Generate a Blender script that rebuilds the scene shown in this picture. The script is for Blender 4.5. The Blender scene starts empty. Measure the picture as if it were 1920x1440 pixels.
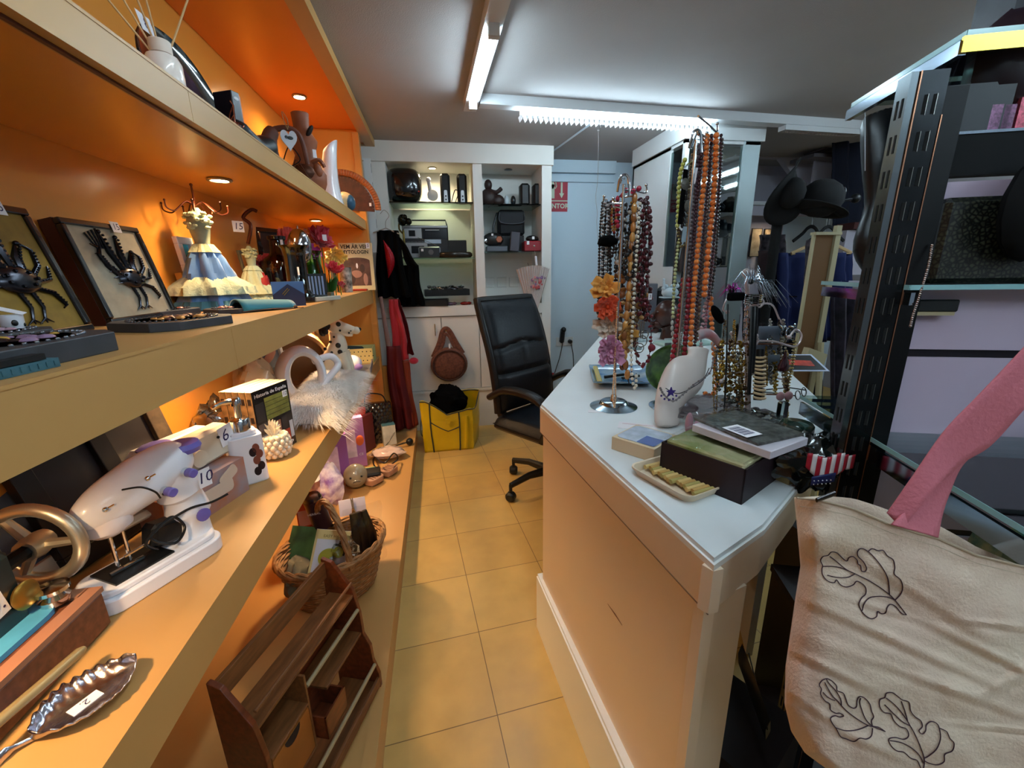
import bpy, math, random
from mathutils import Vector, Matrix, Euler, noise
from math import pi, sin, cos, radians as rad
R = random.Random(7)
SC = bpy.context.scene; COL = SC.collection
PW, PH, FPX, CH = 1920, 1440, 785.0, 1.30
YAW, PIT, ROL = 0.170215, 0.262197, 0.0178507
fw = Vector((sin(YAW)*cos(PIT), cos(YAW)*cos(PIT), -sin(PIT)))
rt = Vector((cos(YAW), -sin(YAW), 0)); dn = fw.cross(rt)
r2 = rt*cos(ROL)+dn*sin(ROL); d2 = dn*cos(ROL)-rt*sin(ROL)
EYE = Vector((0, 0, CH))
cd = bpy.data.cameras.new('camera'); cam = bpy.data.objects.new('camera', cd); COL.objects.link(cam)
m = Matrix((r2, -d2, -fw)).transposed().to_4x4(); m.translation = EYE
cam.matrix_world = m; cd.sensor_width = 36; cd.lens = FPX/PW*36; cd.clip_start = .02
SC.camera = cam
SC.view_settings.view_transform = 'Standard'; SC.view_settings.look = 'None'; SC.view_settings.gamma = 1
SC.view_settings.use_curve_mapping = False; SC.view_settings.exposure = 0.95
w = bpy.data.worlds.new('world'); SC.world = w; w.use_nodes = True
w.node_tree.nodes['Background'].inputs[0].default_value = (.60, .68, .80, 1)
w.node_tree.nodes['Background'].inputs[1].default_value = .17

def ray(px, py): return fw + r2*((px-PW/2)/FPX) + d2*((py-PH/2)/FPX)
def at(px, py, x=None, y=None, z=None, d=None):
    r = ray(px, py)
    t = d if d is not None else (x/r.x if x is not None else (y/r.y if y is not None else (z-CH)/r.z))
    return EYE + r*t
def zat(px, py, p):
    r = ray(px, py); t = math.hypot(p.x, p.y)/math.hypot(r.x, r.y); return CH + t*r.z

def lin(c):
    if isinstance(c, str):
        c = [int(c[i:i+2], 16)/255 for i in (0, 2, 4)]
        c = [v/12.92 if v <= .04045 else ((v+.055)/1.055)**2.4 for v in c]
    return (c[0], c[1], c[2], 1)
MATS = {}
def mat(name, col, rough=.5, metal=0, spec=.5, var=0, vs=8, bump=0, bs=60, em=0, alpha=1, trans=0, sheen=0, col2=None, stretch=(1, 1, 1), coat=0, ior=1.45):
    if name in MATS: return MATS[name]
    M = bpy.data.materials.new(name); M.use_nodes = True; nt = M.node_tree; b = nt.nodes['Principled BSDF']
    c = lin(col); b.inputs['Base Color'].default_value = c
    b.inputs['Roughness'].default_value = rough; b.inputs['Metallic'].default_value = metal
    b.inputs['Specular IOR Level'].default_value = spec; b.inputs['IOR'].default_value = ior
    if alpha < 1: b.inputs['Alpha'].default_value = alpha
    if trans: b.inputs['Transmission Weight'].default_value = trans
    if sheen: b.inputs['Sheen Weight'].default_value = sheen
    if coat: b.inputs['Coat Weight'].default_value = coat
    if em: b.inputs['Emission Color'].default_value = c; b.inputs['Emission Strength'].default_value = em
    if var or bump or col2:
        tc = nt.nodes.new('ShaderNodeTexCoord'); mp = nt.nodes.new('ShaderNodeMapping'); mp.inputs['Scale'].default_value = stretch
        nt.links.new(tc.outputs['Object'], mp.inputs[0])
    if var or col2:
        n = nt.nodes.new('ShaderNodeTexNoise'); n.inputs['Scale'].default_value = vs; n.inputs['Detail'].default_value = 5
        r = nt.nodes.new('ShaderNodeValToRGB'); v = var or .5
        r.color_ramp.elements[0].position = .35; r.color_ramp.elements[1].position = .65
        r.color_ramp.elements[0].color = lin(col2) if col2 else (c[0]*(1-v), c[1]*(1-v), c[2]*(1-v), 1)
        r.color_ramp.elements[1].color = c if col2 else tuple(min(1, k*(1+v*.5)) for k in c[:3])+(1,)
        nt.links.new(mp.outputs[0], n.inputs[0]); nt.links.new(n.outputs[0], r.inputs[0]); nt.links.new(r.outputs[0], b.inputs['Base Color'])
    if bump:
        n2 = nt.nodes.new('ShaderNodeTexNoise'); n2.inputs['Scale'].default_value = bs; n2.inputs['Detail'].default_value = 3
        bp = nt.nodes.new('ShaderNodeBump'); bp.inputs['Strength'].default_value = bump; bp.inputs['Distance'].default_value = .004
        nt.links.new(mp.outputs[0], n2.inputs[0]); nt.links.new(n2.outputs[0], bp.inputs['Height']); nt.links.new(bp.outputs[0], b.inputs['Normal'])
    MATS[name] = M; return M
def glassmat(name, tint, refl=.5, rough=.03):
    if name in MATS: return MATS[name]
    M = bpy.data.materials.new(name); M.use_nodes = True; nt = M.node_tree; nt.nodes.clear()
    o = nt.nodes.new('ShaderNodeOutputMaterial'); mx = nt.nodes.new('ShaderNodeMixShader'); t = nt.nodes.new('ShaderNodeBsdfTransparent')
    g = nt.nodes.new('ShaderNodeBsdfGlossy'); g.inputs['Roughness'].default_value = rough; f = nt.nodes.new('ShaderNodeFresnel'); f.inputs[0].default_value = 1.3+refl*.4
    t.inputs[0].default_value = lin(tint); g.inputs[0].default_value = (.9, .95, .95, 1)
    nt.links.new(f.outputs[0], mx.inputs[0]); nt.links.new(t.outputs[0], mx.inputs[1]); nt.links.new(g.outputs[0], mx.inputs[2]); nt.links.new(mx.outputs[0], o.inputs[0])
    MATS[name] = M; return M

class B:
    def __init__(s): s.v = []; s.f = []; s.m = []; s.sm = []; s.M = Matrix()
    def add(s, vs, fs, mi=0, sm=True):
        k = len(s.v); s.v += [s.M @ Vector(p) for p in vs]
        for f in fs: s.f.append([i+k for i in f]); s.m.append(mi); s.sm.append(sm)
        return s
    def bx(s, x0, x1, y0, y1, z0, z1, mi=0):
        vs = [(x, y, z) for z in (z0, z1) for y in (y0, y1) for x in (x0, x1)]
        return s.add(vs, [(0, 2, 3, 1), (4, 5, 7, 6), (0, 1, 5, 4), (1, 3, 7, 5), (3, 2, 6, 7), (2, 0, 4, 6)], mi, False)
    def cb(s, c, sz, rot=None, mi=0, bev=0):
        k = len(s.v); a, b_, d = sz[0]/2, sz[1]/2, sz[2]/2
        old = s.M; s.M = old @ Matrix.Translation(c) @ (Euler(rot).to_matrix().to_4x4() if rot else Matrix())
        if bev:
            e = min(bev, a*.9, b_*.9, d*.9)
            vs = []; 
            for sx in (-1, 1):
                for sy in (-1, 1):
                    for sz_ in (-1, 1):
                        vs += [(sx*a, sy*(b_-e), sz_*(d-e)), (sx*(a-e), sy*b_, sz_*(d-e)), (sx*(a-e), sy*(b_-e), sz_*d)]
            def I(x, y, z, q): return ((x*2+y)*2+z)*3+q
            fs = []
            fs += [[I(x, 0, 0, 0), I(x, 1, 0, 0), I(x, 1, 1, 0), I(x, 0, 1, 0)][::(1 if x else -1)] for x in (0, 1)]
            fs += [[I(0, y, 0, 1), I(0, y, 1, 1), I(1, y, 1, 1), I(1, y, 0, 1)][::(1 if y else -1)] for y in (0, 1)]
            fs += [[I(0, 0, z, 2), I(1, 0, z, 2), I(1, 1, z, 2), I(0, 1, z, 2)][::(1 if z else -1)] for z in (0, 1)]
            for x in (0, 1):
                for y in (0, 1): fs.append([I(x, y, 0, 0), I(x, y, 1, 0), I(x, y, 1, 1), I(x, y, 0, 1)])
                for z in (0, 1): fs.append([I(x, 0, z, 0), I(x, 1, z, 0), I(x, 1, z, 2), I(x, 0, z, 2)])
            for y in (0, 1):
                for z in (0, 1): fs.append([I(0, y, z, 1), I(1, y, z, 1), I(1, y, z, 2), I(0, y, z, 2)])
            for x in (0, 1):
                for y in (0, 1):
                    for z in (0, 1): fs.append([I(x, y, z, 0), I(x, y, z, 1), I(x, y, z, 2)])
            s.add(vs, fs, mi, False)
        else: s.bx(-a, a, -b_, b_, -d, d, mi)
        s.M = old; return s
    def tube(s, pts, r, n=8, closed=False, caps=True, mi=0, flat=1):
        pts = [Vector(p) for p in pts]; N = len(pts); rs = r if isinstance(r, (list, tuple)) else [r]*N
        vs = []; fs = []; ref = None
        for i, p in enumerate(pts):
            a = pts[(i-1) % N] if (closed or i > 0) else p; b_ = pts[(i+1) % N] if (closed or i < N-1) else p
            t = (b_-a); t = t.normalized() if t.length > 1e-9 else Vector((0, 0, 1))
            if ref is None: ref = Vector((0, 0, 1)) if abs(t.z) < .9 else Vector((1, 0, 0))
            u = ref-t*ref.dot(t); u = u.normalized() if u.length > 1e-6 else t.orthogonal().normalized(); ref = u; w_ = t.cross(u)
            for j in range(n):
                an = 2*pi*j/n; vs.append(p+(u*cos(an)+w_*sin(an)*flat)*rs[i])
        for i in range(N if closed else N-1):
            for j in range(n):
                a = i*n+j; b_ = i*n+(j+1) % n; c = ((i+1) % N)*n+(j+1) % n; d = ((i+1) % N)*n+j; fs.append((a, b_, c, d))
        if caps and not closed: fs.append(list(range(n))[::-1]); fs.append(list(range((N-1)*n, N*n)))
        return s.add(vs, fs, mi)
    def lathe(s, prof, n=24, c=(0, 0, 0), mi=0, sx=1, sy=1, ripple=None, a0=0, a1=2*pi):
        vs = []; fs = []; full = abs(a1-a0-2*pi) < 1e-6; nn = n if full else n+1
        for r, z in prof:
            for j in range(nn):
                an = a0+(a1-a0)*j/n; rr = r*(ripple(an, z) if ripple else 1); vs.append((c[0]+rr*cos(an)*sx, c[1]+rr*sin(an)*sy, c[2]+z))
        for i in range(len(prof)-1):
            for j in range(n):
                k = (j+1) % nn; fs.append((i*nn+j, i*nn+k, (i+1)*nn+k, (i+1)*nn+j))
        if full and prof[0][0] > 1e-5: fs.append(list(range(nn))[::-1])
        if full and prof[-1][0] > 1e-5: fs.append(list(range((len(prof)-1)*nn, len(prof)*nn)))
        return s.add(vs, fs, mi)
    def ball(s, c, r, sc=(1, 1, 1), u=10, v=7, mi=0, rot=None):
        old = s.M; s.M = old @ Matrix.Translation(c) @ (Euler(rot).to_matrix().to_4x4() if rot else Matrix())
        vs = [(0, 0, -r*sc[2])]; fs = []
        for i in range(1, v):
            a = -pi/2+pi*i/v
            for j in range(u): b_ = 2*pi*j/u; vs.append((r*cos(a)*cos(b_)*sc[0], r*cos(a)*sin(b_)*sc[1], r*sin(a)*sc[2]))
        vs.append((0, 0, r*sc[2])); L = len(vs)-1
        for j in range(u): fs.append((0, 1+(j+1) % u, 1+j)); fs.append((L, L-u+j, L-u+(j+1) % u))
        for i in range(v-2):
            for j in range(u): a = 1+i*u; fs.append((a+j, a+(j+1) % u, a+u+(j+1) % u, a+u+j))
        s.add(vs, fs, mi); s.M = old; return s
    def prism(s, poly, z0, z1, mi=0, sm=False):
        n = len(poly); vs = [(x, y, z0) for x, y in poly]+[(x, y, z1) for x, y in poly]
        fs = [list(range(n))[::-1], list(range(n, 2*n))]+[(i, (i+1) % n, n+(i+1) % n, n+i) for i in range(n)]
        return s.add(vs, fs, mi, sm)
    def grid(s, fn, nu, nv, mi=0, th=0):
        vs = [fn(i/nu, j/nv) for j in range(nv+1) for i in range(nu+1)]
        fs = [(j*(nu+1)+i, j*(nu+1)+i+1, (j+1)*(nu+1)+i+1, (j+1)*(nu+1)+i) for j in range(nv) for i in range(nu)]
        return s.add(vs, fs, mi)
    def quad(s, a, b_, c, d, mi=0): return s.add([a, b_, c, d], [(0, 1, 2, 3)], mi, False)
    def text(s, t, size, mx=Matrix(), mi=1, ext=0, align='CENTER', shear=0, bold=0):
        cu = bpy.data.curves.new('t', 'FONT'); cu.body = t; cu.size = size; cu.align_x = align; cu.align_y = 'CENTER'; cu.extrude = ext; cu.shear = shear; cu.offset = bold; cu.resolution_u = 2
        o = bpy.data.objects.new('t', cu); me = bpy.data.meshes.new_from_object(o)
        old = s.M; s.M = old @ mx; s.add([v.co for v in me.vertices], [list(p.vertices) for p in me.polygons], mi, False); s.M = old
        bpy.data.objects.remove(o); bpy.data.curves.remove(cu); bpy.data.meshes.remove(me); return s
    def make(s, name, mats, parent=None, solid=0, bev=0, sub=0, ang=40):
        me = bpy.data.meshes.new(name); me.from_pydata([tuple(v) for v in s.v], [], s.f)
        if not isinstance(mats, (list, tuple)): mats = [mats]
        for k in mats: me.materials.append(k)
        for p, mi, sm in zip(me.polygons, s.m, s.sm): p.material_index = min(mi, len(mats)-1); p.use_smooth = sm
        if any(s.sm): me.set_sharp_from_angle(angle=rad(ang))
        me.update(); o = bpy.data.objects.new(name, me); COL.objects.link(o)
        if parent: o.parent = parent
        if solid: q = o.modifiers.new('solid', 'SOLIDIFY'); q.thickness = solid; q.offset = 0
        if bev: q = o.modifiers.new('bev', 'BEVEL'); q.width = bev; q.segments = 2; q.limit_method = 'ANGLE'
        if sub: q = o.modifiers.new('sub', 'SUBSURF'); q.levels = sub; q.render_levels = sub
        return o
def tag(o, label=None, cat=None, group=None, kind=None):
    if label: o['label'] = label
    if cat: o['category'] = cat
    if group: o['group'] = group
    if kind: o['kind'] = kind
    return o
def struct(b, name, m, **k): return tag(b.make(name, m, **k), kind='structure')
def thing(name, label, cat, loc=(0, 0, 0), rz=0, group=None, rot=None):
    o = bpy.data.objects.new(name, None); COL.objects.link(o); o.empty_display_size = .05; o.location = loc
    o.rotation_euler = rot if rot else (0, 0, rz)
    return tag(o, label, cat, group)
def dup(root, loc, rz=None, label=None, group=None, rot=None):
    r = root.copy(); COL.objects.link(r); r.location = loc
    if rz is not None: r.rotation_euler = (0, 0, rz)
    if rot: r.rotation_euler = rot
    if label: r['label'] = label
    if group: r['group'] = group
    for ch in list(root.children):
        c = ch.copy(); COL.objects.link(c); c.parent = r
        for g in list(ch.children): d = g.copy(); COL.objects.link(d); d.parent = c
    return r
T3 = Matrix.Translation
def RX(a): return Matrix.Rotation(a, 4, 'X')
def RY(a): return Matrix.Rotation(a, 4, 'Y')
def RZ(a): return Matrix.Rotation(a, 4, 'Z')
def crv(pts, n=8, closed=False):     # Catmull-Rom through points
    P = [Vector(p) for p in pts]; out = []; N = len(P)
    for i in range(N if closed else N-1):
        g = (lambda k: P[k % N]) if closed else (lambda k: P[max(0, min(N-1, k))])
        a, b_, c, d = g(i-1), g(i), g(i+1), g(i+2)
        for j in range(n):
            t = j/n; out.append(.5*((2*b_)+(c-a)*t+(2*a-5*b_+4*c-d)*t*t+(3*b_-a-3*c+d)*t**3))
    if not closed: out.append(P[-1])
    return out
def rrect(w_, h, r, n=4):
    o = []
    for cx, cy, a0 in ((w_/2-r, h/2-r, 0), (-w_/2+r, h/2-r, pi/2), (-w_/2+r, -h/2+r, pi), (w_/2-r, -h/2+r, 3*pi/2)):
        for k in range(n+1): a = a0+pi/2*k/n; o.append((cx+r*cos(a), cy+r*sin(a)))
    return o
def price(parent, t, mx, w_=.022, h=.018, ink='2a2050'):
    b = B(); b.M = mx; b.cb((0, 0, 0), (w_, h, .0006)); b.text(t, h*.85, T3((0, 0, .0007)), 1, shear=.15)
    o = b.make('price_tag', [mat('paper white', 'e8e6ea', .8), mat('ink '+ink, ink, .7)], parent); o['label'] = 'small white handwritten price label'; return o
# recurring materials
WHITE = mat('white laminate', 'd8dcdc', .45, var=.04, vs=3)
CHROME = mat('chrome', 'd0d4d8', .12, 1); BLACK = mat('black plastic', '101214', .4); DARKM = mat('dark metal', '2a2c30', .3, .9)
GLASS = glassmat('clear glass', 'f2f8f6', .5); TGLASS = glassmat('green edged glass', 'dcece8', .6)
PLASTIC = glassmat('clear plastic film', 'f2f2f2', .6, .12)
BOARD = mat('cream laminate', 'be9054', .42, var=.03, vs=2); ORANGE = mat('orange laminate', 'da9038', .30, var=.05, vs=1.5, spec=.55)
CZ = 2.22
# ---- floor tiles (rotated a few degrees to the furniture) ----
fm = mat('floor tile', 'cdb583', .32, spec=.5); nt = fm.node_tree; bb = nt.nodes['Principled BSDF']
tc = nt.nodes.new('ShaderNodeTexCoord'); mp = nt.nodes.new('ShaderNodeMapping'); br = nt.nodes.new('ShaderNodeTexBrick')
p0 = at(932.6, 1340.8, z=0); TA = rad(4.69)
mp.vector_type = 'TEXTURE'; mp.inputs['Location'].default_value = (p0.x, p0.y, 0); mp.inputs['Rotation'].default_value = (0, 0, TA)
br.offset = 0; br.squash = 1; br.inputs['Scale'].default_value = 1; br.inputs['Mortar Size'].default_value = .0016; br.inputs['Mortar Smooth'].default_value = .3
br.inputs['Brick Width'].default_value = .333; br.inputs['Row Height'].default_value = .316
br.inputs['Color1'].default_value = lin('dab468'); br.inputs['Color2'].default_value = lin('d2aa60'); br.inputs['Mortar'].default_value = lin('7a5f34')
ns = nt.nodes.new('ShaderNodeTexNoise'); ns.inputs['Scale'].default_value = 9; ns.inputs['Detail'].default_value = 7
mx = nt.nodes.new('ShaderNodeMix'); mx.data_type = 'RGBA'; mx.blend_type = 'MULTIPLY'; mx.inputs[0].default_value = .35
nt.links.new(tc.outputs['Object'], mp.inputs[0]); nt.links.new(mp.outputs[0], br.inputs[0]); nt.links.new(tc.outputs['Object'], ns.inputs[0])
nt.links.new(br.outputs[0], mx.inputs[6]); nt.links.new(ns.outputs[0], mx.inputs[7]); nt.links.new(mx.outputs[2], bb.inputs['Base Color'])
rr = nt.nodes.new('ShaderNodeMapRange'); rr.inputs[3].default_value = .2; rr.inputs[4].default_value = .5; nt.links.new(ns.outputs[0], rr.inputs[0]); nt.links.new(rr.outputs[0], bb.inputs['Roughness'])
X0, X1, Y0, Y1 = -.86, 4.2, -2.6, 3.87
struct(B().bx(X0-.1, X1+.1, Y0-.1, Y1+.1, -.06, 0), 'floor', fm)
ceilm = mat('grey painted ceiling', 'a09c9a', .8, var=.03, vs=3, bump=.25, bs=240)
struct(B().bx(X0-.1, X1+.1, Y0-.1, Y1+.1, CZ, CZ+.06), 'ceiling', ceilm)
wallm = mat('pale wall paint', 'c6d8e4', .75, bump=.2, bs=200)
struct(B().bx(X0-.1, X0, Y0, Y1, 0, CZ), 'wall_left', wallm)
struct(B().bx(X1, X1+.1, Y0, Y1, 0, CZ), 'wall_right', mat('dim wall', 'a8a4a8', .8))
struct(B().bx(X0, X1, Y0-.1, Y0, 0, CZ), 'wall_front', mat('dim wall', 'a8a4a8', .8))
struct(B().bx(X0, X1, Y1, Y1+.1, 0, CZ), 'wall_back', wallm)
b = B(); b.bx(.93, 1.62, Y1-.05, Y1-.001, CZ-.10, CZ-.001); b.bx(.93, 1.62, Y1-.03, Y1-.001, CZ-.17, CZ-.115); struct(b, 'trim_1', wallm)
# ceiling seam strip from cabinet to light rail
a, c = at(1037, 283, z=CZ-.004), at(1116, 226, z=CZ-.004)
b = B(); b.tube([a, c], .008, 4); struct(b, 'trim_2', wallm)
# ---- fluorescent fixtures ----
LED = bpy.data.materials.new('cool tube light'); LED.use_nodes = True; q = LED.node_tree.nodes['Principled BSDF']
q.inputs['Base Color'].default_value = (1, 1, 1, 1); q.inputs['Emission Color'].default_value = (.66, .87, 1, 1); q.inputs['Emission Strength'].default_value = 24
castm = mat('light rail casing', 'c4c6c8', .5)
def fixture(label, p, q_, tubes, grid_=True):
    p = Vector(p); q_ = Vector(q_); L = (q_-p).length; rz = math.atan2(q_.y-p.y, q_.x-p.x)
    t = thing('ceiling_light_rail', label, 'ceiling light', p, rz)
    B().bx(0, L, -.035, .035, -.05, 0).make('casing', castm, t)
    for a0, a1, on in tubes:
        if on:
            B().tube([(a0, 0, -.070), (a1, 0, -.070)], .019 if grid_ else .016, 12).make('light_tube', LED, t)
            b = B(); n = int((a1-a0)/.03)
            if grid_:
                for k in range(n+1): x = a0+(a1-a0)*k/n; b.add([(x-.009, -.026, -.088), (x+.009, -.026, -.088), (x, -.026, -.112), (x-.009, .026, -.088), (x+.009, .026, -.088), (x, .026, -.112)], [(0, 1, 2), (3, 5, 4), (0, 2, 5, 3), (1, 4, 5, 2)], 0, False)
                b.make('louvre', mat('bright louvre white', 'f0f6fa', .3), t)
            else:
                b.bx(a0-.03, a0, -.02, .02, -.09, -.045); b.bx(a1, a1+.03, -.02, .02, -.09, -.045); b.make('tube_holder', castm, t)
        else:
            b = B(); n = int((a1-a0)/.025); b.bx(a0, a1, -.03, -.026, -.08, -.05); b.bx(a0, a1, .026, .03, -.08, -.05)
            for k in range(n+1): x = a0+(a1-a0)*k/n; b.bx(x-.002, x+.002, -.026, .026, -.08, -.052)
            b.make('louvre', castm, t)
fixture('fluorescent strip running away from the viewer along the ceiling near the shelving', (.345, -1.9, CZ), (.245, 2.66, CZ), [(.2, 1.4, 1), (1.75, 2.95, 1), (3.71, 4.40, 1)], False)  # rearmost tube, out of view, is added to brighten the tote bag
fixture('fluorescent strip across the ceiling with lit toothed louvre above the necklaces', (.29, 2.57, CZ), (3.1, 2.70, CZ), [(.23, 1.42, 1), (1.95, 2.55, 0)])
fixture('added fill strip on the ceiling near the unseen shop entrance', (1.1, -1.6, CZ), (3.0, -1.6, CZ), [(.1, .85, 1), (1.0, 1.75, 1)], False)  # unseen lamp added behind the viewer to light fronts on the right
fixture('added fill strip on the ceiling just behind the viewer', (.9, -.9, CZ), (2.1, -.9, CZ), [(.1, 1.1, 1)], False)  # unseen lamp added as extra front fill
fixture('added far right ceiling strip hidden past the slotted shelving unit', (3.2, .9, CZ), (3.2, 2.3, CZ), [(.1, 1.3, 1)], False)  # lamp added out of view to light the right and back zone
fixture('added short ceiling strip over the clothes rail hidden by the shelving unit', (2.75, .7, CZ), (2.75, 2.05, CZ), [(.1, 1.25, 1)], False)  # hidden lamp added to brighten the niche wall
# ---- spotlights ----
BULB = bpy.data.materials.new('warm spot glow'); BULB.use_nodes = True; q = BULB.node_tree.nodes['Principled BSDF']
q.inputs['Emission Color'].default_value = (1, .78, .5, 1); q.inputs['Emission Strength'].default_value = 30
RIM = mat('spotlight rim', 'a8a090', .3, .8)
def spot(p, label, power=9, col=(1, .64, .31), size=150):
    t = thing('recessed_spotlight', label, 'spotlight', p, 0, None)
    B().lathe([(.026, -.001), (.034, -.001), (.036, -.005), (.034, -.008), (.027, -.008), (.026, -.004)], 24).make('rim', RIM, t)
    B().lathe([(0, -.004), (.0265, -.004)], 20).make('bulb', BULB, t)
    if power:
        ld = bpy.data.lights.new('spot_lamp', 'SPOT'); ld.energy = power; ld.color = col; ld.spot_size = rad(size); ld.spot_blend = .8; ld.shadow_soft_size = .02
        lo = bpy.data.objects.new('spot_lamp', ld); COL.objects.link(lo); lo.parent = t; lo.location = (0, 0, -.02)
# ---- left shelving ----
K, BX, YE, YS = -.44, -.83, 3.12, -.6
tag(B().bx(BX-.02, BX-.001, YS, YE, 0, CZ-.02).make('back_panel', ORANGE), 'orange panelled back wall behind all the shelves', 'wall panel')
def shelf(z0, z1, joints, label, dz=.012):
    b = B(); b.bx(BX, K-.02, YS, YE, z0+dz, z1-.001, 1); b.bx(BX, K-.018, YS, YE, z1-.001, z1, 0)
    ys = [YS]+joints+[YE]
    for a, c in zip(ys[:-1], ys[1:]): b.bx(K-.018, K, a+.0007, c-.0007, z0, z1, 0)
    b.bx(K-.012, K+.001, YS, YE, z1-.004, z1+.001, 0); b.bx(K-.024, K-.0175, YS, YE, z0-.004, z0+.01, 2); b.bx(K-.030, K-.024, YS, YE, z0-.002, z0+.012, 0)  # dark brown strip paints the shadow gap under the fascia
    return tag(b.make('shelf', [BOARD, ORANGE, mat('shadow gap brown', '5c2c18', .5)]), label, 'shelf')
shelf(1.588, 1.645, [1.0], 'top shelf with thin cream edge under the clay figures'); shelf(1.105, 1.196, [at(438, 640, x=K).y], 'second shelf with thick cream edge carrying the framed relief tiles'); shelf(.632, .721, [1.7], 'third shelf down carrying the sewing machines and white fur')
b = B(); b.bx(BX, -.225, YS, 3.3, 0, .098); b.bx(-.26, -.225, YS, 3.3, .098, .103); tag(b.make('shelf', [BOARD, ORANGE]), 'lowest deep plinth shelf carrying the wooden rack and wicker basket', 'shelf')
b = B(); b.bx(BX, K+.02, YS, 3.44, CZ-.03, CZ-.021, 0); U = tag(b.make('canopy', mat('deep orange laminate', 'e07c24', .3, var=.05, vs=1.5)), 'orange canopy board with a spotlight above the top shelf', 'canopy')
b = B(); b.bx(-.435, -.37, YS, 3.44, CZ-.045, CZ-.001); b.make('canopy_edge', BOARD, U)
EP = tag(B().bx(BX, K+.0, YE, YE+.05, .0, CZ-.031).make('end_panel', ORANGE), 'tall orange end panel closing the shelves at the back', 'panel')
B().bx(K-.03, K+.008, YE-.01, YE+.055, .1, CZ-.045).make('edge_strip', mat('orange edge strip', 'd08a3c', .4), EP)
tag(B().bx(BX, -.33, YE+.12, YE+.16, .0, .62).make('lower_end_panel', mat('orange edge strip', 'd08a3c', .4)), 'low orange board behind the red robe hem', 'panel')
spot(at(561, 180, z=CZ-.03), 'bright round spotlight in the top canopy above the clay figures', 9)
p = at(411, 335, z=1.588+.012); spot(p, 'bright round spotlight right above the jewellery mannequin hooks', 7)
p2 = at(592, 412, z=1.6); spot(p2, 'round spotlight under the top shelf above the fabric flowers', 6)
for k, (yy, pw) in enumerate(((.42, 6), (1.35, 7), (2.4, 7))): spot((-.60, yy, 1.105+.012), ['hidden round spotlight under the middle shelf above the leaf dish', 'hidden round spotlight under the middle shelf above the boxed machine', 'hidden round spotlight under the middle shelf above the dog figurine'][k], pw)
for k, (yy, pw) in enumerate(((1.75, 6.5), (2.6, 6.5))): spot((-.53, yy, .632+.012), ['hidden round spotlight under the third shelf above the wicker basket', 'hidden round spotlight under the third shelf above the purple boxes'][k], pw)
# metal slotted strip + wall strip beyond end panel
sl = thing('slotted_wall_upright', 'white slotted upright fixed beyond the orange end panel', 'upright', (-.44, 3.30, 1.45))
b = B(); b.bx(0, .045, 0, .03, 0, .62); b.make('channel', WHITE, sl)
b = B()
for k in range(5): b.bx(.045, .0455, .008, .022, .05+k*.12, .11+k*.12)
b.make('slot', BLACK, sl)['label'] = 'dark slots down one side'
CY = 3.45
W2 = mat('white cabinet paint', 'dcdad4', .5, var=.03, vs=4)
cab = thing('built_in_cabinet', 'white built-in cabinet with two open niches, cupboard doors and drawers', 'cabinet', (0, 0, 0))
CX0, CX1, CXM = -.62, .93, .365
nz1 = 2.09; cb_ = 3.84
def at_c(px, py, dy=0): return at(px, py, y=CY+dy)
xa = at_c(730, 400).x; xb = at_c(889, 400).x; xc = at_c(906, 400).x; xd = at_c(1016, 400).x; xe = at_c(1034, 400).x
b = B(); b.bx(CX0, xa, CY, cb_, 1.045, nz1); b.bx(xb, xc, CY, cb_, 1.045, nz1); b.bx(xd, xe, CY, cb_, 0, nz1)
b.bx(CX0, xe, cb_-.02, cb_, 1.045, nz1); b.bx(CX0, xe, CY, cb_, nz1, nz1+.02)
b.make('frame', W2, cab)
B().bx(CX0, xe+.01, CY-.02, CY+.03, nz1-.005, CZ-.001).make('lintel', W2, cab)
B().bx(CX0, xd, CY-.02, cb_, .965, 1.045).make('worktop', W2, cab)
b = B(); b.bx(CX0, xd, CY+.02, cb_, .33, .965); b.make('carcass', W2, cab)
B().bx(CX0, xe, CY+.0, cb_, 0, .33).make('plinth', W2, cab)
B().bx(CX0, xd+.01, CY-.012, CY+.01, .325, .345).make('plinth_moulding', W2, cab)
g1, g2 = at_c(829, 640).x, at_c(900, 665).x
for a, c in ((CX0, g1-.003), (g1+.003, g2-.003), (g2+.003, g2+.26)):
    d = B().bx(a+.002, c, CY-.002, CY+.018, .35, .958).make('door', W2, cab)
    if c == g1-.003:
        h = B(); h.tube([(g1-.05, CY-.002, .90), (g1-.05, CY-.02, .89), (g1-.05, CY-.02, .82), (g1-.05, CY-.002, .81)], .004, 6); h.make('handle', mat('brass', 'b08850', .3, .9), d)
zs = [.955, .84, .73, .62, .50, .35]
for k in range(5): B().bx(g2+.27, xd-.003, CY-.002, CY+.018, zs[k+1]+.003, zs[k]-.003).make('drawer', W2, cab)
def gshelf(x0, x1, z, label):
    b = B(); b.bx(x0+.003, x1-.003, CY+.03, cb_-.03, z-.008, z); return tag(b.make('glass_shelf', TGLASS), label, 'glass shelf')
G1 = zat(800, 376, at_c(800, 376)); G2 = at_c(820, 483).z; G3 = at_c(960, 380).z; G4 = at_c(960, 472).z
gshelf(xa, xb, at_c(810, 377).z, 'upper glass shelf of the lit left niche'); gshelf(xa, xb, at_c(820, 483).z, 'lower glass shelf of the lit left niche under the radio'); gshelf(xc, xd, at_c(955, 381).z, 'upper glass shelf of the unlit right niche'); gshelf(xc, xd, at_c(965, 471).z, 'lower glass shelf of the unlit right niche under the red tin')
spot(Vector(((xa+xb)/2+.02, 3.62, nz1-.001)), 'lit spotlight in the top of the left wall niche', 7, (1, .80, .50), 165)
t = thing('recessed_spotlight', 'unlit dark spotlight in the top of the right wall niche', 'spotlight', ((xc+xd)/2, 3.62, nz1-.001))
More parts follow.
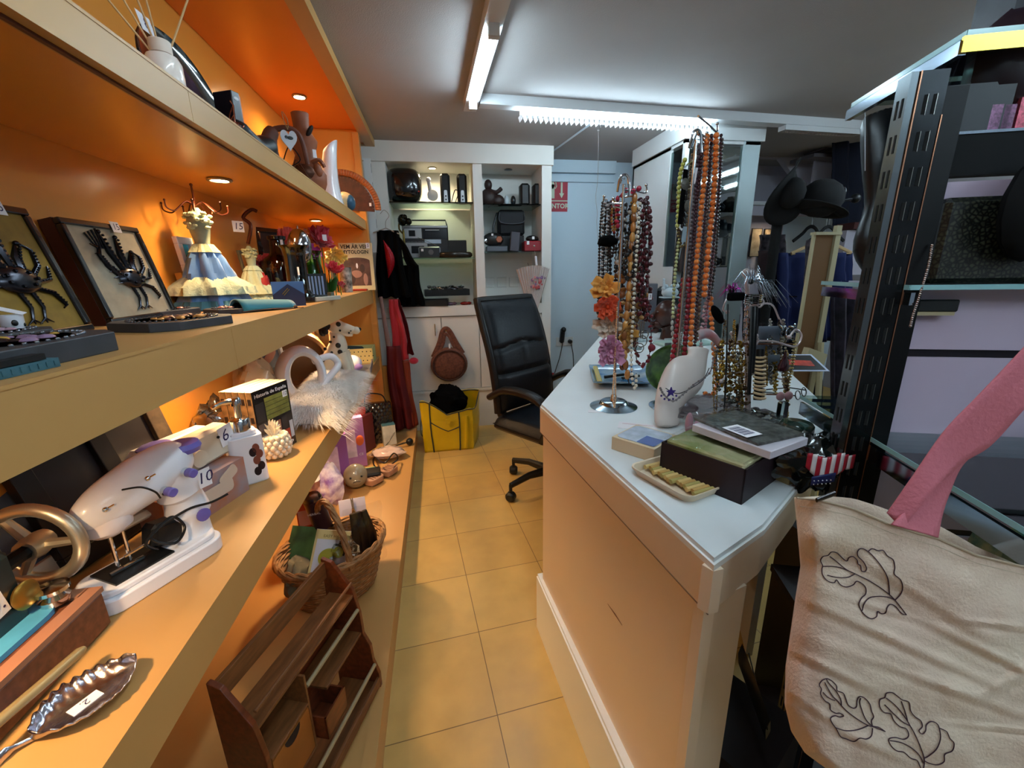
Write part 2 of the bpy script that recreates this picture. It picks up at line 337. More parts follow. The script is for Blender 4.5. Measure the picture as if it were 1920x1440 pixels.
B().lathe([(.0, -.002), (.03, -.002), (.034, -.004), (.03, -.006), (0, -.005)], 20).make('rim', DARKM, t)
# fire extinguisher sign
RED = mat('sign red', 'a81830', .5); LUM = mat('sign pale', 'c8d0b8', .6)
sp = at(1047, 364, y=Y1-.006)
t = thing('fire_extinguisher_sign', 'red extinguisher sign with downward arrow on the back wall', 'sign', (sp.x, Y1-.001, sp.z))
zt, zm, zb = at(1064, 329, y=Y1).z-sp.z, at(1064, 377, y=Y1).z-sp.z, at(1064, 397, y=Y1).z-sp.z
xr = at(1064, 360, y=Y1).x-sp.x; xl = xr-.25
B().bx(xl, xr, -.004, 0, zb, zt).make('plate', RED, t)
b = B(); b.bx(xl, xr, -.006, -.004, zm-.004, zm+.004); 
ax = xr-.055; b.bx(ax-.008, ax+.008, -.006, -.004, zm+.06, zt-.04); b.M = RX(pi/2); b.prism([(ax-.022, zm+.062), (ax, zm+.022), (ax+.022, zm+.062)], .004, .006); b.M = Matrix()
cx = xr-.155; b.bx(cx-.035, cx+.035, -.006, -.004, zm+.02, zt-.075); b.M = T3((cx, 0, zt-.08)) @ RX(pi/2); b.lathe([(0, .004), (.035, .004), (.035, .006), (0, .006)], 20); b.M = Matrix()
b.bx(cx-.008, cx+.008, -.006, -.004, zt-.06, zt-.03); b.tube([(cx, -.006, zt-.03), (cx+.04, -.006, zt-.035), (cx+.052, -.006, zt-.09), (cx+.04, -.006, zt-.11)], .005, 6)
b.text('EXTINTOR', .055, T3(((xl+xr)/2, -.0055, (zm+zb)/2)) @ RX(pi/2), 0, bold=.0015)
b.make('symbol', LUM, t)
# wall sockets + cable
so = at(1058, 640, y=Y1); t = thing('wall_socket', 'white double wall socket with black plugs on the pale wall', 'socket', (so.x, Y1, so.z))
B().cb((0, -.006, 0), (.17, .012, .085), bev=.004).make('plate', WHITE, t)
b = B(); b.lathe([(0, 0), (.022, 0), (.022, .03), (.014, .045), (0, .045)], 16, (0, 0, 0)); 
b = B(); b.M = T3((.05, -.012, 0)) @ RX(pi/2); b.lathe([(0, 0), (.02, 0), (.02, .03), (.012, .045), (0, .045)], 16); b.make('plug', BLACK, t)
b = B(); b.M = T3((-.03, -.03, .06)) @ RY(.1); b.cb((0, 0, 0), (.04, .05, .14), bev=.012); b.ball((0, -.02, .06), .026); b.make('adapter', BLACK, t)
b = B(); b.tube(crv([(.05, -.05, 0), (.06, -.06, -.06), (.08, -.04, -.14), (.09, -.02, -.3), (.05, -.02, -.45)], 6), .004, 6); b.tube(crv([(-.03, -.05, 0), (-.06, -.05, -.15), (-.10, -.03, -.3), (-.14, -.03, -.5)], 6), .004, 6)
b.cb((-.12, -.03, -.33), (.018, .018, .06), mi=1); b.make('cable', [BLACK, RED], t)
# counter -------------------------------------------------
CT = .89
N = (.373, .462); L = (.303, 1.24); BL = (.925, 2.38); 
near = [(N[0], N[1]), (.508, .524), (.68, .635), (.82, .735), (1.03, .914)]
right = [(1.19, 1.10), (1.40, 1.45), (1.62, 2.0), (1.62, 2.55), (1.5, 2.74)]
poly = near+right+[(1.1, 2.7), BL, L]
top = mat('white counter top', 'dfe6e8', .3, var=.03, vs=6)
warmp = mat('counter front laminate', 'e8d2b8', .42, var=.03, vs=2.5)
ct = thing('shop_counter', 'angular white shop counter with pale laminate front', 'counter', (0, 0, 0))
def inset(P, d):
    n = len(P); out = []; cx = sum(p[0] for p in P)/n; cy = sum(p[1] for p in P)/n
    for i in range(n):
        a, b_, c = Vector(P[i-1]), Vector(P[i]), Vector(P[(i+1) % n]); e1 = (b_-a).normalized(); e2 = (c-b_).normalized()
        n1 = Vector((-e1.y, e1.x)); n2 = Vector((-e2.y, e2.x)); q = (n1+n2); q = q.normalized()/max(.3, q.normalized().dot(n1)); out.append(tuple(b_+q*d))
    return out
B().prism(inset(poly, .004), CT-.008, CT).make('top_surface', top, ct)
b = B(); b.prism(poly, CT-.018, CT-.008); b.make('edge_strip', mat('white edging', 'eef0ee', .35), ct)
b = B(); ip = poly
# apron band 85 mm tall
for i in range(len(poly)):
    a, c = Vector(poly[i]), Vector(poly[(i+1) % len(poly)]); e = (c-a).normalized(); nrm = Vector((-e.y, e.x))*.018
    q = [a, c, c+nrm, a+nrm]; b.prism([tuple(k) for k in q], CT-.095, CT-.018)
b.make('apron', warmp, ct)
b = B(); seg_ = [Vector(L)+Vector((-.0006, 0)), Vector(N)+Vector((-.0006, 0))]; b.tube([(seg_[0].x+.0006, seg_[0].y, CT-.0945), (seg_[1].x+.0006, seg_[1].y, CT-.0945)], .0013, 6); b.make('seam_line', mat('seam brown', '7a5c40', .7), ct)
# front panel along N-L, set back
def seg(b, a, c, th, z0, z1, mi=0):
    a = Vector(a); c = Vector(c); e = (c-a).normalized(); nr = Vector((-e.y, e.x))*th
    b.prism([tuple(a), tuple(c), tuple(c+nr), tuple(a+nr)], z0, z1, mi)
N2 = (.378, .478); L2 = (.312, 1.235)
b = B(); seg(b, L2, N2, .02, .0, CT-.095); b.make('front_panel', warmp, ct)
b = B(); seg(b, (.295, 1.262), (.357, .40), .03, 0, .225); seg(b, (.299, 1.262), (.362, .40), .02, .225, .235); b.make('skirting_board', mat('white edging', 'eef0ee', .35), ct)
b = B(); seg(b, N2, (.468, .50), .02, 0, CT-.09); b.make('end_leg', warmp, ct)
b = B(); seg(b, (1.25, 2.35), (.52, 1.30), .02, 0, CT-.095); b.make('rear_panel', W2, ct)
b = B(); seg(b, (.50, 1.30), (1.2, 1.5), .02, 0, CT-.1); b.make('inner_panel', mat('brown inner panel', '8a6848', .6), ct)
b = B(); seg(b, (1.0, 1.0), (1.6, 2.1), .02, 0, CT-.1); b.make('side_panel', W2, ct)
S3, S2, S1, S0 = .721, 1.196, 1.645, .103
Q = lambda px, py, z: at(px, py, z=z)
FRN = 'framed_picture'; CREAM = mat('cream plastic', 'ddd2bc', .4); WPL = mat('white plastic', 'e6e6ec', .28, coat=.3); PURP = mat('purple plastic', '6a60b0', .4)
WOODD = mat('dark stained wood', '3a1e12', .4, var=.3, vs=14, stretch=(1, 8, 8)); WOODM = mat('walnut wood', '6a3c26', .45, var=.35, vs=10, stretch=(8, 1, 8))
WOODL = mat('pale wood', 'b88858', .5, var=.2, vs=12, stretch=(8, 1, 8)); PAPER = mat('paper white', 'e8e6ea', .8); NAVY = mat('navy', '1a2440', .5)
BRASS = mat('aged brass', 'a8843c', .35, .9); SILV = mat('tarnished silver', 'c4c0ca', .22, 1, var=.2, vs=30, bump=.3, bs=60); GOLD = mat('gold metal', 'c8983c', .25, 1)
# old sewing machine ------------------------------------------------
t = thing('sewing_machine', 'old dark teal hand-crank sewing machine on a walnut base, tagged 30', 'sewing machine', (-.59, .712, S3), rad(90))
TEAL = mat('worn teal enamel', '16282e', .3, var=.4, vs=20, coat=.4); BLUE = mat('light blue enamel', '4a96bc', .3, var=.15, vs=14)
# local +x = world +Y, local +y = world -X
b = B(); b.cb((-.23, .115, .035), (.46, .23, .07), bev=.006); b.make('wooden_base', WOODM, t)
b = B(); b.bx(-.46, 0, .0, .022, .066, .075); b.bx(-.022, 0, .02, .21, .066, .075); b.bx(-.46, 0, .208, .23, .066, .075); b.make('base_rim', mat('walnut rim', '9a6a50', .4), t)
b = B(); b.M = T3((-.20, .115, 0)); b.prism(rrect(.34, .165, .03), .071, .079); b.make('bed_plate', BLUE, t)
b = B(); b.cb((-.085, .105, .13), (.085, .085, .13), bev=.012); b.cb((-.2, .105, .205), (.33, .075, .065), bev=.02); b.make('body', TEAL, t)
wc = at(66, 1022, x=-.69); lc = (wc.y-.712, -.59-wc.x, wc.z-S3)
def wheel(b, c, R0, r0, n=32):
    b.M = T3(c) @ RY(pi/2); b.tube([(R0*cos(2*pi*i/n), R0*sin(2*pi*i/n), 0) for i in range(n)], r0, 10, True)
    for k in range(3): a = 2*pi*k/3+.5; b.tube([(0, 0, 0), (R0*cos(a), R0*sin(a), 0)], [r0*.9, r0*.6], 8)
    b.lathe([(0, -.02), (.018, -.02), (.022, 0), (.018, .02), (0, .02)], 14); b.M = Matrix()
b = B(); wheel(b, lc, .066, .011); b.make('hand_wheel', mat('worn nickel', 'c4bcaa', .38, .85), t)
b = B(); b.tube([(lc[0]-.06, lc[1], lc[2]), lc], .012, 8); b.make('wheel_axle', DARKM, t)
b = B(); b.M = T3((-.055, .06, .115)) @ RX(pi/2); b.lathe([(0, .0), (.02, .0), (.022, .004), (.018, .007), (0, .007)], 20); b.make('medallion', BRASS, t)
b = B(); b.lathe([(.018, 0), (.02, .01), (.012, .016), (.022, .022), (.022, .028), (0, .03)], 18, (-.03, .045, .078)); b.make('bobbin_winder', CHROME, t)
price(t, '30.', T3((-.10, .0615, .125)) @ RX(pi/2) @ RZ(.15), .046, .040)
b = B(); p = at(158, 1215, x=-.555); q = at(-40, 1385, x=-.575); b.tube([p, p*.95+q*.05, q*.9+p*.1, q], [.004, .007, .007, .008], 10)
tag(b.make('brass_rod', mat('dull brass rod', 'a89468', .4, .5)), 'long dull brass rod lying against the walnut sewing machine base', 'rod')
# leaf dish ---------------------------------------------------------
a, c = Q(262, 1252, S3), Q(62, 1392, S3); mid = (a+c)/2; dv = (a-c); Lf = dv.length; ang = math.atan2(dv.y, dv.x)
t = thing('leaf_dish', 'silver leaf-shaped dish with scalloped rim on the third shelf, tagged 2', 'dish', (mid.x, mid.y, S3), ang)
def leaf(u, v):
    s = u*2-1; wv = (1-abs(s)**2.2)**.75*.045*(1+.025*cos(u*60)); x = s*Lf/2; y = (v*2-1)*wv*(1.0 if s > -.1 else 1.05); e = abs(v*2-1)
    return (x, y, .003+.016*e**3+.002*cos(u*60)*e**2+.01*max(0, s)**4)
b = B(); b.grid(leaf, 60, 12); b.make('bowl', SILV, t, solid=.0015)
b = B(); b.tube(crv([(-Lf/2+.005, 0, .004), (-Lf/2-.02, .004, .008), (-Lf/2-.038, -.002, .003)], 5), [.004]*5+[.008]*6, 10, flat=.6); b.make('stem_handle', SILV, t)
price(t, '2.', T3((-.005, 0, .0045)) @ RZ(pi+.1), .034, .018)
# mini sewing machine -----------------------------------------------
t = thing('mini_sewing_machine', 'white mini electric sewing machine with purple knobs, tagged 10', 'sewing machine', (-.600, .722, S3), rad(61))
b = B(); b.M = T3((.105, .055, 0)); b.prism(rrect(.23, .118, .035, 6), 0, .03, 0, True); b.prism(rrect(.215, .10, .03, 6), .03, .042, 0, True); b.make('base', WPL, t, bev=.003)
B().cb((.075, .055, .0435), (.10, .075, .004)).make('needle_plate', BLACK, t)
b = B(); b.tube(crv([(.185, .06, .03), (.190, .06, .09), (.185, .06, .14), (.17, .06, .19)], 5), [.042, .040, .038, .036, .035]*3+[.036], 18, flat=.95); b.make('column', WPL, t)
b = B(); b.tube(crv([(.015, .055, .160), (.035, .055, .170), (.08, .057, .185), (.13, .06, .198), (.175, .06, .208), (.215, .06, .205)], 5), [.004, .016, .024, .028, .032, .035, .038, .041, .043, .045, .046, .047, .048, .049, .050, .050, .050, .049, .048, .048, .047, .046, .042, .036, .03, .022][:26], 20, flat=.78); b.make('arm', WPL, t)
b = B(); b.lathe([(.018, 0), (.028, .01), (.03, .03), (.026, .04)], 20, (.055, .055, .125), sx=1.3); b.make('head_cover', mat('shaded white plastic', 'd8cfd0', .35), t)
for k, (x, z, r) in enumerate(((.135, .175, .013), (.178, .195, .013))):
    b = B(); b.M = T3((x, .018, z)) @ RX(pi/2); r *= .72; b.lathe([(r, 0), (r, .010)], 16, mi=1); b.lathe([(r*.9, .01), (r, .012), (r, .024), (r*.8, .026), (0, .026)], 16, mi=0, ripple=lambda a, z_: 1+.05*cos(a*12)); b.make('dial', [PURP, CHROME], t)
b = B(); b.M = T3((.19, .014, .09)) @ RX(pi/2); b.lathe([(0, 0), (.014, 0), (.014, .004), (0, .006)], 16); b.make('button', PURP, t)
b = B(); b.M = T3((.208, .06, .222)); b.lathe([(.03, 0), (.034, .01), (.03, .02), (0, .021)], 20); b.make('hand_wheel', PURP, t)
b = B(); b.tube(crv([(.07, .0155, .212), (.095, .010, .205), (.115, .010, .185), (.125, .018, .165)], 6), .0018, 6); b.make('thread_slot', BLACK, t)
b = B()
for x in (.052, .072): b.tube([(x, .055, .14), (x, .055, .055)], .0035, 8)
b.tube([(.035, .05, .05), (.09, .05, .05)], .004, 6); b.tube([(.062, .05, .07), (.10, .045, .075), (.105, .045, .085)], .003, 6); b.make('needle_bar', CHROME, t)
for p in ((.045, .026, .185), (.11, .012, .215)): b = B(); b.M = T3(p); b.ball((0, 0, 0), .005); b.tube([(0, 0, 0), (.012, -.004, .004)], .0015, 5); b.make('thread_guide', CHROME, t)
price(t, '10', T3((.205, .007, .17)) @ RX(pi/2), .026, .04)
t2 = thing('power_adapter', 'black power adapter and coiled lead tucked under the mini sewing machine arm', 'adapter', at(285, 1035, z=S3+.045), rad(61))
b = B(); b.cb((.03, .0, .03), (.07, .04, .05), (0, .2, .1), bev=.008); b.make('adapter_body', BLACK, t2)
b = B(); b.tube(crv([(0, -.02, .01), (-.02, -.03, .04), (.01, -.03, .06), (.04, -.02, .06), (.05, -.03, .03), (.02, -.04, .015), (-.01, -.03, .05), (.06, -.03, .065), (.10, -.05, .065), (.13, -.06, .07)], 6), .0028, 6); b.make('lead', BLACK, t2)
# frames leaning behind ------------------------------------------------
def frame(name, label, p, rz, w_, h, tilt, fmat, fw_, inner, th=.02, cat='picture frame', group=None):
    t = thing(name, label, cat, p, 0, group, rot=(tilt, 0, rz))
    b = B()
    for x0, x1, z0, z1 in ((-w_/2, w_/2, h-fw_, h), (-w_/2, w_/2, 0, fw_), (-w_/2, -w_/2+fw_, fw_, h-fw_), (w_/2-fw_, w_/2, fw_, h-fw_)): b.bx(x0, x1, -th, 0, z0, z1)
    b.make('frame', fmat, t, bev=.002)
    B().bx(-w_/2+fw_, w_/2-fw_, -th*.4, 0, fw_, h-fw_).make('picture', inner, t)
    return t
BK = rad(90)-.0   # things against the left wall face +X: local -Y must map to +X => rz=+90deg
f = frame('framed_picture', 'rough brown wooden frame with a dark picture behind the mini sewing machine, tagged 8', (-.77, 1.13, S3), rad(78), .26, .30, rad(-14), mat('rough brown frame', '4a3a28', .7, var=.5, vs=30), .045, mat('dark picture', '1c1418', .4, var=.6, vs=6))
price(f, '8', T3((-.095, -.023, .262)) @ RX(pi/2) @ RZ(.3), .035, .035)
f = frame('framed_picture', 'cream frame edged with black lines behind the old sewing machine wheel', (-.79, .80, S3), rad(86), .34, .32, rad(-16), mat('striped frame', 'cbbda6', .5), .05, mat('blue grey picture', '4a5260', .4))
b = B(); 
for d in (.012, .022, .045): b.bx(-.17+d, -.17+d+.004, -.0215, -.02, .01, .31); b.bx(.17-d-.004, .17-d, -.0215, -.02, .01, .31)
b.make('black_line', BLACK, f)
f = frame('framed_picture', 'thick black-brown frame standing between the striped frame and rough brown frame', (-.75, .955, S3), rad(80), .20, .30, rad(-16), mat('black brown frame', '160e0a', .4), .04, mat('dark picture', '1c1418', .4))
# boxed handheld sewing machines -----------------------------------------------
bp = Q(330, 968, S3)
t = thing('appliance_box', 'grey and orange printed carton on the third shelf under the stapler-like handheld machine', 'box', (-.585, 1.06, S3), rad(72))
b = B(); b.cb((0, .04, .05), (.24, .07, .10)); b.make('carton', mat('grey carton print', '8a90a0', .5, col2='b0683c', vs=9), t)
b = B(); b.M = T3((.01, .003, .05)) @ RX(pi/2); b.prism(rrect(.12, .035, .012), 0, .0012); b.M = T3((.06, .003, .075)) @ RX(pi/2) @ RZ(.4); b.prism(rrect(.06, .03, .01), 0, .0014); b.make('printed_picture', mat('print pale', 'c8b8a8', .5), t)
t = thing('handheld_sewing_machine', 'cream handheld sewing machine shell lying on the carton, tagged 6', 'sewing machine', (-.64, 1.075, S3+.10), rad(70))
b = B(); b.cb((.035, .02, .045), (.22, .05, .085), (0, -.05, 0), bev=.008); b.cb((-.13, .0, .02), (.15, .03, .028), (0, -.12, 0), bev=.01); b.cb((-.12, -.005, -.03), (.17, .035, .02), (0, .02, 0), bev=.008); b.make('shell', CREAM, t)
b = B(); b.cb((-.12, -.005, .003), (.13, .02, .008), (0, -.12, 0)); b.make('slot', BLACK, t)
b = B(); b.M = T3((.03, -.008, .035)) @ RX(pi/2); b.lathe([(.022, 0), (.022, .01), (0, .012)], 18); b.make('wheel', CREAM, t)
for k in range(3): b = B(); b.M = T3((-.045+k*.012, -.012, .012)) @ RX(pi/2); b.lathe([(.010, 0), (.010, .012), (0, .013)], 12); b.make('spool', CREAM, t)
b = B(); b.ball((.10, -.007, .065), .004); b.make('screw', DARKM, t)
price(t, '6.', T3((.125, -.0075, .062)) @ RX(pi/2) @ RZ(.15), .045, .055)
t = thing('boxed_machine', 'white sewing machine top with a purple cap behind the handheld machine', 'sewing machine', (-.72, 1.18, S3), rad(70))
b = B(); b.cb((0, 0, .09), (.24, .09, .16), bev=.03); b.make('body', WPL, t); b = B(); b.ball((-.06, -.02, .17), .032, (1.3, 1, .35)); b.make('cap', PURP, t)
# soap dispenser ----------------------------------------------------
p = Q(472, 905, S3); t = thing('soap_dispenser', 'white square soap dispenser with chrome pump and brown oval motif', 'soap dispenser', (p.x-.01, p.y+.02, S3), rad(34)); t.scale = (1.12, 1.12, 1.12)
b = B(); b.prism(rrect(.078, .062, .014), 0, .003); b.prism(rrect(.078, .066, .014), .003, .128, 0, True); b.prism(rrect(.06, .05, .014), .128, .140, 0, True); b.make('bottle', WPL, t, bev=.002)
b = B(); b.lathe([(.023, .139), (.023, .168), (.021, .171), (.012, .172), (.008, .174), (.008, .205), (.012, .206), (.012, .222), (.009, .226), (0, .226)], 20); b.tube(crv([(0, 0, .217), (-.03, -.005, .219), (-.052, -.008, .212)], 4), [.007]*4+[.0055]*4+[.004], 8); b.make('pump', CHROME, t)
b = B()
for k, (x, z, mi) in enumerate(((.018, .095, 1), (.024, .078, 1), (.016, .062, 1), (.024, .045, 0), (.014, .032, 0), (.01, .085, 0))):
    b.M = T3((x, -.0335, z)) @ RX(pi/2); b.lathe([(.009 if not mi else 0, 0), (.012, 0)], 14, mi=mi, sx=.7, sy=1)
b.make('oval_motif', [mat('motif black', '30242a', .5), mat('motif brown', 'a8604c', .5)], t)
# pineapple jar -----------------------------------------------------
p = Q(519, 862, S3); t = thing('pineapple_jar', 'pearly white ceramic pineapple jar beside the soap dispenser', 'jar', (p.x-.01, p.y+.03, S3)); t.scale = (.92, .92, 1.05)
PEARL = mat('pearl ceramic', 'd8ccb4', .25, coat=.5)
b = B(); b.lathe([(0, 0), (.028, 0), (.042, .015), (.048, .035), (.045, .055), (.036, .068), (.022, .074), (0, .075)], 20)
for i in range(5):
    z = .014+i*.0135; r = [.042, .047, .048, .046, .04][i]
    for k in range(14): a = 2*pi*(k+.5*(i % 2))/14; b.ball((r*cos(a), r*sin(a), z), .0095, u=8, v=5)
b.make('body', PEARL, t)
B().lathe([(.038, .067), (.040, .070), (.038, .072)], 20).make('lid', PEARL, t)
b = B()
for ring, (n, rr_, hh) in enumerate(((8, .03, .028), (7, .022, .042), (4, .008, .05))):
    for k in range(n):
        a = 2*pi*k/n+ring*.4; d = Vector((cos(a), sin(a), 0)); b.tube([Vector((0, 0, .072))+d*.006, Vector((0, 0, .072+hh*.6))+d*rr_*.55, Vector((0, 0, .072+hh))+d*rr_], [.007, .006, .001], 6, flat=.45)
b.make('leaves', PEARL, t)
# DVD box set: five cases, individual things -------------------------------------
t0 = Q(552, 832, S3); dirv = Vector((Q(552, 832, S3)-Q(476, 850, S3))); rz = rad(71); dirv = Vector((cos(rz), sin(rz), 0)); t0 = Vector((-.528, 1.515, 0)); wd = .165; hd = .232
spine = mat('sepia spine print', '8a6c48', .4, var=.5, vs=40); cover = mat('black cover', '141318', .3); pages = mat('white case edge', 'dcd4c0', .5)
lab = ['front DVD case with the title and photo grid facing the aisle', 'second DVD case, directly behind the titled front case', 'third DVD case, in the middle of the row of five', 'fourth DVD case, just in front of the rearmost one', 'fifth DVD case, rearmost in the row and nearest the wall corner']
nv = Vector((-sin(rz), cos(rz), 0)); base = t0-dirv.normalized()*wd/2
for k in range(5):
    pp = base+nv*(.0232*k+.012); o = thing('dvd_case', lab[k], 'DVD case', (pp.x, pp.y, S3), rz, 'DVD cases in a row on the third shelf')
    b = B(); b.cb((0, 0, hd/2), (wd, .022, hd), mi=0); b.bx(-wd/2-.0004, -wd/2, -.0105, .0105, 0, hd, 1); b.bx(-wd/2, wd/2, -.0095, .0095, hd, hd+.0004, 2)
    for zz in (.03, .08, .13, .19): b.bx(-wd/2-.0008, -wd/2-.0004, -.006, .006, zz, zz+.02, 0)
    b.make('case', [cover, spine, pages], o)
    if k == 0:
        b = B(); b.M = T3((0, -.0114, 0)) @ Matrix.Diagonal((1.18, 1, 1, 1)); f_ = RX(pi/2)
        b.text('Historia de España', .0165, T3((.0, 0, hd-.018)) @ f_, 0, bold=.0003)
        b.bx(-.03, .064, -.0005, 0, .125, .200, 1); 
        for z in (.14, .155, .17, .185): b.bx(-.03, .064, -.001, -.0005, z, z+.001, 2)
        cols = [3, 4, 5, 6, 3, 6, 7, 5]
        for i, (x0, x1, z0, z1, mi) in enumerate(((-.066, -.034, .13, .19, 6), (-.066, -.034, .08, .122, 3), (-.06, -.02, .03, .085, 4), (-.016, .018, .06, .11, 5), (.022, .044, .07, .115, 6), (.024, .050, .02, .066, 7), (.052, .066, .03, .09, 4))): b.bx(x0, x1, -.0008, 0, z0, z1, mi)
        b.ball((-.042, -.001, .062), .010, (.8, .15, 1.1), mi=5); b.ball((.001, -.001, .092), .009, (.8, .15, 1.1), mi=4); b.ball((.035, -.001, .035), .011, (1, .1, .8), mi=7)
        b.text('P', .022, T3((.052, -.001, .012)) @ f_, 0, bold=.0005)
        b.make('cover_print', [PAPER, mat('olive print', '7a7c38', .5, var=.3, vs=30), cover, mat('grey photo', '50484a', .5, var=.6, vs=60), mat('white photo', 'b8bcc4', .5), mat('skin photo', '9a6850', .5), mat('grey photo2', '2c2a2c', .5), mat('red photo', 'a83a24', .5)], o)
        price(o, '12', T3((.06, -.0125, hd-.042)) @ RX(pi/2), .022, .022)
# crumpled clear bags
def crumple(name, label, p, sz, m, seed, cat='plastic bag', u=22, v=14, amp=.35, rot=None, parent=None):
    rr_ = random.Random(seed); off = Vector((rr_.random()*50, rr_.random()*50, 0)); b = B(); b.ball((0, 0, 0), 1, u=u, v=v)
    b.v = [Vector((q.x*sz[0]/2*(1+amp*noise.noise(q*2.2+off)), q.y*sz[1]/2*(1+amp*noise.noise(q*2.5-off)), sz[2]/2+max(-.5, q.z*.5)*sz[2]*(1+amp*noise.noise(q*3+off*2)))) for q in b.v]
    mz = min(q.z for q in b.v)
    for q in b.v: q.z -= mz
    o = b.make(name, m); o.location = p
    if rot is not None: o.rotation_euler = (0, 0, rot)
    return tag(o, label, cat)
crumple('plastic_bag', 'crumpled clear plastic bag in front of the orange wall behind the carton tagged 6', (-.74, 1.50, S3), (.13, .22, .16), PLASTIC, 3, u=30, v=20, amp=.6)
crumple('plastic_bag', 'crinkled clear bag with cream cloth stuffed behind the row of DVD cases', (-.77, 1.86, S3), (.16, .22, .22), mat('cream cloth in bag', 'e0c49a', .25, alpha=.75, coat=.6, bump=.6, bs=40), 5, amp=.5)
f = frame('framed_picture', 'white framed grey picture with a sandal print behind the DVD cases', (-.76, 2.02, S3), rad(78), .26, .33, rad(-8), WHITE, .022, mat('grey blue picture', '6a7078', .5, var=.2, vs=5))
b = B(); b.M = T3((.03, -.01, .22)) @ RX(pi/2); b.ball((0, 0, 0), .06, (1.1, .35, .03), rot=(0, 0, .4)); b.make('sandal_print', mat('sandal pink', 'b07864', .6), f)
b = B(); b.ball((.04, -.009, .12), .05, (1.2, .03, 1)); b.make('shadow_print', mat('print dark grey', '4c5058', .6), f)
p = Q(560, 705, S3); t = thing('round_wooden_tub', 'tan round wooden tub standing on edge behind the white ceramic sculpture', 'tub', (-.74, 2.32, S3+.15), 0)
b = B(); b.M = RZ(rad(20)) @ RX(pi/2); b.lathe([(0, -.10), (.15, -.10), (.152, -.09), (.152, .03), (.145, .04), (.13, .04), (.13, -.08), (0, -.08)], 36); b.make('tub', mat('tan wood', 'a87c50', .45), t)
t = thing('doll_package', 'pink doll in shiny clear wrapping beside the spotted dog figurine', 'doll', (-.70, 2.50, S3), rad(20))
b = B(); b.grid(lambda u, v: ((u-.5)*.22, -.03+.02*noise.noise((u*6, v*8, 1)), v*.32), 16, 20); b.make('wrapping', PLASTIC, t)
b = B(); b.lathe([(0, 0), (.05, 0), (.07, .03), (.035, .14), (.03, .18), (.02, .19)], 16, ripple=lambda a, z: 1+.12*sin(a*7)); b.make('pink_dress', mat('pink satin', 'd87c8c', .35, var=.4, vs=20), t)
b = B(); b.ball((0, 0, .22), .034); b.make('head', mat('doll skin', 'd8a080', .5), t); b = B(); b.ball((-.02, .01, .24), .045, (.9, .9, 1.2)); b.make('hair', mat('doll hair', 'c08040', .5), t)
b = B(); b.ball((-.12, -.02, .12), .07, (.9, .3, 1.3)); b.make('pink_pouch', mat('pale pink pouch', 'd8a8a4', .3, coat=.5, bump=.5, bs=60), t)
# white ceramic sculpture
p = Q(575, 790, S3)
t = thing('ceramic_sculpture', 'abstract glossy white ceramic sculpture with a round hole, beside the DVD cases', 'sculpture', (-.62, 1.98, S3), rad(25))
CER = mat('white ceramic', 'e2e0e4', .22, coat=.6)
b = B()
def scul(u, v):
    a = u*2*pi; # leaning ring blade
    R_ = .095; r_ = .045-.012*cos(a)
    c = Vector((R_*cos(a)*.85, 0, .145+R_*1.15*sin(a))); n_ = Vector((cos(a), 0, sin(a)))
    ph = v*2*pi; return c+n_*(r_*.55*cos(ph))+Vector((0, 1, 0))*(r_*1.2*sin(ph))
b.grid(scul, 36, 12); b.make('ring', CER, t)
b = B(); b.tube(crv([(-.03, -.02, .0), (-.09, -.03, .03), (-.115, -.02, .11), (-.07, 0, .20)], 6), [.05, .05, .05, .048, .046, .044, .04, .036, .034, .032, .03, .028, .026, .022, .02, .016, .012, .01, .008], 14, flat=.6); b.make('sweeping_base', CER, t)
b = B(); b.tube(crv([(.05, 0, .20), (.13, .02, .21), (.16, .02, .17), (.13, -.01, .14), (.06, -.03, .08), (.02, -.04, .0)], 6), .016, 10); b.tube(crv([(.08, -.01, .10), (.11, -.03, .06), (.12, -.03, .0)], 6), .016, 10); b.make('loop_arm', CER, t)
# fur pelt
fc = Q(640, 775, S3); t = None
furm = mat('white fur', 'f0ece6', .7, sheen=.5, var=.12, vs=25)
def pelt(u, v):
    x = -.66+.26*u+.02*sin(v*5); y = 1.62+.70*v+.04*sin(u*4); e = min(u, v, 1-v)*6; z = S3+.020+.07*min(1, max(0, e))**.6+.02*noise.noise((u*4, v*5, 3))
    ov = max(0, x-(-.45)); z -= ov*ov*9+ov*.15
    return (x, y, z)
b = B(); b.grid(pelt, 24, 40)
o = b.make('fur_pelt', furm, solid=.012); tag(o, 'fluffy white fur pelt hanging over the third shelf edge', 'fur')
rf = random.Random(4); b = B()
for k in range(9500):
    u, v = rf.random(), rf.random(); p = Vector(pelt(u, v)); du = Vector(pelt(min(1, u+.02), v))-p; dvv = Vector(pelt(u, min(1, v+.02)))-p
    n_ = du.cross(dvv).normalized() if du.cross(dvv).length > 1e-9 else Vector((0, 0, 1)); 
    if n_.z < 0: n_ = -n_
    edge = min(u, 1-u, v, 1-v) < .08
    fl = Vector(((u-.4)*1.2, (v-.5)*1.4, -.15))*(.048 if not edge else .075)+Vector((rf.uniform(-1, 1), rf.uniform(-1, 1), rf.uniform(-.6, .6)))*.008
    a0 = p+n_*.004; a1 = p+n_*.016+fl*.5; a2 = p+n_*.016+fl*1.2-Vector((0, 0, .006)); s_ = fl.cross(n_).normalized()*.0011
    b.add([a0-s_, a0+s_, a1+s_*.8, a1-s_*.8, a2], [(0, 1, 2, 3), (3, 2, 4)])
b.make('fur_hair', furm, o)['label'] = 'long white fur strands'
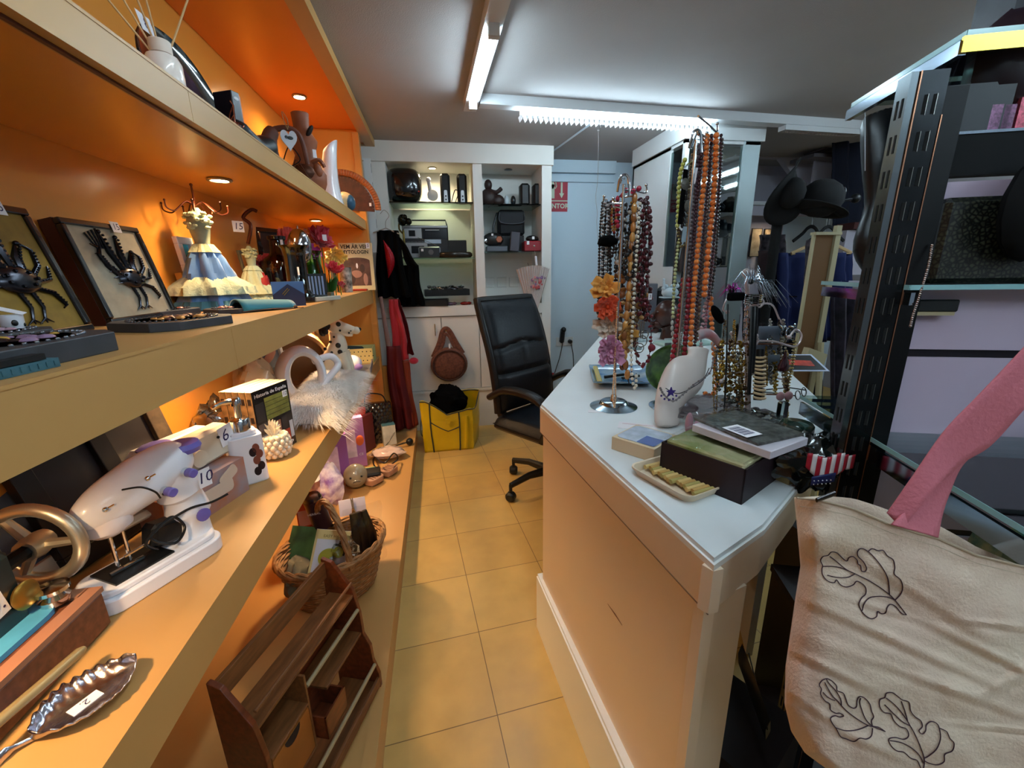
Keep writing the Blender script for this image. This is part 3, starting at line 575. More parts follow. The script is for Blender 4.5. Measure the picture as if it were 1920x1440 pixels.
# dalmatian figurine
p = Q(640, 722, S3); t = thing('dalmatian_figurine', 'sitting spotted white dog figurine looking right on the third shelf', 'figurine', (p.x-.01, p.y, S3), rad(-5))
DOG = mat('cream glazed ceramic', 'dccfb8', .3, coat=.5); SPOT = mat('black glaze', '141414', .3)
b = B(); b.tube(crv([(-.02, .0, .0), (-.03, 0, .07), (-.005, 0, .15), (.02, 0, .22), (.015, 0, .275), (.012, 0, .31)], 5), [.075, .078, .08, .08, .078, .076, .074, .07, .068, .066, .064, .06, .056, .052, .05, .048, .044, .042, .04, .038, .036, .036, .036, .036, .036, .03], 18, flat=.72)
b.ball((.02, 0, .315), .048, (1, .8, .85)); b.tube([(.03, 0, .315), (.07, 0, .305), (.125, 0, .292)], [.034, .028, .017], 14); b.ball((.122, 0, .294), .02)
b.tube([(.03, 0, .29), (.08, 0, .275), (.10, 0, .272)], [.018, .013, .008], 8)
for y in (-.03, .03): b.tube(crv([(.035, y, .18), (.06, y, .10), (.055, y*1.1, .02)], 4), [.034, .030, .026, .023, .021, .02, .02, .02, .022], 10); b.ball((.068, y*1.1, .012), .022, (1.4, .9, .7)); b.ball((-.045, y*1.5, .05), .05, (1.2, .7, 1)); b.ball((.015, y*1.9, .015), .024, (1.6, .8, .7))
body = b.make('body', DOG, t)
for y in (-1, 1): b = B(); b.tube(crv([(-.0, y*.034, .335), (-.03, y*.044, .31), (-.035, y*.044, .275)], 4), [.012, .016, .02, .022, .022, .02, .018, .014, .008], 8, flat=.5); b.make('ear', SPOT, t)
b = B()
for c, r in (((-.02, -.052, .30), .018), ((.045, -.034, .333), .013), ((.0, -.05, .245), .008), ((.035, -.048, .225), .014), ((.04, -.046, .19), .013), ((-.03, -.054, .21), .009), ((-.05, -.052, .15), .01), ((-.04, -.062, .06), .019), ((-.02, -.075, .025), .016), ((.06, -.045, .10), .01), ((.14, 0, .30), .009), ((.05, -.036, .30), .006), ((.09, -.024, .285), .005), ((.1, -.022, .295), .004), ((.0, -.052, .19), .007), ((.02, -.05, .27), .006)): b.ball(c, r, (1, .35, 1), u=8, v=6)
b.make('spots', SPOT, t)
# polka box with things
t = thing('polka_dot_box', 'pale green and yellow polka dot storage box against the end panel', 'storage box', (-.555, 2.97, S3), rad(2))
PG = mat('pale green card', 'b8bc80', .6); b = B(); w_, d_, h_ = .21, .17, .10
b.bx(-w_/2, w_/2, -d_/2, -d_/2+.006, 0, h_, 1); b.bx(-w_/2, w_/2, d_/2-.006, d_/2, 0, h_); b.bx(-w_/2, -w_/2+.006, -d_/2, d_/2, 0, h_); b.bx(w_/2-.006, w_/2, -d_/2, d_/2, 0, h_); b.bx(-w_/2, w_/2, -d_/2, d_/2, 0, .004)
b.make('box', [PG, mat('yellow card', 'e8d088', .6)], t)
b = B()
for i in range(8):
    for k in range(3): b.M = T3((-.09+i*.026+(k % 2)*.013, -d_/2-.0004, .02+k*.03)) @ RX(pi/2); b.lathe([(0, 0), (.004, 0)], 8)
b.make('polka_dots', BLACK, t)
b = B(); b.cb((-.03, .02, .07), (.12, .1, .05), (.1, .1, 0), bev=.01); b.make('dark_contents', mat('teal cloth', '204048', .8), t)
t = thing('plastic_tray', 'grey plastic tray holding a white and purple bundle beside the polka dot box', 'tray', (-.53, 2.68, S3), rad(5))
b = B(); b.bx(-.10, .10, -.14, .14, 0, .006); b.bx(-.10, -.094, -.14, .14, 0, .04); b.bx(.094, .10, -.14, .14, 0, .04); b.make('tray', mat('grey plastic', '6c7080', .35), t)
b = B(); b.ball((-.01, -.05, .06), .06, (1, 1, .8)); b.make('white_bundle', mat('white cloth', 'd8d8e8', .7), t); b = B(); b.ball((.0, -.08, .04), .045, (1.2, .6, .6)); b.make('purple_bundle', mat('lilac cloth', '8870b0', .7), t)
# framed relief tiles --------------------------------------------------
def relief(b, flip=1, s=1.0, mi=1):
    # peacock-like dragon relief in local XZ plane on y=0 facing -y
    def P(pts, r, fl=.7):
        b.tube([(x*s*flip, -.003, z*s) for x, z in pts], [q*.78 for q in r], 7, mi=mi)
        for (a, c), (e, g), rr1 in zip(pts[:-1], pts[1:], r):
            if rr1 > .004:
                for k in range(5): f_ = k/5; b.ball(((a+(e-a)*f_)*s*flip, -.003-rr1*.7, (c+(g-c)*f_)*s), rr1*.32, u=5, v=4, mi=mi)
    b.ball((.012*flip*s, -.005, .085*s), .036*s, (1.25, .25, .72), mi=mi); [b.ball(((.012+.03*cos(k*.9))*flip*s, -.013, (.085+.014*sin(k*.9))*s), .0035, u=5, v=4, mi=mi) for k in range(7)]
    P([(-.02, .09), (-.045, .115), (-.055, .14), (-.045, .158), (-.065, .165)], [.010, .008, .006, .006, .002])
    for k in range(6): P([(-.022-.006*k, .075+.014*k), (-.04-.005*k, .072+.014*k)], [.003, .001])
    for k in range(4): P([(-.05+.006*k, .155), (-.065+.012*k, .19+.004*k)], [.0025, .003])
    for a, c in (((0, .1), (-.025, .195)), ((.015, .1), (.02, .185)), ((.03, .095), (.05, .15))): P([a, ((a[0]+c[0])/2-.006, (a[1]+c[1])/2), c], [.009, .010, .003]); b.ball((c[0]*flip*s, -.005, c[1]*s), .005*s, mi=mi)
    P([(.045, .09), (.07, .11), (.075, .14), (.06, .15)], [.007, .006, .004, .002]); P([(.045, .08), (.08, .085), (.09, .11)], [.006, .005, .002]); P([(.04, .07), (.07, .06), (.085, .035), (.075, .03)], [.006, .006, .004, .002])
    for x in (.0, .025): P([(x, .065), (x+.006, .035), (x-.004, .015)], [.005, .004, .003]); [P([(x-.004, .015), (x-.004+d, .006)], [.003, .001]) for d in (-.016, 0, .014)]
PEW = mat('dark pewter relief', '34343a', .22, .9); FRB = mat('black varnished frame', '120c0c', .2, coat=.6)
def tile(label, p, rz, w_, h, bg, tilt, flip, price_x, s):
    t = thing('framed_relief_tile', label, 'framed picture', p, 0, 'framed dragon relief tiles', rot=(tilt, 0, rz))
    b = B(); fw_ = .014
    for x0, x1, z0, z1 in ((-w_/2, w_/2, h-fw_, h), (-w_/2, w_/2, 0, fw_), (-w_/2, -w_/2+fw_, fw_, h-fw_), (w_/2-fw_, w_/2, fw_, h-fw_)): b.bx(x0, x1, -.006, .03, z0, z1)
    b.make('frame', FRB, t, bev=.003); B().bx(-w_/2-.001, w_/2+.001, .006, .034, -.001, h+.001).make('side_case', mat('mahogany', '3c140c', .35), t)
    B().bx(-w_/2+fw_, w_/2-fw_, 0, .01, fw_, h-fw_).make('backing', bg, t)
    b = B(); b.M = T3((0, 0, .02)); relief(b, flip, s, 0); b.make('relief_figure', PEW, t)
    price(t, '15', T3((price_x, -.008, h-.008)) @ RX(pi/2), .028, .026); return t
pa = at(213, 590, x=-.735); pb = at(322, 580, x=-.735)
tile('right framed relief tile with a grey ground and black frame, tagged 15', ((pa.x+pb.x)/2+.0, (pa.y+pb.y)/2, S2+.002), rad(88), pb.y-pa.y+.02, .238, mat('grey stone ground', '948c78', .6, var=.15, vs=30), rad(-13), 1, .035, 1.0)
tile('left framed relief tile with a mustard ground at the photo edge, tagged 15', (-.70, .885, S2+.002), rad(92), .235, .24, mat('mustard felt ground', '8a6a20', .7, var=.15, vs=40), rad(-14), 1, .05, 1.0)
# flat octagonal decorated boards ------------------------------------------
SL = mat('dark slate board', '3c3c40', .45, var=.2, vs=20)
def plaque(label, p, rz, w_, d_, tone, seed, z=0, th=.018):
    t = thing('decorated_plaque', label, 'plaque', (p.x, p.y, S2+z), rz, 'beaded flat plaques lying on the second shelf')
    c = .035; poly = [(-w_/2+c, -d_/2), (w_/2-c, -d_/2), (w_/2, -d_/2+c), (w_/2, d_/2-c), (w_/2-c, d_/2), (-w_/2+c, d_/2), (-w_/2, d_/2-c), (-w_/2, -d_/2+c)]
    B().prism(poly, 0, th).make('board', SL, t, bev=.0015)
    b = B(); rr_ = random.Random(seed); n = 46
    for k in range(n): a = 2*pi*k/n; b.ball((w_*.42*cos(a), d_*.42*sin(a), th+.001), .0028, u=6, v=4)
    b.make('bead_ring', mat('pewter beads', '8a8a90', .25, .9), t)
    b = B(); b.lathe([(0, th+.001), (.36, th+.001)], 32, sx=w_, sy=d_); b.make('ground', tone, t)
    b = B()
    for k in range(26): a = rr_.uniform(0, 2*pi); q = rr_.uniform(.02, .30); b.ball((w_*q*cos(a), d_*q*sin(a), th+.002), rr_.uniform(.005, .011), (1, 1, .45), u=7, v=4, mi=rr_.randrange(3))
    b.make('raised_flowers', [mat('pl a'+str(seed), ['8a5c50', '6a5a80', 'c0a050', 'a06868'][seed % 4], .4, .3), mat('pl pewter', '4a464a', .25, .8), mat('pl b'+str(seed), ['c08a4a', 'b898a8', '9a80a0', '58505a'][seed % 4], .4, .2)], t)
TB = mat('tan ground', 'a09080', .5)
plaque('beaded slate plaque lying in front of the right tile, front one of an overlapping pair', Q(330, 612, S2), rad(70), .20, .17, mat('dark ground', '3a3034', .4), 0)
plaque('beaded slate plaque lying behind the front one of the right tile pair', Q(300, 592, S2), rad(74), .20, .14, mat('dark ground', '3a3034', .4), 3, z=.0005, th=.016)
plaque('dark beaded plaque lying between the blue doll skirt and shelf edge', Q(452, 584, S2), rad(62), .19, .13, mat('dark ground', '3a3034', .4), 3, th=.014)
plaque('floral plaque with yellow and pink flowers nearest the viewer on the second shelf', Vector((-.555, .635, 0)), rad(88), .24, .15, TB, 2, th=.028)
plaque('violet flowered plaque partly hidden behind the yellow and pink floral plaque', Vector((-.66, .70, 0)), rad(84), .24, .10, mat('violet ground', '504868', .5), 1, th=.030)
b = B(); b.cb((0, 0, .006), (.14, .05, .011)); 
for k in range(14): b.cb((-.065+k*.01, -.0255, .006), (.005, .001, .006))
t = thing('teal_box', 'teal ridged flat box at the left photo edge on the second shelf', 'box', (-.495, .53, S2), rad(86)); b.make('lid', mat('teal card', '3c6470', .5), t)
b = B(); b.cb((-.01, .0, .016), (.13, .05, .007)); b.text('* *', .03, T3((-.02, 0, .0197)), 1); b.make('notebook', [BLACK, PAPER], t)
# little white cup with tag
p = Q(140, 612, S2+.0); t = thing('mini_cup', 'tiny white cup with black marks standing beside the mustard framed tile', 'cup', (-.662, .79, S2+.028))
b = B(); b.lathe([(.010, 0), (.013, .004), (.014, .024), (.012, .024), (.011, .004), (0, .004)], 18); b.make('cup', WPL, t)
b = B(); b.cb((.003, 0, .03), (.03, .014, .001), (.2, .35, .3)); b.make('paper_tag', PAPER, t)
b = B(); b.ball((.010, -.008, .012), .005, (.6, 1, 1)); b.ball((.011, .004, .008), .004, (.6, 1, 1)); b.make('black_mark', BLACK, t)
# mannequin jewellery dolls --------------------------------------------------
COPPER = mat('copper wire', '5a2c1c', .3, .8); LACE = mat('cream lace', 'b4bea0', .8, bump=.6, bs=120); SAT = mat('blue satin', '5a86c0', .35, var=.25, vs=12, sheen=.4); BOD = mat('grey green bodice', '9aa48c', .5, var=.3, vs=16)
def doll(label, p, H, hooks, rz, body_only=False):
    t = thing('jewellery_doll', label, 'jewellery stand', p, rz)
    s = H/.40
    def rip(am): return lambda a, z: 1+am*sin(a*9+z*20)+am*.6*sin(a*5+1)+am*.35*sin(a*23+z*60)
    b = B(); b.lathe([(.100*s, 0), (.104*s, .01*s), (.082*s, .07*s), (.068*s, .12*s), (.05*s, .17*s), (.027*s, .215*s)], 72, ripple=rip(.12)); b.make('skirt', SAT if not body_only else LACE, t)
    b = B(); b.lathe([(.112*s, .062*s), (.130*s, .050*s), (.118*s, .075*s), (.096*s, .092*s), (.074*s, .108*s)], 90, ripple=lambda a, z: 1+.07*sin(a*9+z*20)+.05*sin(a*17+z*90)+.1*sin(a)); b.make('lace_flounce', LACE, t)
    b = B(); b.lathe([(.112*s, .0), (.120*s, .004*s), (.104*s, .03*s)], 90, ripple=lambda a, z: 1+.06*sin(a*9)+.05*sin(a*21)); b.make('hem_ruffle', mat('teal net hem', '4a7c88', .7, bump=.5, bs=90) if not body_only else LACE, t)
    b = B(); b.lathe([(.026*s, .205*s), (.022*s, .222*s), (.028*s, .25*s), (.034*s, .285*s), (.030*s, .302*s), (.016*s, .318*s), (.008*s, .33*s)], 20, sy=.8); b.make('bodice', BOD, t)
    b = B(); rr_ = random.Random(3)
    for k in range(34):
        a = rr_.uniform(0, 2*pi); z = rr_.uniform(.262, .312); b.ball((.034*s*cos(a), .030*s*sin(a), z*s), .009*s, (1, 1, .7), u=6, v=4)
    b.make('neck_ruffle', LACE, t)
    b = B(); b.lathe([(.040*s, .195*s), (.046*s, .188*s), (.028*s, .215*s)], 32, ripple=rip(.1)); b.make('waist_frill', LACE, t)
    if hooks:
        b = B(); b.tube([(0, 0, .32*s), (0, 0, .40*s)], .003*s, 8); b.ball((0, 0, .40*s), .005*s)
        b.make('post', COPPER, t)
        for k in range(hooks):
            a = 2*pi*k/hooks+.3; d = Vector((cos(a), sin(a), 0)); z0 = Vector((0, 0, .335*s))
            b = B(); b.tube(crv([z0, z0+d*.025*s+Vector((0, 0, .012*s)), z0+d*.055*s-Vector((0, 0, .012*s)), z0+d*.07*s-Vector((0, 0, .022*s)), z0+d*.09*s-Vector((0, 0, .014*s)), z0+d*.092*s+Vector((0, 0, .006*s))], 5), .0022*s, 6)
            b.ball(z0+d*.092*s+Vector((0, 0, .007*s)), .0035*s, u=6, v=5); b.make('hook', COPPER, t)
    return t
p = Q(408, 580, S2); doll('doll-shaped jewellery stand in a blue satin and lace gown with copper hooks', (p.x-.02, p.y+.03, S2), .385, 7, .3)
t = doll('smaller lace-dressed jewellery doll behind the blue gown, tagged 15', (-.735, 1.93, S2), .27, 0, .5, True)
b = B(); b.tube(crv([(0, 0, .23), (.02, 0, .30), (.0, .01, .33), (.03, .0, .36), (.05, .0, .355)], 5), .007, 8); b.make('hook_post', COPPER, t)
price(t, '15', T3((-.03, -.05, .29)) @ RZ(.3) @ RX(pi/2), .04, .04)
f = frame('framed_photo', 'small white frame with turquoise picture behind the jewellery doll', (-.80, 1.60, S2+.12), rad(88), .085, .11, rad(-6), WPL, .022, mat('turquoise picture', '3cb0c0', .4, var=.5, vs=30), .015)
b = B(); b.bx(-.05, .05, 0, .02, -.12, 0); b.make('support', ORANGE, f); 
# black frame etc. behind
frame('framed_picture', 'black box frame leaning behind the amber bottle', (-.77, 2.38, S2), rad(62), .22, .33, rad(-10), FRB, .02, mat('brown picture', '3a241c', .4), .04)
frame('framed_picture', 'small olive diamond-tilted frame behind the blue gown', (-.79, 2.05, S2+.11), rad(80), .11, .10, rad(-8), mat('olive frame', '6c6a54', .5), .012, ORANGE, .01)
# --- glass and flowers ----------------------------------------------
AMB = glassmat('amber glass', '9c4a14', 1.0, .05); SMK = glassmat('smoked glass', 'a89060', .8, .05)
p = Q(500, 566, S2); t = thing('amber_bottle', 'amber glass demijohn bottle with white label under the black box frame', 'bottle', (-.665, 2.05, S2))
b = B(); b.lathe([(0, 0), (.08, 0), (.085, .01), (.085, .14), (.078, .165), (.04, .19), (.032, .20), (.030, .25), (.036, .255), (.036, .268), (.026, .27), (.026, .2)], 32); b.make('bottle', AMB, t); b = B(); b.cb((.025, -.022, .235), (.010, .001, .035), (0, 0, .6)); b.make('label_strip', PAPER, t)
def petals(b, c, r, n, rings, mi=0, ax=Vector((0, 0, 1)), cup=.4, sd=1):
    rr_ = random.Random(sd); q = ax.to_track_quat('Z', 'Y').to_matrix().to_4x4(); old = b.M; b.M = old @ T3(c) @ q
    for k in range(rings):
        f_ = 1-k/rings*.75
        for j in range(n):
            a = 2*pi*(j+.5*(k % 2))/n+rr_.uniform(-.1, .1); ca, sa = cos(a), sin(a); L_ = r*f_*rr_.uniform(.78, 1.12); w_ = L_*.62*6/n*1.1; jz = rr_.uniform(-.3, .45)
            def P(u, v, ca=ca, sa=sa, L_=L_, w_=w_, jz=jz): 
                rad_ = L_*v; wd_ = w_*sin(min(1, v*1.05)*pi*.62+.25)*(u-.5); h_ = L_*(cup+k*.25+jz)*v*v+abs(u-.5)*w_*.5+.08*L_*sin(u*9+jz*9)*v
                return (ca*rad_-sa*wd_, sa*rad_+ca*wd_, h_)
            b.grid(P, 4, 4, mi)
    b.M = old
def flower(name, label, p, col, r, c, n=6, rings=4, stem=True, cat='artificial flower', col2=None, ax=(0.5, -.6, .6), green='4c7a30'):
    t = thing(name, label, cat, p); b = B(); petals(b, Vector(c), r, n, rings, 0, Vector(ax).normalized(), sd=int(r*999)); b.make('petals', mat('petal '+col, col, .6, sheen=.4, var=.15, vs=40), t, solid=.0008)
    if stem: b = B(); c = Vector(c); b.tube(crv([(0, 0, 0), (c.x*.2, c.y*.2, c.z*.5), c], 6), .0028, 6); b.make('stem', mat('stem '+green, green, .6), t)
    return t
def fl_at(px, py, X): q = at(px, py, x=X); return q
q = fl_at(540, 455, -.66); flower('artificial_flower', 'large coral fabric flower beside the dark box frame', (q.x-.02, q.y+.03, S2), 'e04a38', .062, (.02, -.03, q.z-S2), 6, 4)
q = fl_at(602, 455, -.56); t = flower('artificial_flower', 'large crimson fabric flower with a white price label', (q.x, q.y, S2), 'b80c24', .07, (0, 0, q.z-S2), 6, 4); price(t, '', T3((.03, -.045, q.z-S2+.02)) @ RZ(.4) @ RX(pi/2), .02, .03)
q = fl_at(587, 475, -.60); flower('artificial_flower', 'magenta fabric flower half hidden under the crimson one', (q.x, q.y-.03, S2), 'c0389c', .05, (0, 0, q.z-S2-.01), 6, 4)
q = fl_at(573, 450, -.64); flower('artificial_flower', 'pale orange and white flower behind the crimson one', (q.x, q.y, S2), 'e8a070', .05, (0, 0, q.z-S2), 6, 3)
q = fl_at(628, 480, -.58); flower('artificial_flower', 'drooping yellow-orange fabric flower left of the mythology book', (q.x, q.y, S2), 'ecc860', .065, (0, 0, q.z-S2), 7, 4, ax=(.3, -.6, -.2))
q = fl_at(625, 507, -.50); flower('artificial_flower', 'small bright red rose lying low in front of the green vase', (q.x, q.y, S2), 'd01020', .045, (0, 0, q.z-S2), 6, 5)
q = fl_at(638, 535, -.50); flower('artificial_flower', 'tiny dark red flower with yellow centre low on the shelf', (q.x, q.y, S2), 'a81828', .022, (0, 0, q.z-S2), 6, 3)
q = fl_at(500, 500, -.72); flower('artificial_flower', 'dark red flower on a stem between the blue gown and amber bottle', (q.x, q.y, S2), 'a01418', .05, (0, 0, q.z-S2), 6, 4)
q = fl_at(493, 520, -.70); crumple('red_cloth_figure', 'small red cloth figure behind the blue gown', (q.x, q.y, S2), (.05, .05, .11), mat('red cloth', '9c1c18', .6), 8, 'figurine')
# smoked glass vase + metallic egg
p = Q(572, 575, S2); p = Vector((-.53, 1.80, S2))
t = thing('smoked_glass_vase', 'tall fluted smoked glass vase behind the navy envelope box', 'vase', p)
b = B(); b.lathe([(0, 0), (.05, 0), (.053, .02), (.038, .05), (.037, .17), (.042, .20), (.055, .215), (.052, .215), (.036, .195), (.033, .05), (0, .03)], 36, ripple=lambda a, z: 1+.03*cos(a*16)); b.make('vase', SMK, t); b = B(); b.cb((.016, -.034, .12), (.008, .001, .03), (0, 0, .3)); b.make('label_strip', PAPER, t)
q = at(562, 462, x=-.53); t = thing('foil_egg', 'large mirrored metallic egg ornament standing in the smoked glass vase', 'ornament', (q.x, q.y, q.z-.055))
b = B(); b.ball((0, 0, .055), .055, (.8, .8, 1.25), u=24, v=16); b.tube([(0, 0, .115), (0, 0, .135)], [.006, .001], 6); b.make('egg', mat('mirror foil', 'b8b8c0', .08, 1, bump=.4, bs=25), t)
# green vase
p = Vector((-.60, 2.30, S2)); t = thing('green_glass_vase', 'lime green glass vase filled with leaves behind the striped card box', 'vase', p)
b = B(); b.lathe([(0, 0), (.06, 0), (.065, .02), (.05, .10), (.035, .19), (.05, .22), (.047, .22), (.032, .19), (.046, .1), (.06, .02), (0, .01)], 28); b.make('vase', glassmat('lime glass', '9cd04a', .9, .08), t)
b = B(); rr_ = random.Random(6)
for k in range(9): a = rr_.uniform(0, 6.28); d = Vector((cos(a), sin(a), 0)); b.tube([d*.01+Vector((0, 0, .02)), d*.03+Vector((0, 0, .12)), d*.045+Vector((0, 0, .2+rr_.random()*.03))], [.006, .012, .001], 6, flat=.3)
b.make('leaves', mat('lime leaves', '9cc850', .5, var=.3, vs=20), t)
p = Q(607, 553, S2); t = thing('artificial_leaf_clump', 'dark green artificial leaves under the small red rose', 'artificial plant', (-.51, 2.16, S2)); b = B()
for k in range(14): a = rr_.uniform(0, 6.28); d = Vector((cos(a), sin(a), 0)); b.tube([Vector((0, 0, .005)), d*.025+Vector((0, 0, .05)), d*.05+Vector((0, 0, .07+rr_.random()*.04))], [.004, .018, .001], 6, flat=.25)
b.make('leaves', mat('dark leaves', '1e5a20', .5, var=.3, vs=20), t)
# small boxes at the front
p = Q(546, 574, S2); t = thing('envelope_box', 'navy and light blue envelope-shaped gift box at the shelf edge', 'gift box', (p.x-.005, p.y+.01, S2), rad(18))
b = B(); b.cb((0, 0, .042), (.10, .02, .084)); b.make('box', mat('light blue card', '5078b0', .4), t)
b = B(); b.M = T3((0, -.0102, 0)) @ RX(pi/2); b.prism([(-.05, .002), (.05, .002), (.05, .04), (-.0, .076), (-.05, .04)], 0, .002); b.make('flap', mat('navy card', '232a4c', .45), t)
b = B(); b.M = T3((-.008, -.0125, .05)) @ RX(pi/2) @ RZ(.8); b.bx(-.014, .014, .002, .004, 0, .0005); b.bx(-.014, .014, -.004, -.002, 0, .0005); b.make('gold_line', GOLD, t)
p = Q(593, 556, S2); t = thing('striped_box', 'blue and white striped slim box standing behind the white lidded box', 'box', (-.50, 1.95, S2), rad(20)); b = B(); b.cb((0, 0, .055), (.075, .03, .11)); b.make('box', BLACK, t)
b = B()
for k in range(5): b.bx(-.034+k*.013, -.027+k*.013, -.0156, -.015, .012, .10)
b.make('stripe', mat('pale blue stripe', '8ca0c4', .5), t)
p = Q(618, 563, S2); t = thing('lidded_box', 'flat off-white lidded box with a black clip on top at the shelf edge', 'box', (-.465, 1.88, S2), rad(60)); b = B(); b.cb((0, 0, .010), (.14, .06, .018), bev=.003); b.make('box', mat('off white card', 'b8b0a0', .5), t)
b = B(); b.cb((-.02, 0, .022), (.07, .025, .006), bev=.002); b.tube(crv([(.02, 0, .02), (-.05, .01, .03), (-.07, .01, .05)], 4), .002, 5); b.make('clip', BLACK, t); b = B(); b.cb((.045, 0, .026), (.02, .02, .014)); b.make('buckle', mat('grey buckle', '707868', .4, .5), t)
# teal glasses case
p = Q(512, 580, S2); t = thing('glasses_case', 'teal fabric glasses case lying open with a wavy dark lining', 'glasses case', (-.535, 1.445, S2), rad(52))
def casef(u, v): a = pi*u; return (-.085+.17*v, .035*cos(a), .004+.034*sin(a)*(1-.35*v))
b = B(); b.grid(casef, 14, 10); b.make('case', mat('teal suede', '2c8090', .8, sheen=.5), t, solid=.004)
b = B(); b.grid(lambda u, v: (-.083+.16*v, .03*cos(pi*u), .003+.026*sin(pi*u)*(1-.3*v)), 14, 8); b.make('lining', mat('dark green lining', '142c2c', .7), t); b = B(); b.tube(crv([(-.09, -.036, .004), (0, -.04, .006), (.07, -.045, .002), (.10, -.05, .002)], 5), .0015, 5); b.ball((.075, -.045, .006), .006); b.make('cord', mat('brown cord', '5c4030', .6), t)
# zebra glass, reed glass, book
t = thing('patterned_glass', 'drinking glass with a black and white scroll pattern before the mythology book', 'glass', Q(652, 548, S2)); b = B(); b.lathe([(0, 0), (.03, 0), (.034, .10), (.036, .145), (.033, .145), (.030, .01), (0, .01)], 24); b.make('glass', mat('scroll pattern', 'cac4b8', .3, col2='2a2420', vs=30), t)
t = thing('twig_vase', 'narrow clear vase of pale twigs beside the yellow flower', 'vase', Q(640, 548, S2)+Vector((-.05, .05, 0))); b = B(); b.lathe([(0, 0), (.03, 0), (.022, .12), (.026, .2), (.024, .2), (.02, .12), (0, .01)], 18); b.make('vase', GLASS, t); b = B()
for k in range(7): b.tube([(rr_.uniform(-.01, .01), rr_.uniform(-.01, .01), .01), (rr_.uniform(-.03, .03), rr_.uniform(-.02, .02), .24)], .003, 5)
b.make('twigs', mat('pale twig', 'd8c8b0', .6), t)
bz = Q(705, 545, S2); bw = .262; bh = .345
t = thing('mythology_book', 'large cream mythology book with an arched painting standing against the end panel', 'book', (-.512, 3.02, S2), rad(3), rot=(rad(-6), 0, rad(3))); t.scale = (.80, 1, .89)
b = B(); b.cb((0, .015, bh/2), (bw, .026, bh)); b.make('cover', mat('cream book cover', 'c8bc94', .5), t)
b = B(); b.M = T3((0, .0018, 0)); f_ = RX(pi/2); arch = [(-.105, .035), (.105, .035), (.105, .215)]+[(.105*cos(a), .215+.025*sin(a)) for a in [pi*k/10 for k in range(1, 10)]]+[(-.105, .215)]
b.M = T3((0, .0018, 0)) @ f_; b.prism(arch, 0, .0006, 0); b.M = T3((0, .0010, 0)); b.ball((-.01, 0, .12), .035, (1.3, .02, .8), mi=1); b.ball((.04, 0, .16), .02, (1, .03, 1.6), mi=2); b.ball((.0, 0, .18), .014, (.6, .05, 1.4), mi=3); b.ball((-.05, 0, .09), .03, (1, .02, 1.5), mi=2); b.ball((.06, 0, .08), .03, (.6, .02, 1.5), mi=1)
b.make('arched_painting', [mat('painting brown', '5a3c34', .5, var=.5, vs=14), mat('painting rose', '9c7468', .5), mat('painting umber', '3a2420', .5), PAPER], t)
b = B(); b.M = T3((0, .001, 0)); b.text('VEM ÄR VEM', .040, T3((-.005, 0, bh-.028)) @ f_, 0, bold=.001); b.text('MYTOLOGIN', .036, T3((-.005, 0, bh-.066)) @ f_, 0, bold=.001); b.make('title_lettering', mat('dark lettering', '241c14', .6), t)
price(t, '5', T3((.10, .0005, bh-.02)) @ f_, .03, .04)
b = B(); b.cb((0, 0, .006), (.11, .05, .012), bev=.004); o = b.make('red_wallet', mat('red leather', '8c2418', .4)); o.location = (-.50, 2.93, S2); tag(o, 'small red leather purse lying at the foot of the mythology book', 'purse')
# ---- top shelf items ------------------------------------------------
p = at(322, 92, x=-.49); px_ = p.x; py_ = p.y
t = thing('reed_diffuser', 'white glass reed diffuser with pale sticks on the top shelf edge', 'diffuser', (-.470, .995, S1))
t.scale = (.8, .8, .8)
b = B(); b.lathe([(0, 0), (.034, 0), (.036, .006), (.036, .045), (.030, .058), (.018, .062), (.018, .066)], 28); b.make('bottle', mat('frosted blush glass', 'e8d8cc', .25, coat=.5), t)
b = B(); b.lathe([(.021, .064), (.022, .068), (.022, .088), (.020, .09), (0, .09)], 24); b.make('cap', mat('pale wood cap', 'd8c4b4', .5), t)
rr_ = random.Random(2)
for dx, dy in ((.05, .03), (-.045, -.03), (-.02, -.015), (.0, -.02), (-.075, -.05)):
    b = B(); b.tube([(dx*.1, dy*.1, .05), (dx*1.6, dy*1.6, .24)], .0022, 6); b.make('reed', mat('reed', 'c8a070', .7), t)
q = at(300, 60, x=-.62)
t = thing('oval_tray', 'black lacquer oval tray with a violet flower scene leaning on the orange back', 'tray', (-.64, 1.50, S1), 0, rot=(rad(-12), 0, rad(86)))
b = B(); b.M = T3((0, 0, .155)) @ RX(pi/2); b.lathe([(0, 0), (.115, 0), (.14, .006), (.152, .014), (.155, .012), (.14, .0), (.11, -.006), (0, -.006)], 40, sx=1.15, sy=1.0); b.make('tray', mat('black lacquer', '0c1414', .12, coat=1), t)
b = B(); b.M = T3((0, -.001, .155)) @ RX(pi/2); b.lathe([(0, 0), (.105, 0)], 32, sx=1.15); b.make('painted_scene', mat('violet scene', '5c4a68', .35, col2='161018', vs=16), t)
price(t, '8', T3((-.09, -.016, .285)) @ RX(pi/2), .05, .045)
b = B(); b.cb((0, 0, .11), (.14, .012, .22)); o = b.make('yellow_folder', mat('yellow card', 'e8b010', .5)); o.location = (-.77, 1.62, S1); o.rotation_euler = (rad(-10), 0, rad(88)); tag(o, 'bright yellow card standing behind the black oval tray', 'card')
t = thing('boxed_book', 'dark spined boxed book with copper sides standing on the top shelf', 'book', (-.60, 1.60, S1), rad(66))
b = B(); b.cb((0, 0, .10), (.03, .07, .20), bev=.002); b.make('spine', mat('dark spine', '1c1416', .3, var=.4, vs=20), t)
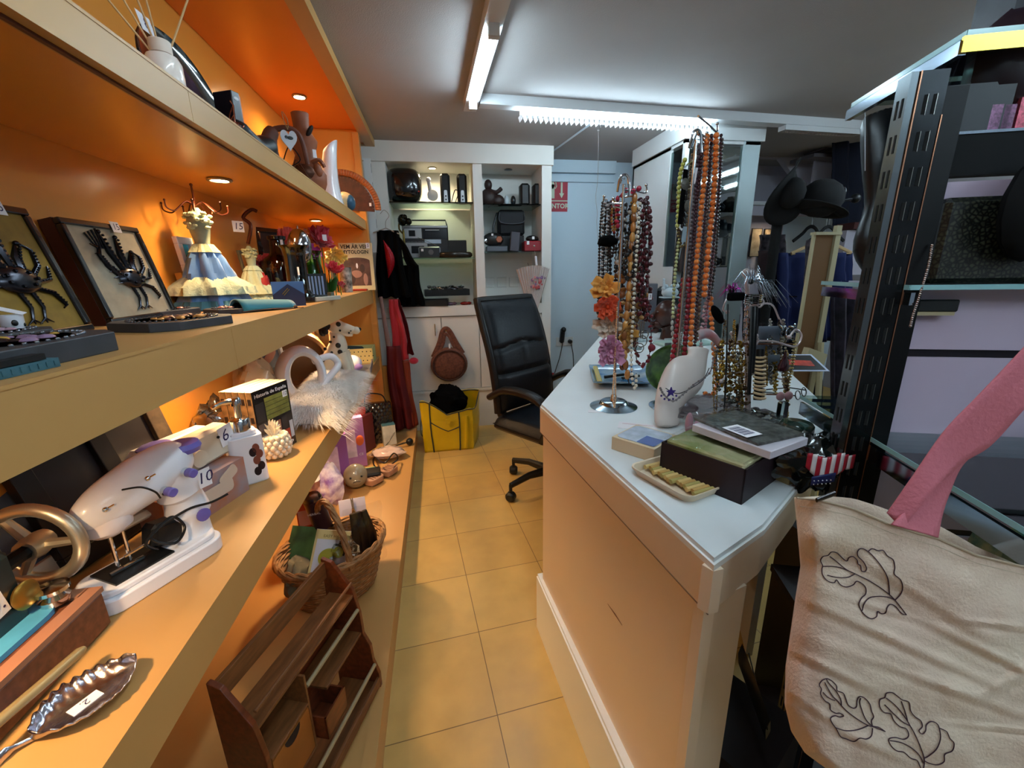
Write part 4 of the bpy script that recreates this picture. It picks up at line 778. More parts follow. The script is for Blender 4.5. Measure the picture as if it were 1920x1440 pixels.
b = B(); b.cb((.018, 0.004, .098), (.005, .07, .19)); b.make('copper_cover', mat('copper cover', '7a4434', .3, .3, var=.3, vs=10), t); b = B(); b.ball((0, -.036, .18), .010, (1, .1, .5)); b.make('spine_emblem', PAPER, t)
t = thing('metal_ornament', 'small copper wire ornament beside the dark shoe-shaped object', 'ornament', (-.50, 1.36, S1)); b = B()
for k in range(4): b.tube(crv([(0, 0, .01*k), (.018, .01, .012*k+.01), (-.015, .012, .014*k+.02), (.004, 0, .02*k+.03)], 4), .0016, 5)
b.tube([(0, 0, .04), (.004, .0, .09), (-.002, 0, .10)], .0018, 5); b.cb((0, 0, .03), (.022, .018, .03)); b.make('wire', mat('rose copper', 'a06858', .25, .9), t)
t = thing('black_clutch', 'black pointed shoe ornament lying on the top shelf', 'shoe', (-.515, 1.52, S1), rad(80)); b = B(); b.tube(crv([(-.09, 0, .08), (-.06, 0, .05), (0, 0, .03), (.06, 0, .045), (.09, 0, .03)], 5), [.002, .01, .018, .024, .026, .027, .028, .029, .030, .030, .030, .030, .032, .034, .034, .034, .03, .026, .02, .012, .006], 14, flat=1.2); b.make('body', mat('matte black', '0e1214', .5), t)
TERRA = mat('terracotta', '8c4c2c', .55, var=.25, vs=12); TERRD = mat('dark terracotta', '6a3826', .55, var=.3, vs=12)
t = thing('clay_figure', 'brown clay seated figure with a looped wire arm left of the white heart tag', 'clay figure', (-.52, 1.78, S1), rad(20))
b = B(); b.tube(crv([(-.03, 0, 0), (-.035, 0, .06), (-.03, 0, .12), (-.01, 0, .155)], 5), [.035, .036, .036, .034, .032, .03, .03, .028, .028, .026, .026, .024, .024, .022, .02, .014], 14); b.make('body', TERRD, t)
b = B(); b.tube(crv([(-.02, 0, .15), (.03, -.01, .16), (.07, -.01, .14), (.085, 0, .05)], 5), [.010]*8+[.008]*8, 8); b.make('arm', TERRD, t); b = B(); b.tube(crv([(.0, -.02, .04), (.03, -.02, .10), (.06, -.02, .06), (.02, -.02, .03)], 5), .002, 5); b.make('wire', DARKM, t)
q = at(541, 265, x=-.50); t = thing('heart_tag', 'white wooden heart tag with a small bird print hanging by a cord', 'heart tag', (-.47, q.y-.10, q.z-.02), rad(20))
hp = [(.026*(16*sin(a)**3)/16, .03*(13*cos(a)-5*cos(2*a)-2*cos(3*a)-cos(4*a))/16) for a in [2*pi*k/28 for k in range(28)]]
b = B(); b.M = RX(pi/2) ; b.prism([(x, y*1.25) for x, y in hp], -.002, .002); b.make('heart', mat('white wood', 'c8ccd4', .5), t)
b = B(); b.ball((0.004, -.003, .004), .008, (1.2, .1, .7)); b.ball((-.008, -.003, .006), .005, (1, .1, 1)); b.make('bird_print', BLACK, t); b = B(); b.tube(crv([(0, 0, .03), (-.008, .0, .055), (-.01, .004, .085), (.004, .004, .06), (0, 0, .03)], 4), .0012, 5); b.make('cord', mat('jute', '9c7c50', .8), t)
t = thing('clay_vase', 'tall brown clay vase shaped like stacked bulges with cut openings', 'vase', (-.50, 2.03, S1))
b = B(); b.lathe([(0, 0), (.062, 0), (.072, .025), (.075, .06), (.05, .10), (.038, .13), (.05, .165), (.055, .185), (.036, .215), (.030, .24), (.034, .285), (.030, .288), (.026, .24), (0, .22)], 28, sy=.8); b.make('body', TERRA, t)
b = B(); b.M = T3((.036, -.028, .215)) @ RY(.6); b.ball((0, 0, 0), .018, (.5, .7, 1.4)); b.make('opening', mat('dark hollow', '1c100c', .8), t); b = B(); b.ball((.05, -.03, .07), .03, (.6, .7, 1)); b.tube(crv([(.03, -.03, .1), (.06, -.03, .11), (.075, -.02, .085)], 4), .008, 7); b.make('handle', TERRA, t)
price(t, '', T3((.048, -.042, .13)) @ RZ(.5) @ RX(pi/2), .014, .03)
t = thing('wire_basket_ornament', 'bent dark wire and leaf ornament between the clay figure and clay vase', 'ornament', (-.49, 1.93, S1)); b = B()
for k in range(3): b.tube(crv([(-.04, -.01*k, .0), (-.02, -.01, .05+.02*k), (.02, -.02, .03), (.04, -.01, .0)], 5), .0022, 5)
b.ball((0, 0, .05), .03, (1.4, .5, 1)); b.make('wire', mat('dark copper', '5c3828', .4, .6), t)
t = thing('white_vase', 'smooth white flared vase with slanted mouth on the top shelf', 'vase', (-.53, 2.55, S1))
def wv(u, v):
    a = u*2*pi; z = v*.30; r = .072-.08*v+.045*v*v; return (r*cos(a)+.03*v*v, r*sin(a), z+(.03*cos(a)*v**3))
b = B(); b.grid(wv, 30, 14); b.make('vase', CER, t, solid=.003)
t = thing('ball_figurine', 'round cream figurine head with a blue patch at the end of the top shelf', 'figurine', (-.478, 2.66, S1)); b = B(); b.ball((0, 0, .05), .052, u=20, v=14); b.make('head', mat('cream glaze', 'd8b884', .35, coat=.5), t)
b = B(); b.ball((.028, -.006, .045), .042, (.75, 1, 1), u=16, v=10); b.make('blue_patch', mat('blue glaze', '2c5470', .35), t); b = B(); b.ball((-.018, -.045, .07), .011, (1, .4, .8)); b.ball((-.03, -.043, .03), .008, (1, .4, .6), mi=1); b.make('painted_eye', [mat('olive eye', '5c5c40', .4), mat('red lip', 'a0503c', .4)], t)
# wooden fan at the end
fc = at(652, 392, y=3.06); t = thing('wooden_fan', 'open brown wooden folding fan fixed upright past the end of the top shelf', 'fan', (fc.x-.03, 3.108, fc.z+.01), 0)
R1 = .235; a0, a1 = rad(-3), rad(100)
FANM = mat('fretwork wood', '4c2414', .5, var=.35, vs=24); n = 17
b = B()
for k in range(n): a = a0+(a1-a0)*k/(n-1); b.M = RY(-a) ; b.cb((R1*.42, -.0006*k, 0), (R1*.80, .0012, R1*.085))
b.make('blades', FANM, t)
b = B(); pts = [(R1*cos(a), -.006, R1*sin(a)) for a in [a0+(a1-a0)*k/24 for k in range(25)]]; pi_ = [(R1*.84*cos(a), -.006, R1*.84*sin(a)) for a in [a0+(a1-a0)*k/24 for k in range(25)]]
for k in range(24): b.add([pts[k], pts[k+1], pi_[k+1], pi_[k]], [(0, 1, 2, 3)])
b.make('rim', mat('fan rim wood', '9c5c34', .5), t, solid=.003)
price(t, '', T3((R1*.72, -.012, R1*.10)) @ RX(pi/2), .014, .02)
# ---- bottom shelf: spice rack ------------------------------------------
RACK = mat('reddish oiled wood', '6c3218', .35, var=.35, vs=8, stretch=(2, 10, 10), coat=.2); RACKL = mat('mid brown board', '7a4c28', .4, var=.3, vs=8, stretch=(2, 12, 12)); ROD = mat('pale dowel', 'a08c68', .5)
t = thing('spice_rack', 'reddish wooden wall rack with dowels and small drawers on the lowest shelf', 'rack', (-.425, .91, S0), rad(70.4))
prof = [(0, 0), (-.135, 0), (-.135, .05), (-.12, .10), (-.118, .15), (-.10, .19), (-.098, .26), (-.085, .34), (-.03, .425), (0, .435)]
HW = .185
for s_ in (-1, 1):
    b = B(); b.M = T3((s_*HW, 0, 0)) @ Matrix(((0, 0, 1, 0), (1, 0, 0, 0), (0, 1, 0, 0), (0, 0, 0, 1))); b.prism(prof, -.006, .006); b.make('side_panel', RACK, t, bev=.002)
def bd(x0, x1, y0, y1, z0, z1, nm='shelf', m_=RACKL): return B().bx(x0, x1, y0, y1, z0, z1).make(nm, m_, t, bev=.001)
i_ = HW-.006
bd(-i_, i_, -.012, -.002, .375, .425, 'top_rail'); bd(-i_, i_, -.085, -.012, .318, .326); bd(-i_, i_, -.010, -.003, .10, .30, 'back_board', RACK)
bd(.01, i_, -.095, -.012, .19, .198); bd(-i_, i_, -.13, -.012, .012, .020); bd(-i_, i_, -.135, -.127, .008, .04, 'front_rail'); bd(-i_, -.06, -.10, -.012, .235, .241)
bd(-.062, -.056, -.10, -.012, .10, .318, 'divider'); bd(-i_, -.06, -.10, -.012, .10, .106)
def rod(y, z, m_, r=.005): B().tube([(-i_, y, z), (i_, y, z)], r, 10).make('dowel', m_, t)
rod(-.085, .365, RACKL, .004)
B().tube([(-.05, -.093, .275), (i_, -.093, .275)], .0055, 10).make('dowel', ROD, t); rod(-.125, .085, ROD, .0055)
d = B(); d.bx(-.052, .03, -.13, -.126, .12, .185); d.bx(-.052, -.048, -.13, -.05, .12, .185); d.bx(.026, .03, -.13, -.05, .12, .185); d.bx(-.052, .03, -.054, -.05, .12, .185); d.bx(-.052, .03, -.13, -.05, .12, .124); d.make('open_drawer', RACK, t)
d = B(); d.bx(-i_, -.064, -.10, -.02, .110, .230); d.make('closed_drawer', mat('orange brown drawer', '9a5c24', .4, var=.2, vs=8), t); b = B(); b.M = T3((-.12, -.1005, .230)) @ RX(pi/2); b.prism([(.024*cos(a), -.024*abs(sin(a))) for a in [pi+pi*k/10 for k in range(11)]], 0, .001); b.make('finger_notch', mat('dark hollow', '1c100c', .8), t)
# ---- wicker basket ------------------------------------------------------
WK = mat('wicker', 'a07040', .6, var=.35, vs=40); bc = Vector((-.455, 1.50, S0))
t = thing('wicker_basket', 'oval wicker basket with arched handle full of packaged oddments', 'basket', bc, rad(35))
b = B(); ns_ = 40; lv = 16
for i in range(lv):
    f_ = i/(lv-1); rx, ry = .145+.05*f_, .115+.04*f_; z = .008+f_*.18
    b.tube([(rx*cos(2*pi*k/ns_)*(1+.012*(1 if (k+i) % 2 else -1)), ry*sin(2*pi*k/ns_)*(1+.012*(1 if (k+i) % 2 else -1)), z) for k in range(ns_)], .0068, 5, True)
b.make('woven_wall', WK, t)
b = B(); b.lathe([(0, .004), (.14, .004), (.14, .008), (0, .008)], 30, sy=.8); b.make('bottom', WK, t)
b = B()
for q_ in range(3): b.tube([((.198)*cos(2*pi*k/60)+.005*cos(k*.9+q_*2), (.158)*sin(2*pi*k/60)+.005*sin(k*.9+q_*2), .195+.006*sin(k*.9+q_*2)) for k in range(60)], .0065, 6, True)
b.make('plaited_rim', WK, t)
b = B()
for q_ in range(3): b.tube([(.0+.006*cos(k*.7+q_*2.1), -.157*cos(pi*k/30)*(1-.10*sin(pi*k/30)), .17+.20*sin(pi*k/30)+.006*sin(k*.7+q_*2.1)) for k in range(31)], .0075, 6)
b.make('handle', WK, t)
ht_ = t
def card(name, label, cat, p, w_, h, rz, tilt, m_, th=.004, extra=None, roll=0):
    t = thing(name, label, cat, p, 0, rot=(tilt, roll, rz)); b = B(); b.cb((0, 0, h/2), (w_, th, h)); b.make('card', m_, t)
    if extra: extra(t, w_, h, th)
    return t
def magn(t, w_, h, th):
    b = B(); b.bx(-w_/2, w_/2, -th/2-.0006, -th/2, h*.82, h); b.bx(-w_/2, -w_/2+.008, -th/2-.0006, -th/2, 0, h); b.make('yellow_border', mat('yellow card', 'e0b820', .5), t)
    b = B(); b.M = T3((0, -th/2-.002, h*.48)) @ RX(pi/2); b.lathe([(.0, 0), (.036, 0), (.036, .008), (.0, .010)], 28, sy=.9, a0=.6, a1=5.6); b.lathe([(.0, 0), (.02, 0), (.02, .009), (0, .009)], 16, c=(.03, .022, 0)); b.make('yellow_tape_measure', mat('matt yellow', 'b0a830', .4), t)
    b = B(); b.M = T3((.004, -th/2-.012, h*.60)) @ RX(pi/2); b.tube([(.036*cos(a)+.01, .026*sin(a), 0) for a in [k*.18-.4 for k in range(12)]], .004, 6); b.make('black_scale', BLACK, t)
    b = B(); b.text('EASY HAIR', .014, T3((0, -th/2-.0012, h*.88)) @ RX(pi/2), 0); b.make('card_lettering', mat('brown lettering', '8c6c20', .6), t)
card('tape_measure_card', 'white and yellow blister card with a round yellow tool in the basket', 'blister pack', (-.47, 1.385, S0+.115), .12, .185, rad(5), rad(-24), PAPER, extra=magn, roll=.28)
card('green_packet', 'green photo packet with barcode at the left inside of the wicker basket', 'packet', (-.60, 1.50, S0+.10), .10, .16, rad(30), rad(-25), mat('green packet', '4c7038', .4, var=.5, vs=12), roll=.5)
t = thing('hair_tool', 'black hair tools in a clear bag at the right side of the basket', 'hair tool', (-.345, 1.545, S0+.04), rad(20)); b = B()
for dx in (-.025, .0, .028): b.tube([(dx, 0, .02), (dx*1.1, .01, .14), (dx*.8-.01, .03, .24)], [.02, .018, .012], 10, flat=.7)
b.make('tools', BLACK, t); b = B(); b.grid(lambda u, v: ((u-.5)*.14+.01*noise.noise((v*5, u*5, 0)), -.032+.012*noise.noise((u*7, v*7, 2)), .04+v*.26), 14, 16); b.make('bag_film', PLASTIC, t)
t = thing('labelled_bottle', 'clear bottle with a dark plum label standing in the back of the basket', 'bottle', (-.50, 1.66, S0+.04), 0, rot=(rad(8), rad(-8), 0)); b = B(); b.lathe([(0, 0), (.036, 0), (.036, .30), (.03, .315), (0, .317)], 24); b.make('bottle', glassmat('bottle plastic', 'dfe4ea', .8, .08), t); b = B(); b.lathe([(.0368, .16), (.0368, .30)], 24); b.make('plum_label', mat('plum label', '2c1420', .4, var=.2, vs=20), t)
b = B(); b.text('HERBAL', .014, T3((.0, -.0375, .25)) @ RX(pi/2), 0); b.make('label_lettering', PAPER, t)
t = thing('orange_box', 'orange cardboard box end at the back left of the basket', 'box', (-.60, 1.70, S0), rad(15)); b = B(); b.cb((0, 0, .15), (.07, .06, .30)); b.make('carton', mat('orange card', 'c04c20', .5), t); b = B(); b.cb((0, -.031, .22), (.06, .001, .07)); b.make('pink_label', mat('pink label', 'd0a090', .5), t)
crumple('clear_pouch', 'crumpled clear plastic pouch beside the blister card in the basket', (-.40, 1.44, S0+.12), (.10, .08, .12), PLASTIC, 12, u=26, v=18, amp=.6)
crumple('grey_slipper', 'folded grey and brown slippers in the left front of the basket', (-.565, 1.42, S0+.05), (.09, .16, .14), mat('grey felt', '6a6048', .8), 14, 'slipper')
t = thing('scissors_pack', 'silver scissors and clips on a white card behind the basket handle', 'scissors', (-.42, 1.72, S0+.10), rad(10), rot=(rad(-15), 0, rad(10))); b = B(); b.cb((0, 0, .08), (.11, .003, .13)); b.make('card', mat('lilac card', 'c8c4d8', .5), t)
b = B(); b.tube([(-.02, -.006, .02), (.0, -.006, .08), (.004, -.006, .15)], [.009, .006, .002], 8, flat=.4); b.tube([(.02, -.006, .02), (.006, -.006, .08), (-.004, -.006, .15)], [.009, .006, .002], 8, flat=.4); b.make('scissors', CHROME, t)
# ---- far part of the bottom shelf ---------------------------------------
p = Q(668, 905, S0+.03); t = thing('ceramic_cat', 'grey ceramic cat head mug with a grumpy face behind the basket', 'figurine', (p.x, p.y, S0), rad(15)); b = B(); b.ball((0, 0, .075), .068, (1, .9, 1.05), u=20, v=14); b.ball((.0, -.045, .06), .03, (1.2, .7, .8)); b.make('head', mat('grey green glaze', '8c8470', .25, coat=.8), t)
b = B(); b.ball((-.03, -.056, .09), .006); b.ball((.03, -.056, .09), .006); b.tube([(-.02, -.078, .07), (0, -.08, .075), (.02, -.078, .07)], .002, 5); b.make('face_mark', BLACK, t)
b = B(); b.M = T3((.0, 0, 0)) @ RX(.5); b.lathe([(0, 0), (.055, 0), (.055, .02), (0, .022)], 24); o = b.make('blue_disc', mat('pale blue plastic', '8cc4d8', .4)); o.location = Q(648, 880, S0)+Vector((0, .06, .06)); tag(o, 'pale blue round lid leaning behind the grey ceramic cat', 'lid')
for k, (px, py, lb) in enumerate(((700, 905, 'left pink-brown slotted brush pad on the low shelf'), (728, 888, 'right pink-brown slotted brush pad on the low shelf'))):
    p = Q(px, py, S0); t = thing('brush_pad', lb, 'brush', (p.x+.005, p.y, S0), rad(50+k*10), 'pair of slotted brush pads'); b = B(); b.M = T3((0, 0, .028)) @ RX(.0); b.prism(rrect(.11, .085, .03), -.022, .012, 0, True); b.make('pad', mat('pinkish brown plastic', 'b08468', .45), t, bev=.004)
    b = B(); 
    for j in range(4): b.bx(-.03+j*.018, -.024+j*.018, -.03, .03, .040, .0412)
    b.make('slots', mat('pad slot dark', '5c3828', .7), t); b = B(); b.bx(-.045, .045, -.03, .03, 0, .008); b.make('bristle_base', mat('pinkish brown plastic', 'b08468', .45), t)
crumple('clear_packet', 'clear wrapped pink and white packet beside the power cord', Q(728, 858, S0), (.22, .15, .07), mat('shiny pinkish wrap', 'ccb4ac', .15, alpha=.85, coat=1, bump=.6, bs=50), 15, 'packet')
b = B(); pts = crv([Q(740, 810, S0+.11), Q(722, 838, S0+.03), Q(700, 862, S0+.01), Q(712, 880, S0+.01), Q(745, 862, S0+.02), Q(738, 850, S0+.09), Q(720, 868, S0+.09), Q(702, 850, S0+.02), Q(735, 838, S0+.02), Q(768, 828, S0+.03)], 8); b.tube(pts, .0045, 6); b.ball(pts[-1], .026, u=14, v=10); tag(b.make('electric_cable', BLACK), 'black cord ending in a round knob at the shelf edge', 'cord')
p = Q(735, 835, S0); t = thing('small_white_box', 'small white and teal box standing before the red robe', 'box', (p.x-.02, p.y+.04, S0), rad(15)); b = B(); b.cb((0, 0, .075), (.09, .07, .15)); b.make('box', mat('printed white card', 'b4b4ac', .5, var=.2, vs=20), t); b = B(); b.cb((0, 0, .151), (.09, .07, .004)); b.make('teal_lid', mat('teal card', '205058', .5), t)
p = Q(712, 812, S0); t = thing('quilted_bag', 'black quilted handbag standing at the back of the lowest shelf', 'handbag', (-.49, 3.02, S0), rad(5)); b = B(); b.grid(lambda u, v: (-.11+.22*u, -.035-.02*sin(pi*u)*sin(pi*v)-.004*abs(sin(u*18+v*18))-.004*abs(sin(u*18-v*18)), .0+.30*v), 40, 40); b.cb((0, 0, .15), (.22, .07, .30), bev=.015); b.make('body', mat('black patent', '0c0c10', .2, coat=.8), t)
b = B(); b.tube(crv([(-.07, -.01, .29), (-.05, -.02, .37), (.05, -.02, .36), (.08, -.01, .29)], 6), .005, 6); b.make('handle', BLACK, t)
p = Q(690, 810, S0); t = thing('red_game_box', 'tall red-orange box leaning beside the black quilted handbag', 'box', (-.615, 2.90, S0), rad(60)); b = B(); b.cb((0, 0, .15), (.20, .04, .28)); b.make('box', mat('red orange card', 'b83020', .45), t)
b = B(); b.cb((0, 0, .13), (.18, .03, .26)); o = b.make('maroon_book', mat('maroon card', '4c1418', .5)); o.location = (-.555, 2.84, S0); o.rotation_euler = (0, 0, rad(60)); tag(o, 'dark maroon box between the red box and black handbag', 'box')
for k, (x, y, w_, h, c1, c2, lb) in enumerate(((-.60, 2.62, .17, .33, 'b078b4', 'e8d0e0', 'purple and white doll box under the fur pelt'), (-.66, 2.42, .16, .30, '8c58a8', 'd8c4e4', 'violet patterned box left of the purple and white doll box'))):
    t = thing('toy_box', lb, 'toy box', (x, y, S0), rad(18)); b = B(); b.cb((0, 0, h/2), (w_, .06, h)); b.make('carton', mat('carton'+c1, c1, .4), t); b = B(); b.cb((-.02, -.031, h*.5), (w_*.6, .002, h*.55)); b.make('window_print', mat('pr'+c2, c2, .4, var=.3, vs=14), t)
    if k == 0: b = B(); b.ball((.055, -.034, .18), .035, (.7, .1, 1)); b.make('orange_figure_print', mat('orange print', 'e06830', .5), t); b = B(); b.text('CE', .022, T3((.055, -.0315, .085)) @ RX(pi/2), 0); b.make('mark_lettering', PAPER, t)
b = B(); b.cb((0, 0, .012), (.20, .045, .022)); o = b.make('mint_tray', mat('mint card', 'a0d4a8', .5)); o.location = (-.545, 2.50, S0); o.rotation_euler = (0, 0, rad(8)); tag(o, 'mint green strip box lying before the purple and white doll box', 'box')
b = B(); b.cb((0, 0, .03), (.20, .10, .06), bev=.01); o = b.make('black_case', BLACK); o.location = (-.50, 2.40, S0); o.rotation_euler = (0, 0, rad(10)); tag(o, 'black plastic case behind the pale blue lid', 'case')
crumple('patterned_bag', 'purple and white zigzag patterned bag under the third shelf edge', (-.63, 2.12, S0), (.16, .14, .26), mat('zigzag print', '7858a8', .4, col2='dcd8e8', vs=18), 17, 'bag')
b = B(); b.M = T3((0, 0, .02)); b.lathe([(0, 0), (.035, 0), (.035, .05), (0, .052)], 20); o = b.make('bottle_cap', WPL); o.location = (-.66, 2.02, S0+.20); tag(o, 'white plastic cap with a cord above the purple zigzag bag', 'cap')
# dark teal-toed boot at the bottom left
q = Q(320, 1440, S0); t = thing('boot', 'dark brown boot with a teal toe under the third shelf at the bottom edge', 'boot', (-.47, .58, S0), rad(75)); b = B(); b.tube(crv([(.0, 0, .26), (-.005, 0, .16), (.0, 0, .07), (.05, 0, .04), (.12, 0, .03)], 5), [.045]*6+[.042]*5+[.044]*4+[.036]*3+[.03, .024, .01], 14); b.make('shaft', mat('dark brown leather', '2c1c1c', .4), t); b = B(); b.ball((-.02, -.01, .27), .045, (1, .8, .4)); b.make('teal_patch', mat('teal patch', '1c5c78', .5), t)
G1, G2, G3, G4, GW = at_c(810, 377).z, at_c(820, 483).z, at_c(955, 381).z, at_c(965, 471).z, 1.045
YB = 3.60
def X_(px, y=YB): return at(px, 400, y=y).x
# left niche, top shelf
t = thing('motorcycle_top_case', 'glossy black motorcycle top case with red reflector on the upper left niche shelf', 'case', (-.195, YB, G1))
b = B(); b.M = T3((0, 0, .125)); b.ball((0, 0, 0), 1, u=28, v=18)
b.v = [b.M @ Vector((math.copysign(abs(q_.x)**.6, q_.x)*.135, math.copysign(abs(q_.y)**.7, q_.y)*.13, math.copysign(abs(q_.z)**.55, q_.z)*.122)) for q_ in [b.M.inverted() @ v for v in b.v]]; b.M = Matrix()
b.make('shell', mat('gloss black plastic', '0b0b0d', .15, coat=.6), t); b = B(); b.ball((.07, -.095, .075), .045, (1, .35, .3)); b.make('red_reflector', mat('reflector red', 'a01418', .2), t)
b = B(); b.ball((.05, -.085, .165), .055, (1, .4, .8)); b.make('smoked_panel', mat('smoked panel', '6c6254', .12, coat=1), t); b = B(); b.cb((-.15, 0, .17), (.02, .1, .04), bev=.006); b.make('latch', BLACK, t)
t = thing('desk_lamp', 'small grey round lamp with upright neck between the top case and black speaker', 'lamp', (.0, YB, G1))
b = B(); b.M = T3((.015, -.01, .06)) @ RX(pi/2-.2); b.lathe([(0, 0), (.042, 0), (.042, .012), (0, .014)], 24); b.M = Matrix(); b.tube([(0, 0, .08), (-.008, .0, .17)], .014, 10); b.ball((-.01, 0, .175), .019); b.make('body', mat('grey plastic pale', 'a8a8ac', .4), t); b = B(); b.tube(crv([(-.02, 0, .004), (-.08, -.01, .012), (-.11, 0, .004)], 5), .008, 6); b.make('foot', mat('grey plastic pale', 'a8a8ac', .4), t)
def speaker(label, x, g, h=.215, w_=.075, foot=True, z=None):
    t = thing('speaker', label, 'speaker', (x, YB-.01, g), 0, 'black computer speakers in the niches'); b = B(); b.cb((0, 0, h/2), (w_, .09, h), (0.0, 0, 0), bev=.016); b.make('cabinet', mat('speaker black', '101012', .5), t)
    if foot: b = B(); b.M = T3((0, -.046, .045)) @ RX(pi/2); b.prism([(-.016, -.045), (.016, -.045), (.012, .04), (.008, .048), (-.008, .048), (-.012, .04)], 0, .006); b.make('silver_panel', mat('silver plastic', 'b0b0b4', .3, .5), t); b = B(); b.M = T3((0, -.053, .05)) @ RX(pi/2); b.lathe([(0, 0), (.006, 0), (.006, .006), (0, .007)], 12); b.M = T3((0, -.053, .025)) @ RX(pi/2); b.lathe([(0, 0), (.006, 0), (.006, .006), (0, .007)], 12); b.make('knobs', BLACK, t)
    return t
speaker('left black speaker with silver control strip on the upper lit shelf', .115, G1); speaker('right black speaker with silver control strip on the upper lit shelf', .245, G1)
b = B(); b.tube(crv([(.16, YB, G1+.02), (.19, YB-.02, G1+.10), (.215, YB-.02, G1+.08), (.19, YB-.03, G1+.01), (.22, YB-.03, G1+.01)], 6), .0035, 6); tag(b.make('speaker_cable', BLACK), 'loop of black cable between the two silver-striped speakers', 'cable')
# second shelf: radios
SILP = mat('silver radio plastic', 'a4a6a8', .3, .6); GREY3 = mat('mid grey plastic', '54565a', .4)
t = thing('cassette_radio', 'large silver and black cassette radio with carry handle on the lower lit shelf', 'radio', (-.06, YB+.06, G2)); b = B(); b.cb((0, 0, .13), (.36, .09, .25), bev=.008); b.make('body', mat('radio black', '1c1c20', .4), t)
b = B(); b.bx(-.175, .175, -.048, -.045, .235, .25); b.bx(-.17, -.03, -.048, -.045, .155, .23); b.bx(-.175, -.165, -.048, -.045, .01, .235); b.make('silver_trim', SILP, t)
b = B(); b.bx(-.13, -.08, -.05, -.048, .17, .215); b.bx(-.02, .17, -.049, -.046, .15, .225); b.make('dark_window', mat('dark window', '16161a', .15), t); b = B(); b.bx(.0, .11, -.051, -.049, .215, .219); b.make('tuning_scale', PAPER, t)
b = B(); b.bx(-.01, .12, -.05, -.048, .115, .145); b.make('pale_label', mat('pale blue label', 'a8b8cc', .5), t)
b = B(); b.tube([(-.14, 0, .25), (-.14, 0, .295), (.165, 0, .295), (.175, 0, .25)], .006, 6); b.make('handle', BLACK, t)
t = thing('tape_recorder', 'grey tape recorder in front of the large silver radio', 'tape recorder', (-.135, YB-.03, G2)); b = B(); b.cb((0, 0, .06), (.17, .05, .12), bev=.006); b.make('body', SILP, t); b = B(); b.cb((0.01, -.026, .065), (.10, .003, .055)); b.make('cassette_window', mat('dark window', '16161a', .15), t)
b = B(); 
for k in range(5): b.cb((-.06+k*.028, -.01, .123), (.02, .025, .008))
b.make('keys', GREY3, t)
t = thing('pocket_radio', 'small black radio with silver edge at the front of the lower lit shelf', 'radio', (-.035, YB-.11, G2)); b = B(); b.cb((0, 0, .042), (.17, .03, .082), bev=.01); b.make('body', mat('radio rim', '8c9094', .3, .5), t); b = B(); b.cb((0, -.0155, .042), (.152, .004, .066)); b.make('front', mat('radio face', '202428', .3), t); b = B(); b.M = T3((.01, -.018, .042)) @ RX(pi/2); b.lathe([(0, 0), (.02, 0), (.02, .004), (0, .004)], 16); b.make('dial', GREY3, t); price(t, '', T3((-.055, -.019, .058)) @ RX(pi/2), .018, .018)
b = B(); b.tube([(.03, YB-.09, G2+.09), (-.12, YB-.07, G2+.155)], .0015, 5); tag(b.make('radio_aerial', CHROME), 'thin chrome aerial leaning over the small radios', 'aerial')
b = B(); b.cb((0, 0, .07), (.17, .12, .14), bev=.004); o = b.make('dark_carton', mat('dark carton', '1c1a18', .5)); o.location = (.18, YB+.08, G2); tag(o, 'dark carton to the right of the large silver radio', 'box')
b = B(); b.lathe([(0, 0), (.13, 0), (.145, .012), (.145, .03), (.13, .042), (0, .045)], 40, sy=.42); o = b.make('disc_player', mat('bronze black plastic', '2c261e', .2, .3)); o.location = (.155, YB-.09, G2); tag(o, 'flat dark oval disc player at the shelf front right of the pocket radio', 'disc player')
t = thing('gold_black_bust', 'dark gold cherub-like head ornament on the left end of the lit shelf', 'ornament', (-.225, YB-.07, G2+.0)); b = B(); b.lathe([(0, 0), (.03, 0), (.01, .02), (.008, .2), (0, .22)], 12); b.tube(crv([(0, 0, .18), (-.03, 0, .22), (-.02, 0, .30)], 4), .007, 6); b.make('stem', mat('dark brass', '5c4c20', .3, .9), t)
b = B(); b.ball((.0, -.01, .28), .036, (1, .9, 1.2)); b.ball((.045, -.01, .27), .026); b.ball((.02, -.03, .30), .02); b.make('head', mat('black bronze', '1c1c14', .2, .7), t)
# worktop trays
def heap(name, label, cat, p, ext, n, r, mats, seed, sc=(1, 1, .6)):
    rr_ = random.Random(seed); b = B()
    for k in range(n): b.ball((rr_.uniform(-ext[0], ext[0]), rr_.uniform(-ext[1], ext[1]), rr_.uniform(0, ext[2])), rr_.uniform(.6, 1)*r, (rr_.uniform(.6, 1.8), rr_.uniform(.6, 1.4), sc[2]), u=6, v=4, mi=rr_.randrange(len(mats)), rot=(0, 0, rr_.uniform(0, 3)))
    o = b.make(name, mats); o.location = p; return tag(o, label, cat, kind='stuff')
for k, (x, y, w_, z, lb) in enumerate(((.08, 3.58, .36, .075, 'upper black tray heaped with silver oddments on the white worktop'), (-.09, 3.52, .36, 0, 'lower black tray of pale jewellery on the white worktop'))):
    t = thing('black_tray', lb, 'tray', (x, y, GW+z), rad(4-8*k)); b = B(); b.bx(-w_/2, w_/2, -.09, .09, 0, .006); b.bx(-w_/2, w_/2, -.09, -.084, 0, .05); b.bx(-w_/2, w_/2, .084, .09, 0, .05); b.bx(-w_/2, -w_/2+.006, -.09, .09, 0, .05); b.bx(w_/2-.006, w_/2, -.09, .09, 0, .05); b.make('tray', BLACK, t)
heap('silver_oddments', 'tangle of silver cutlery and trinkets in the upper black tray', 'oddments', (.08, 3.58, GW+.12), (.14, .06, .03), 70, .018, [CHROME, mat('dark steel', '4a5058', .3, .8), SILV], 3)
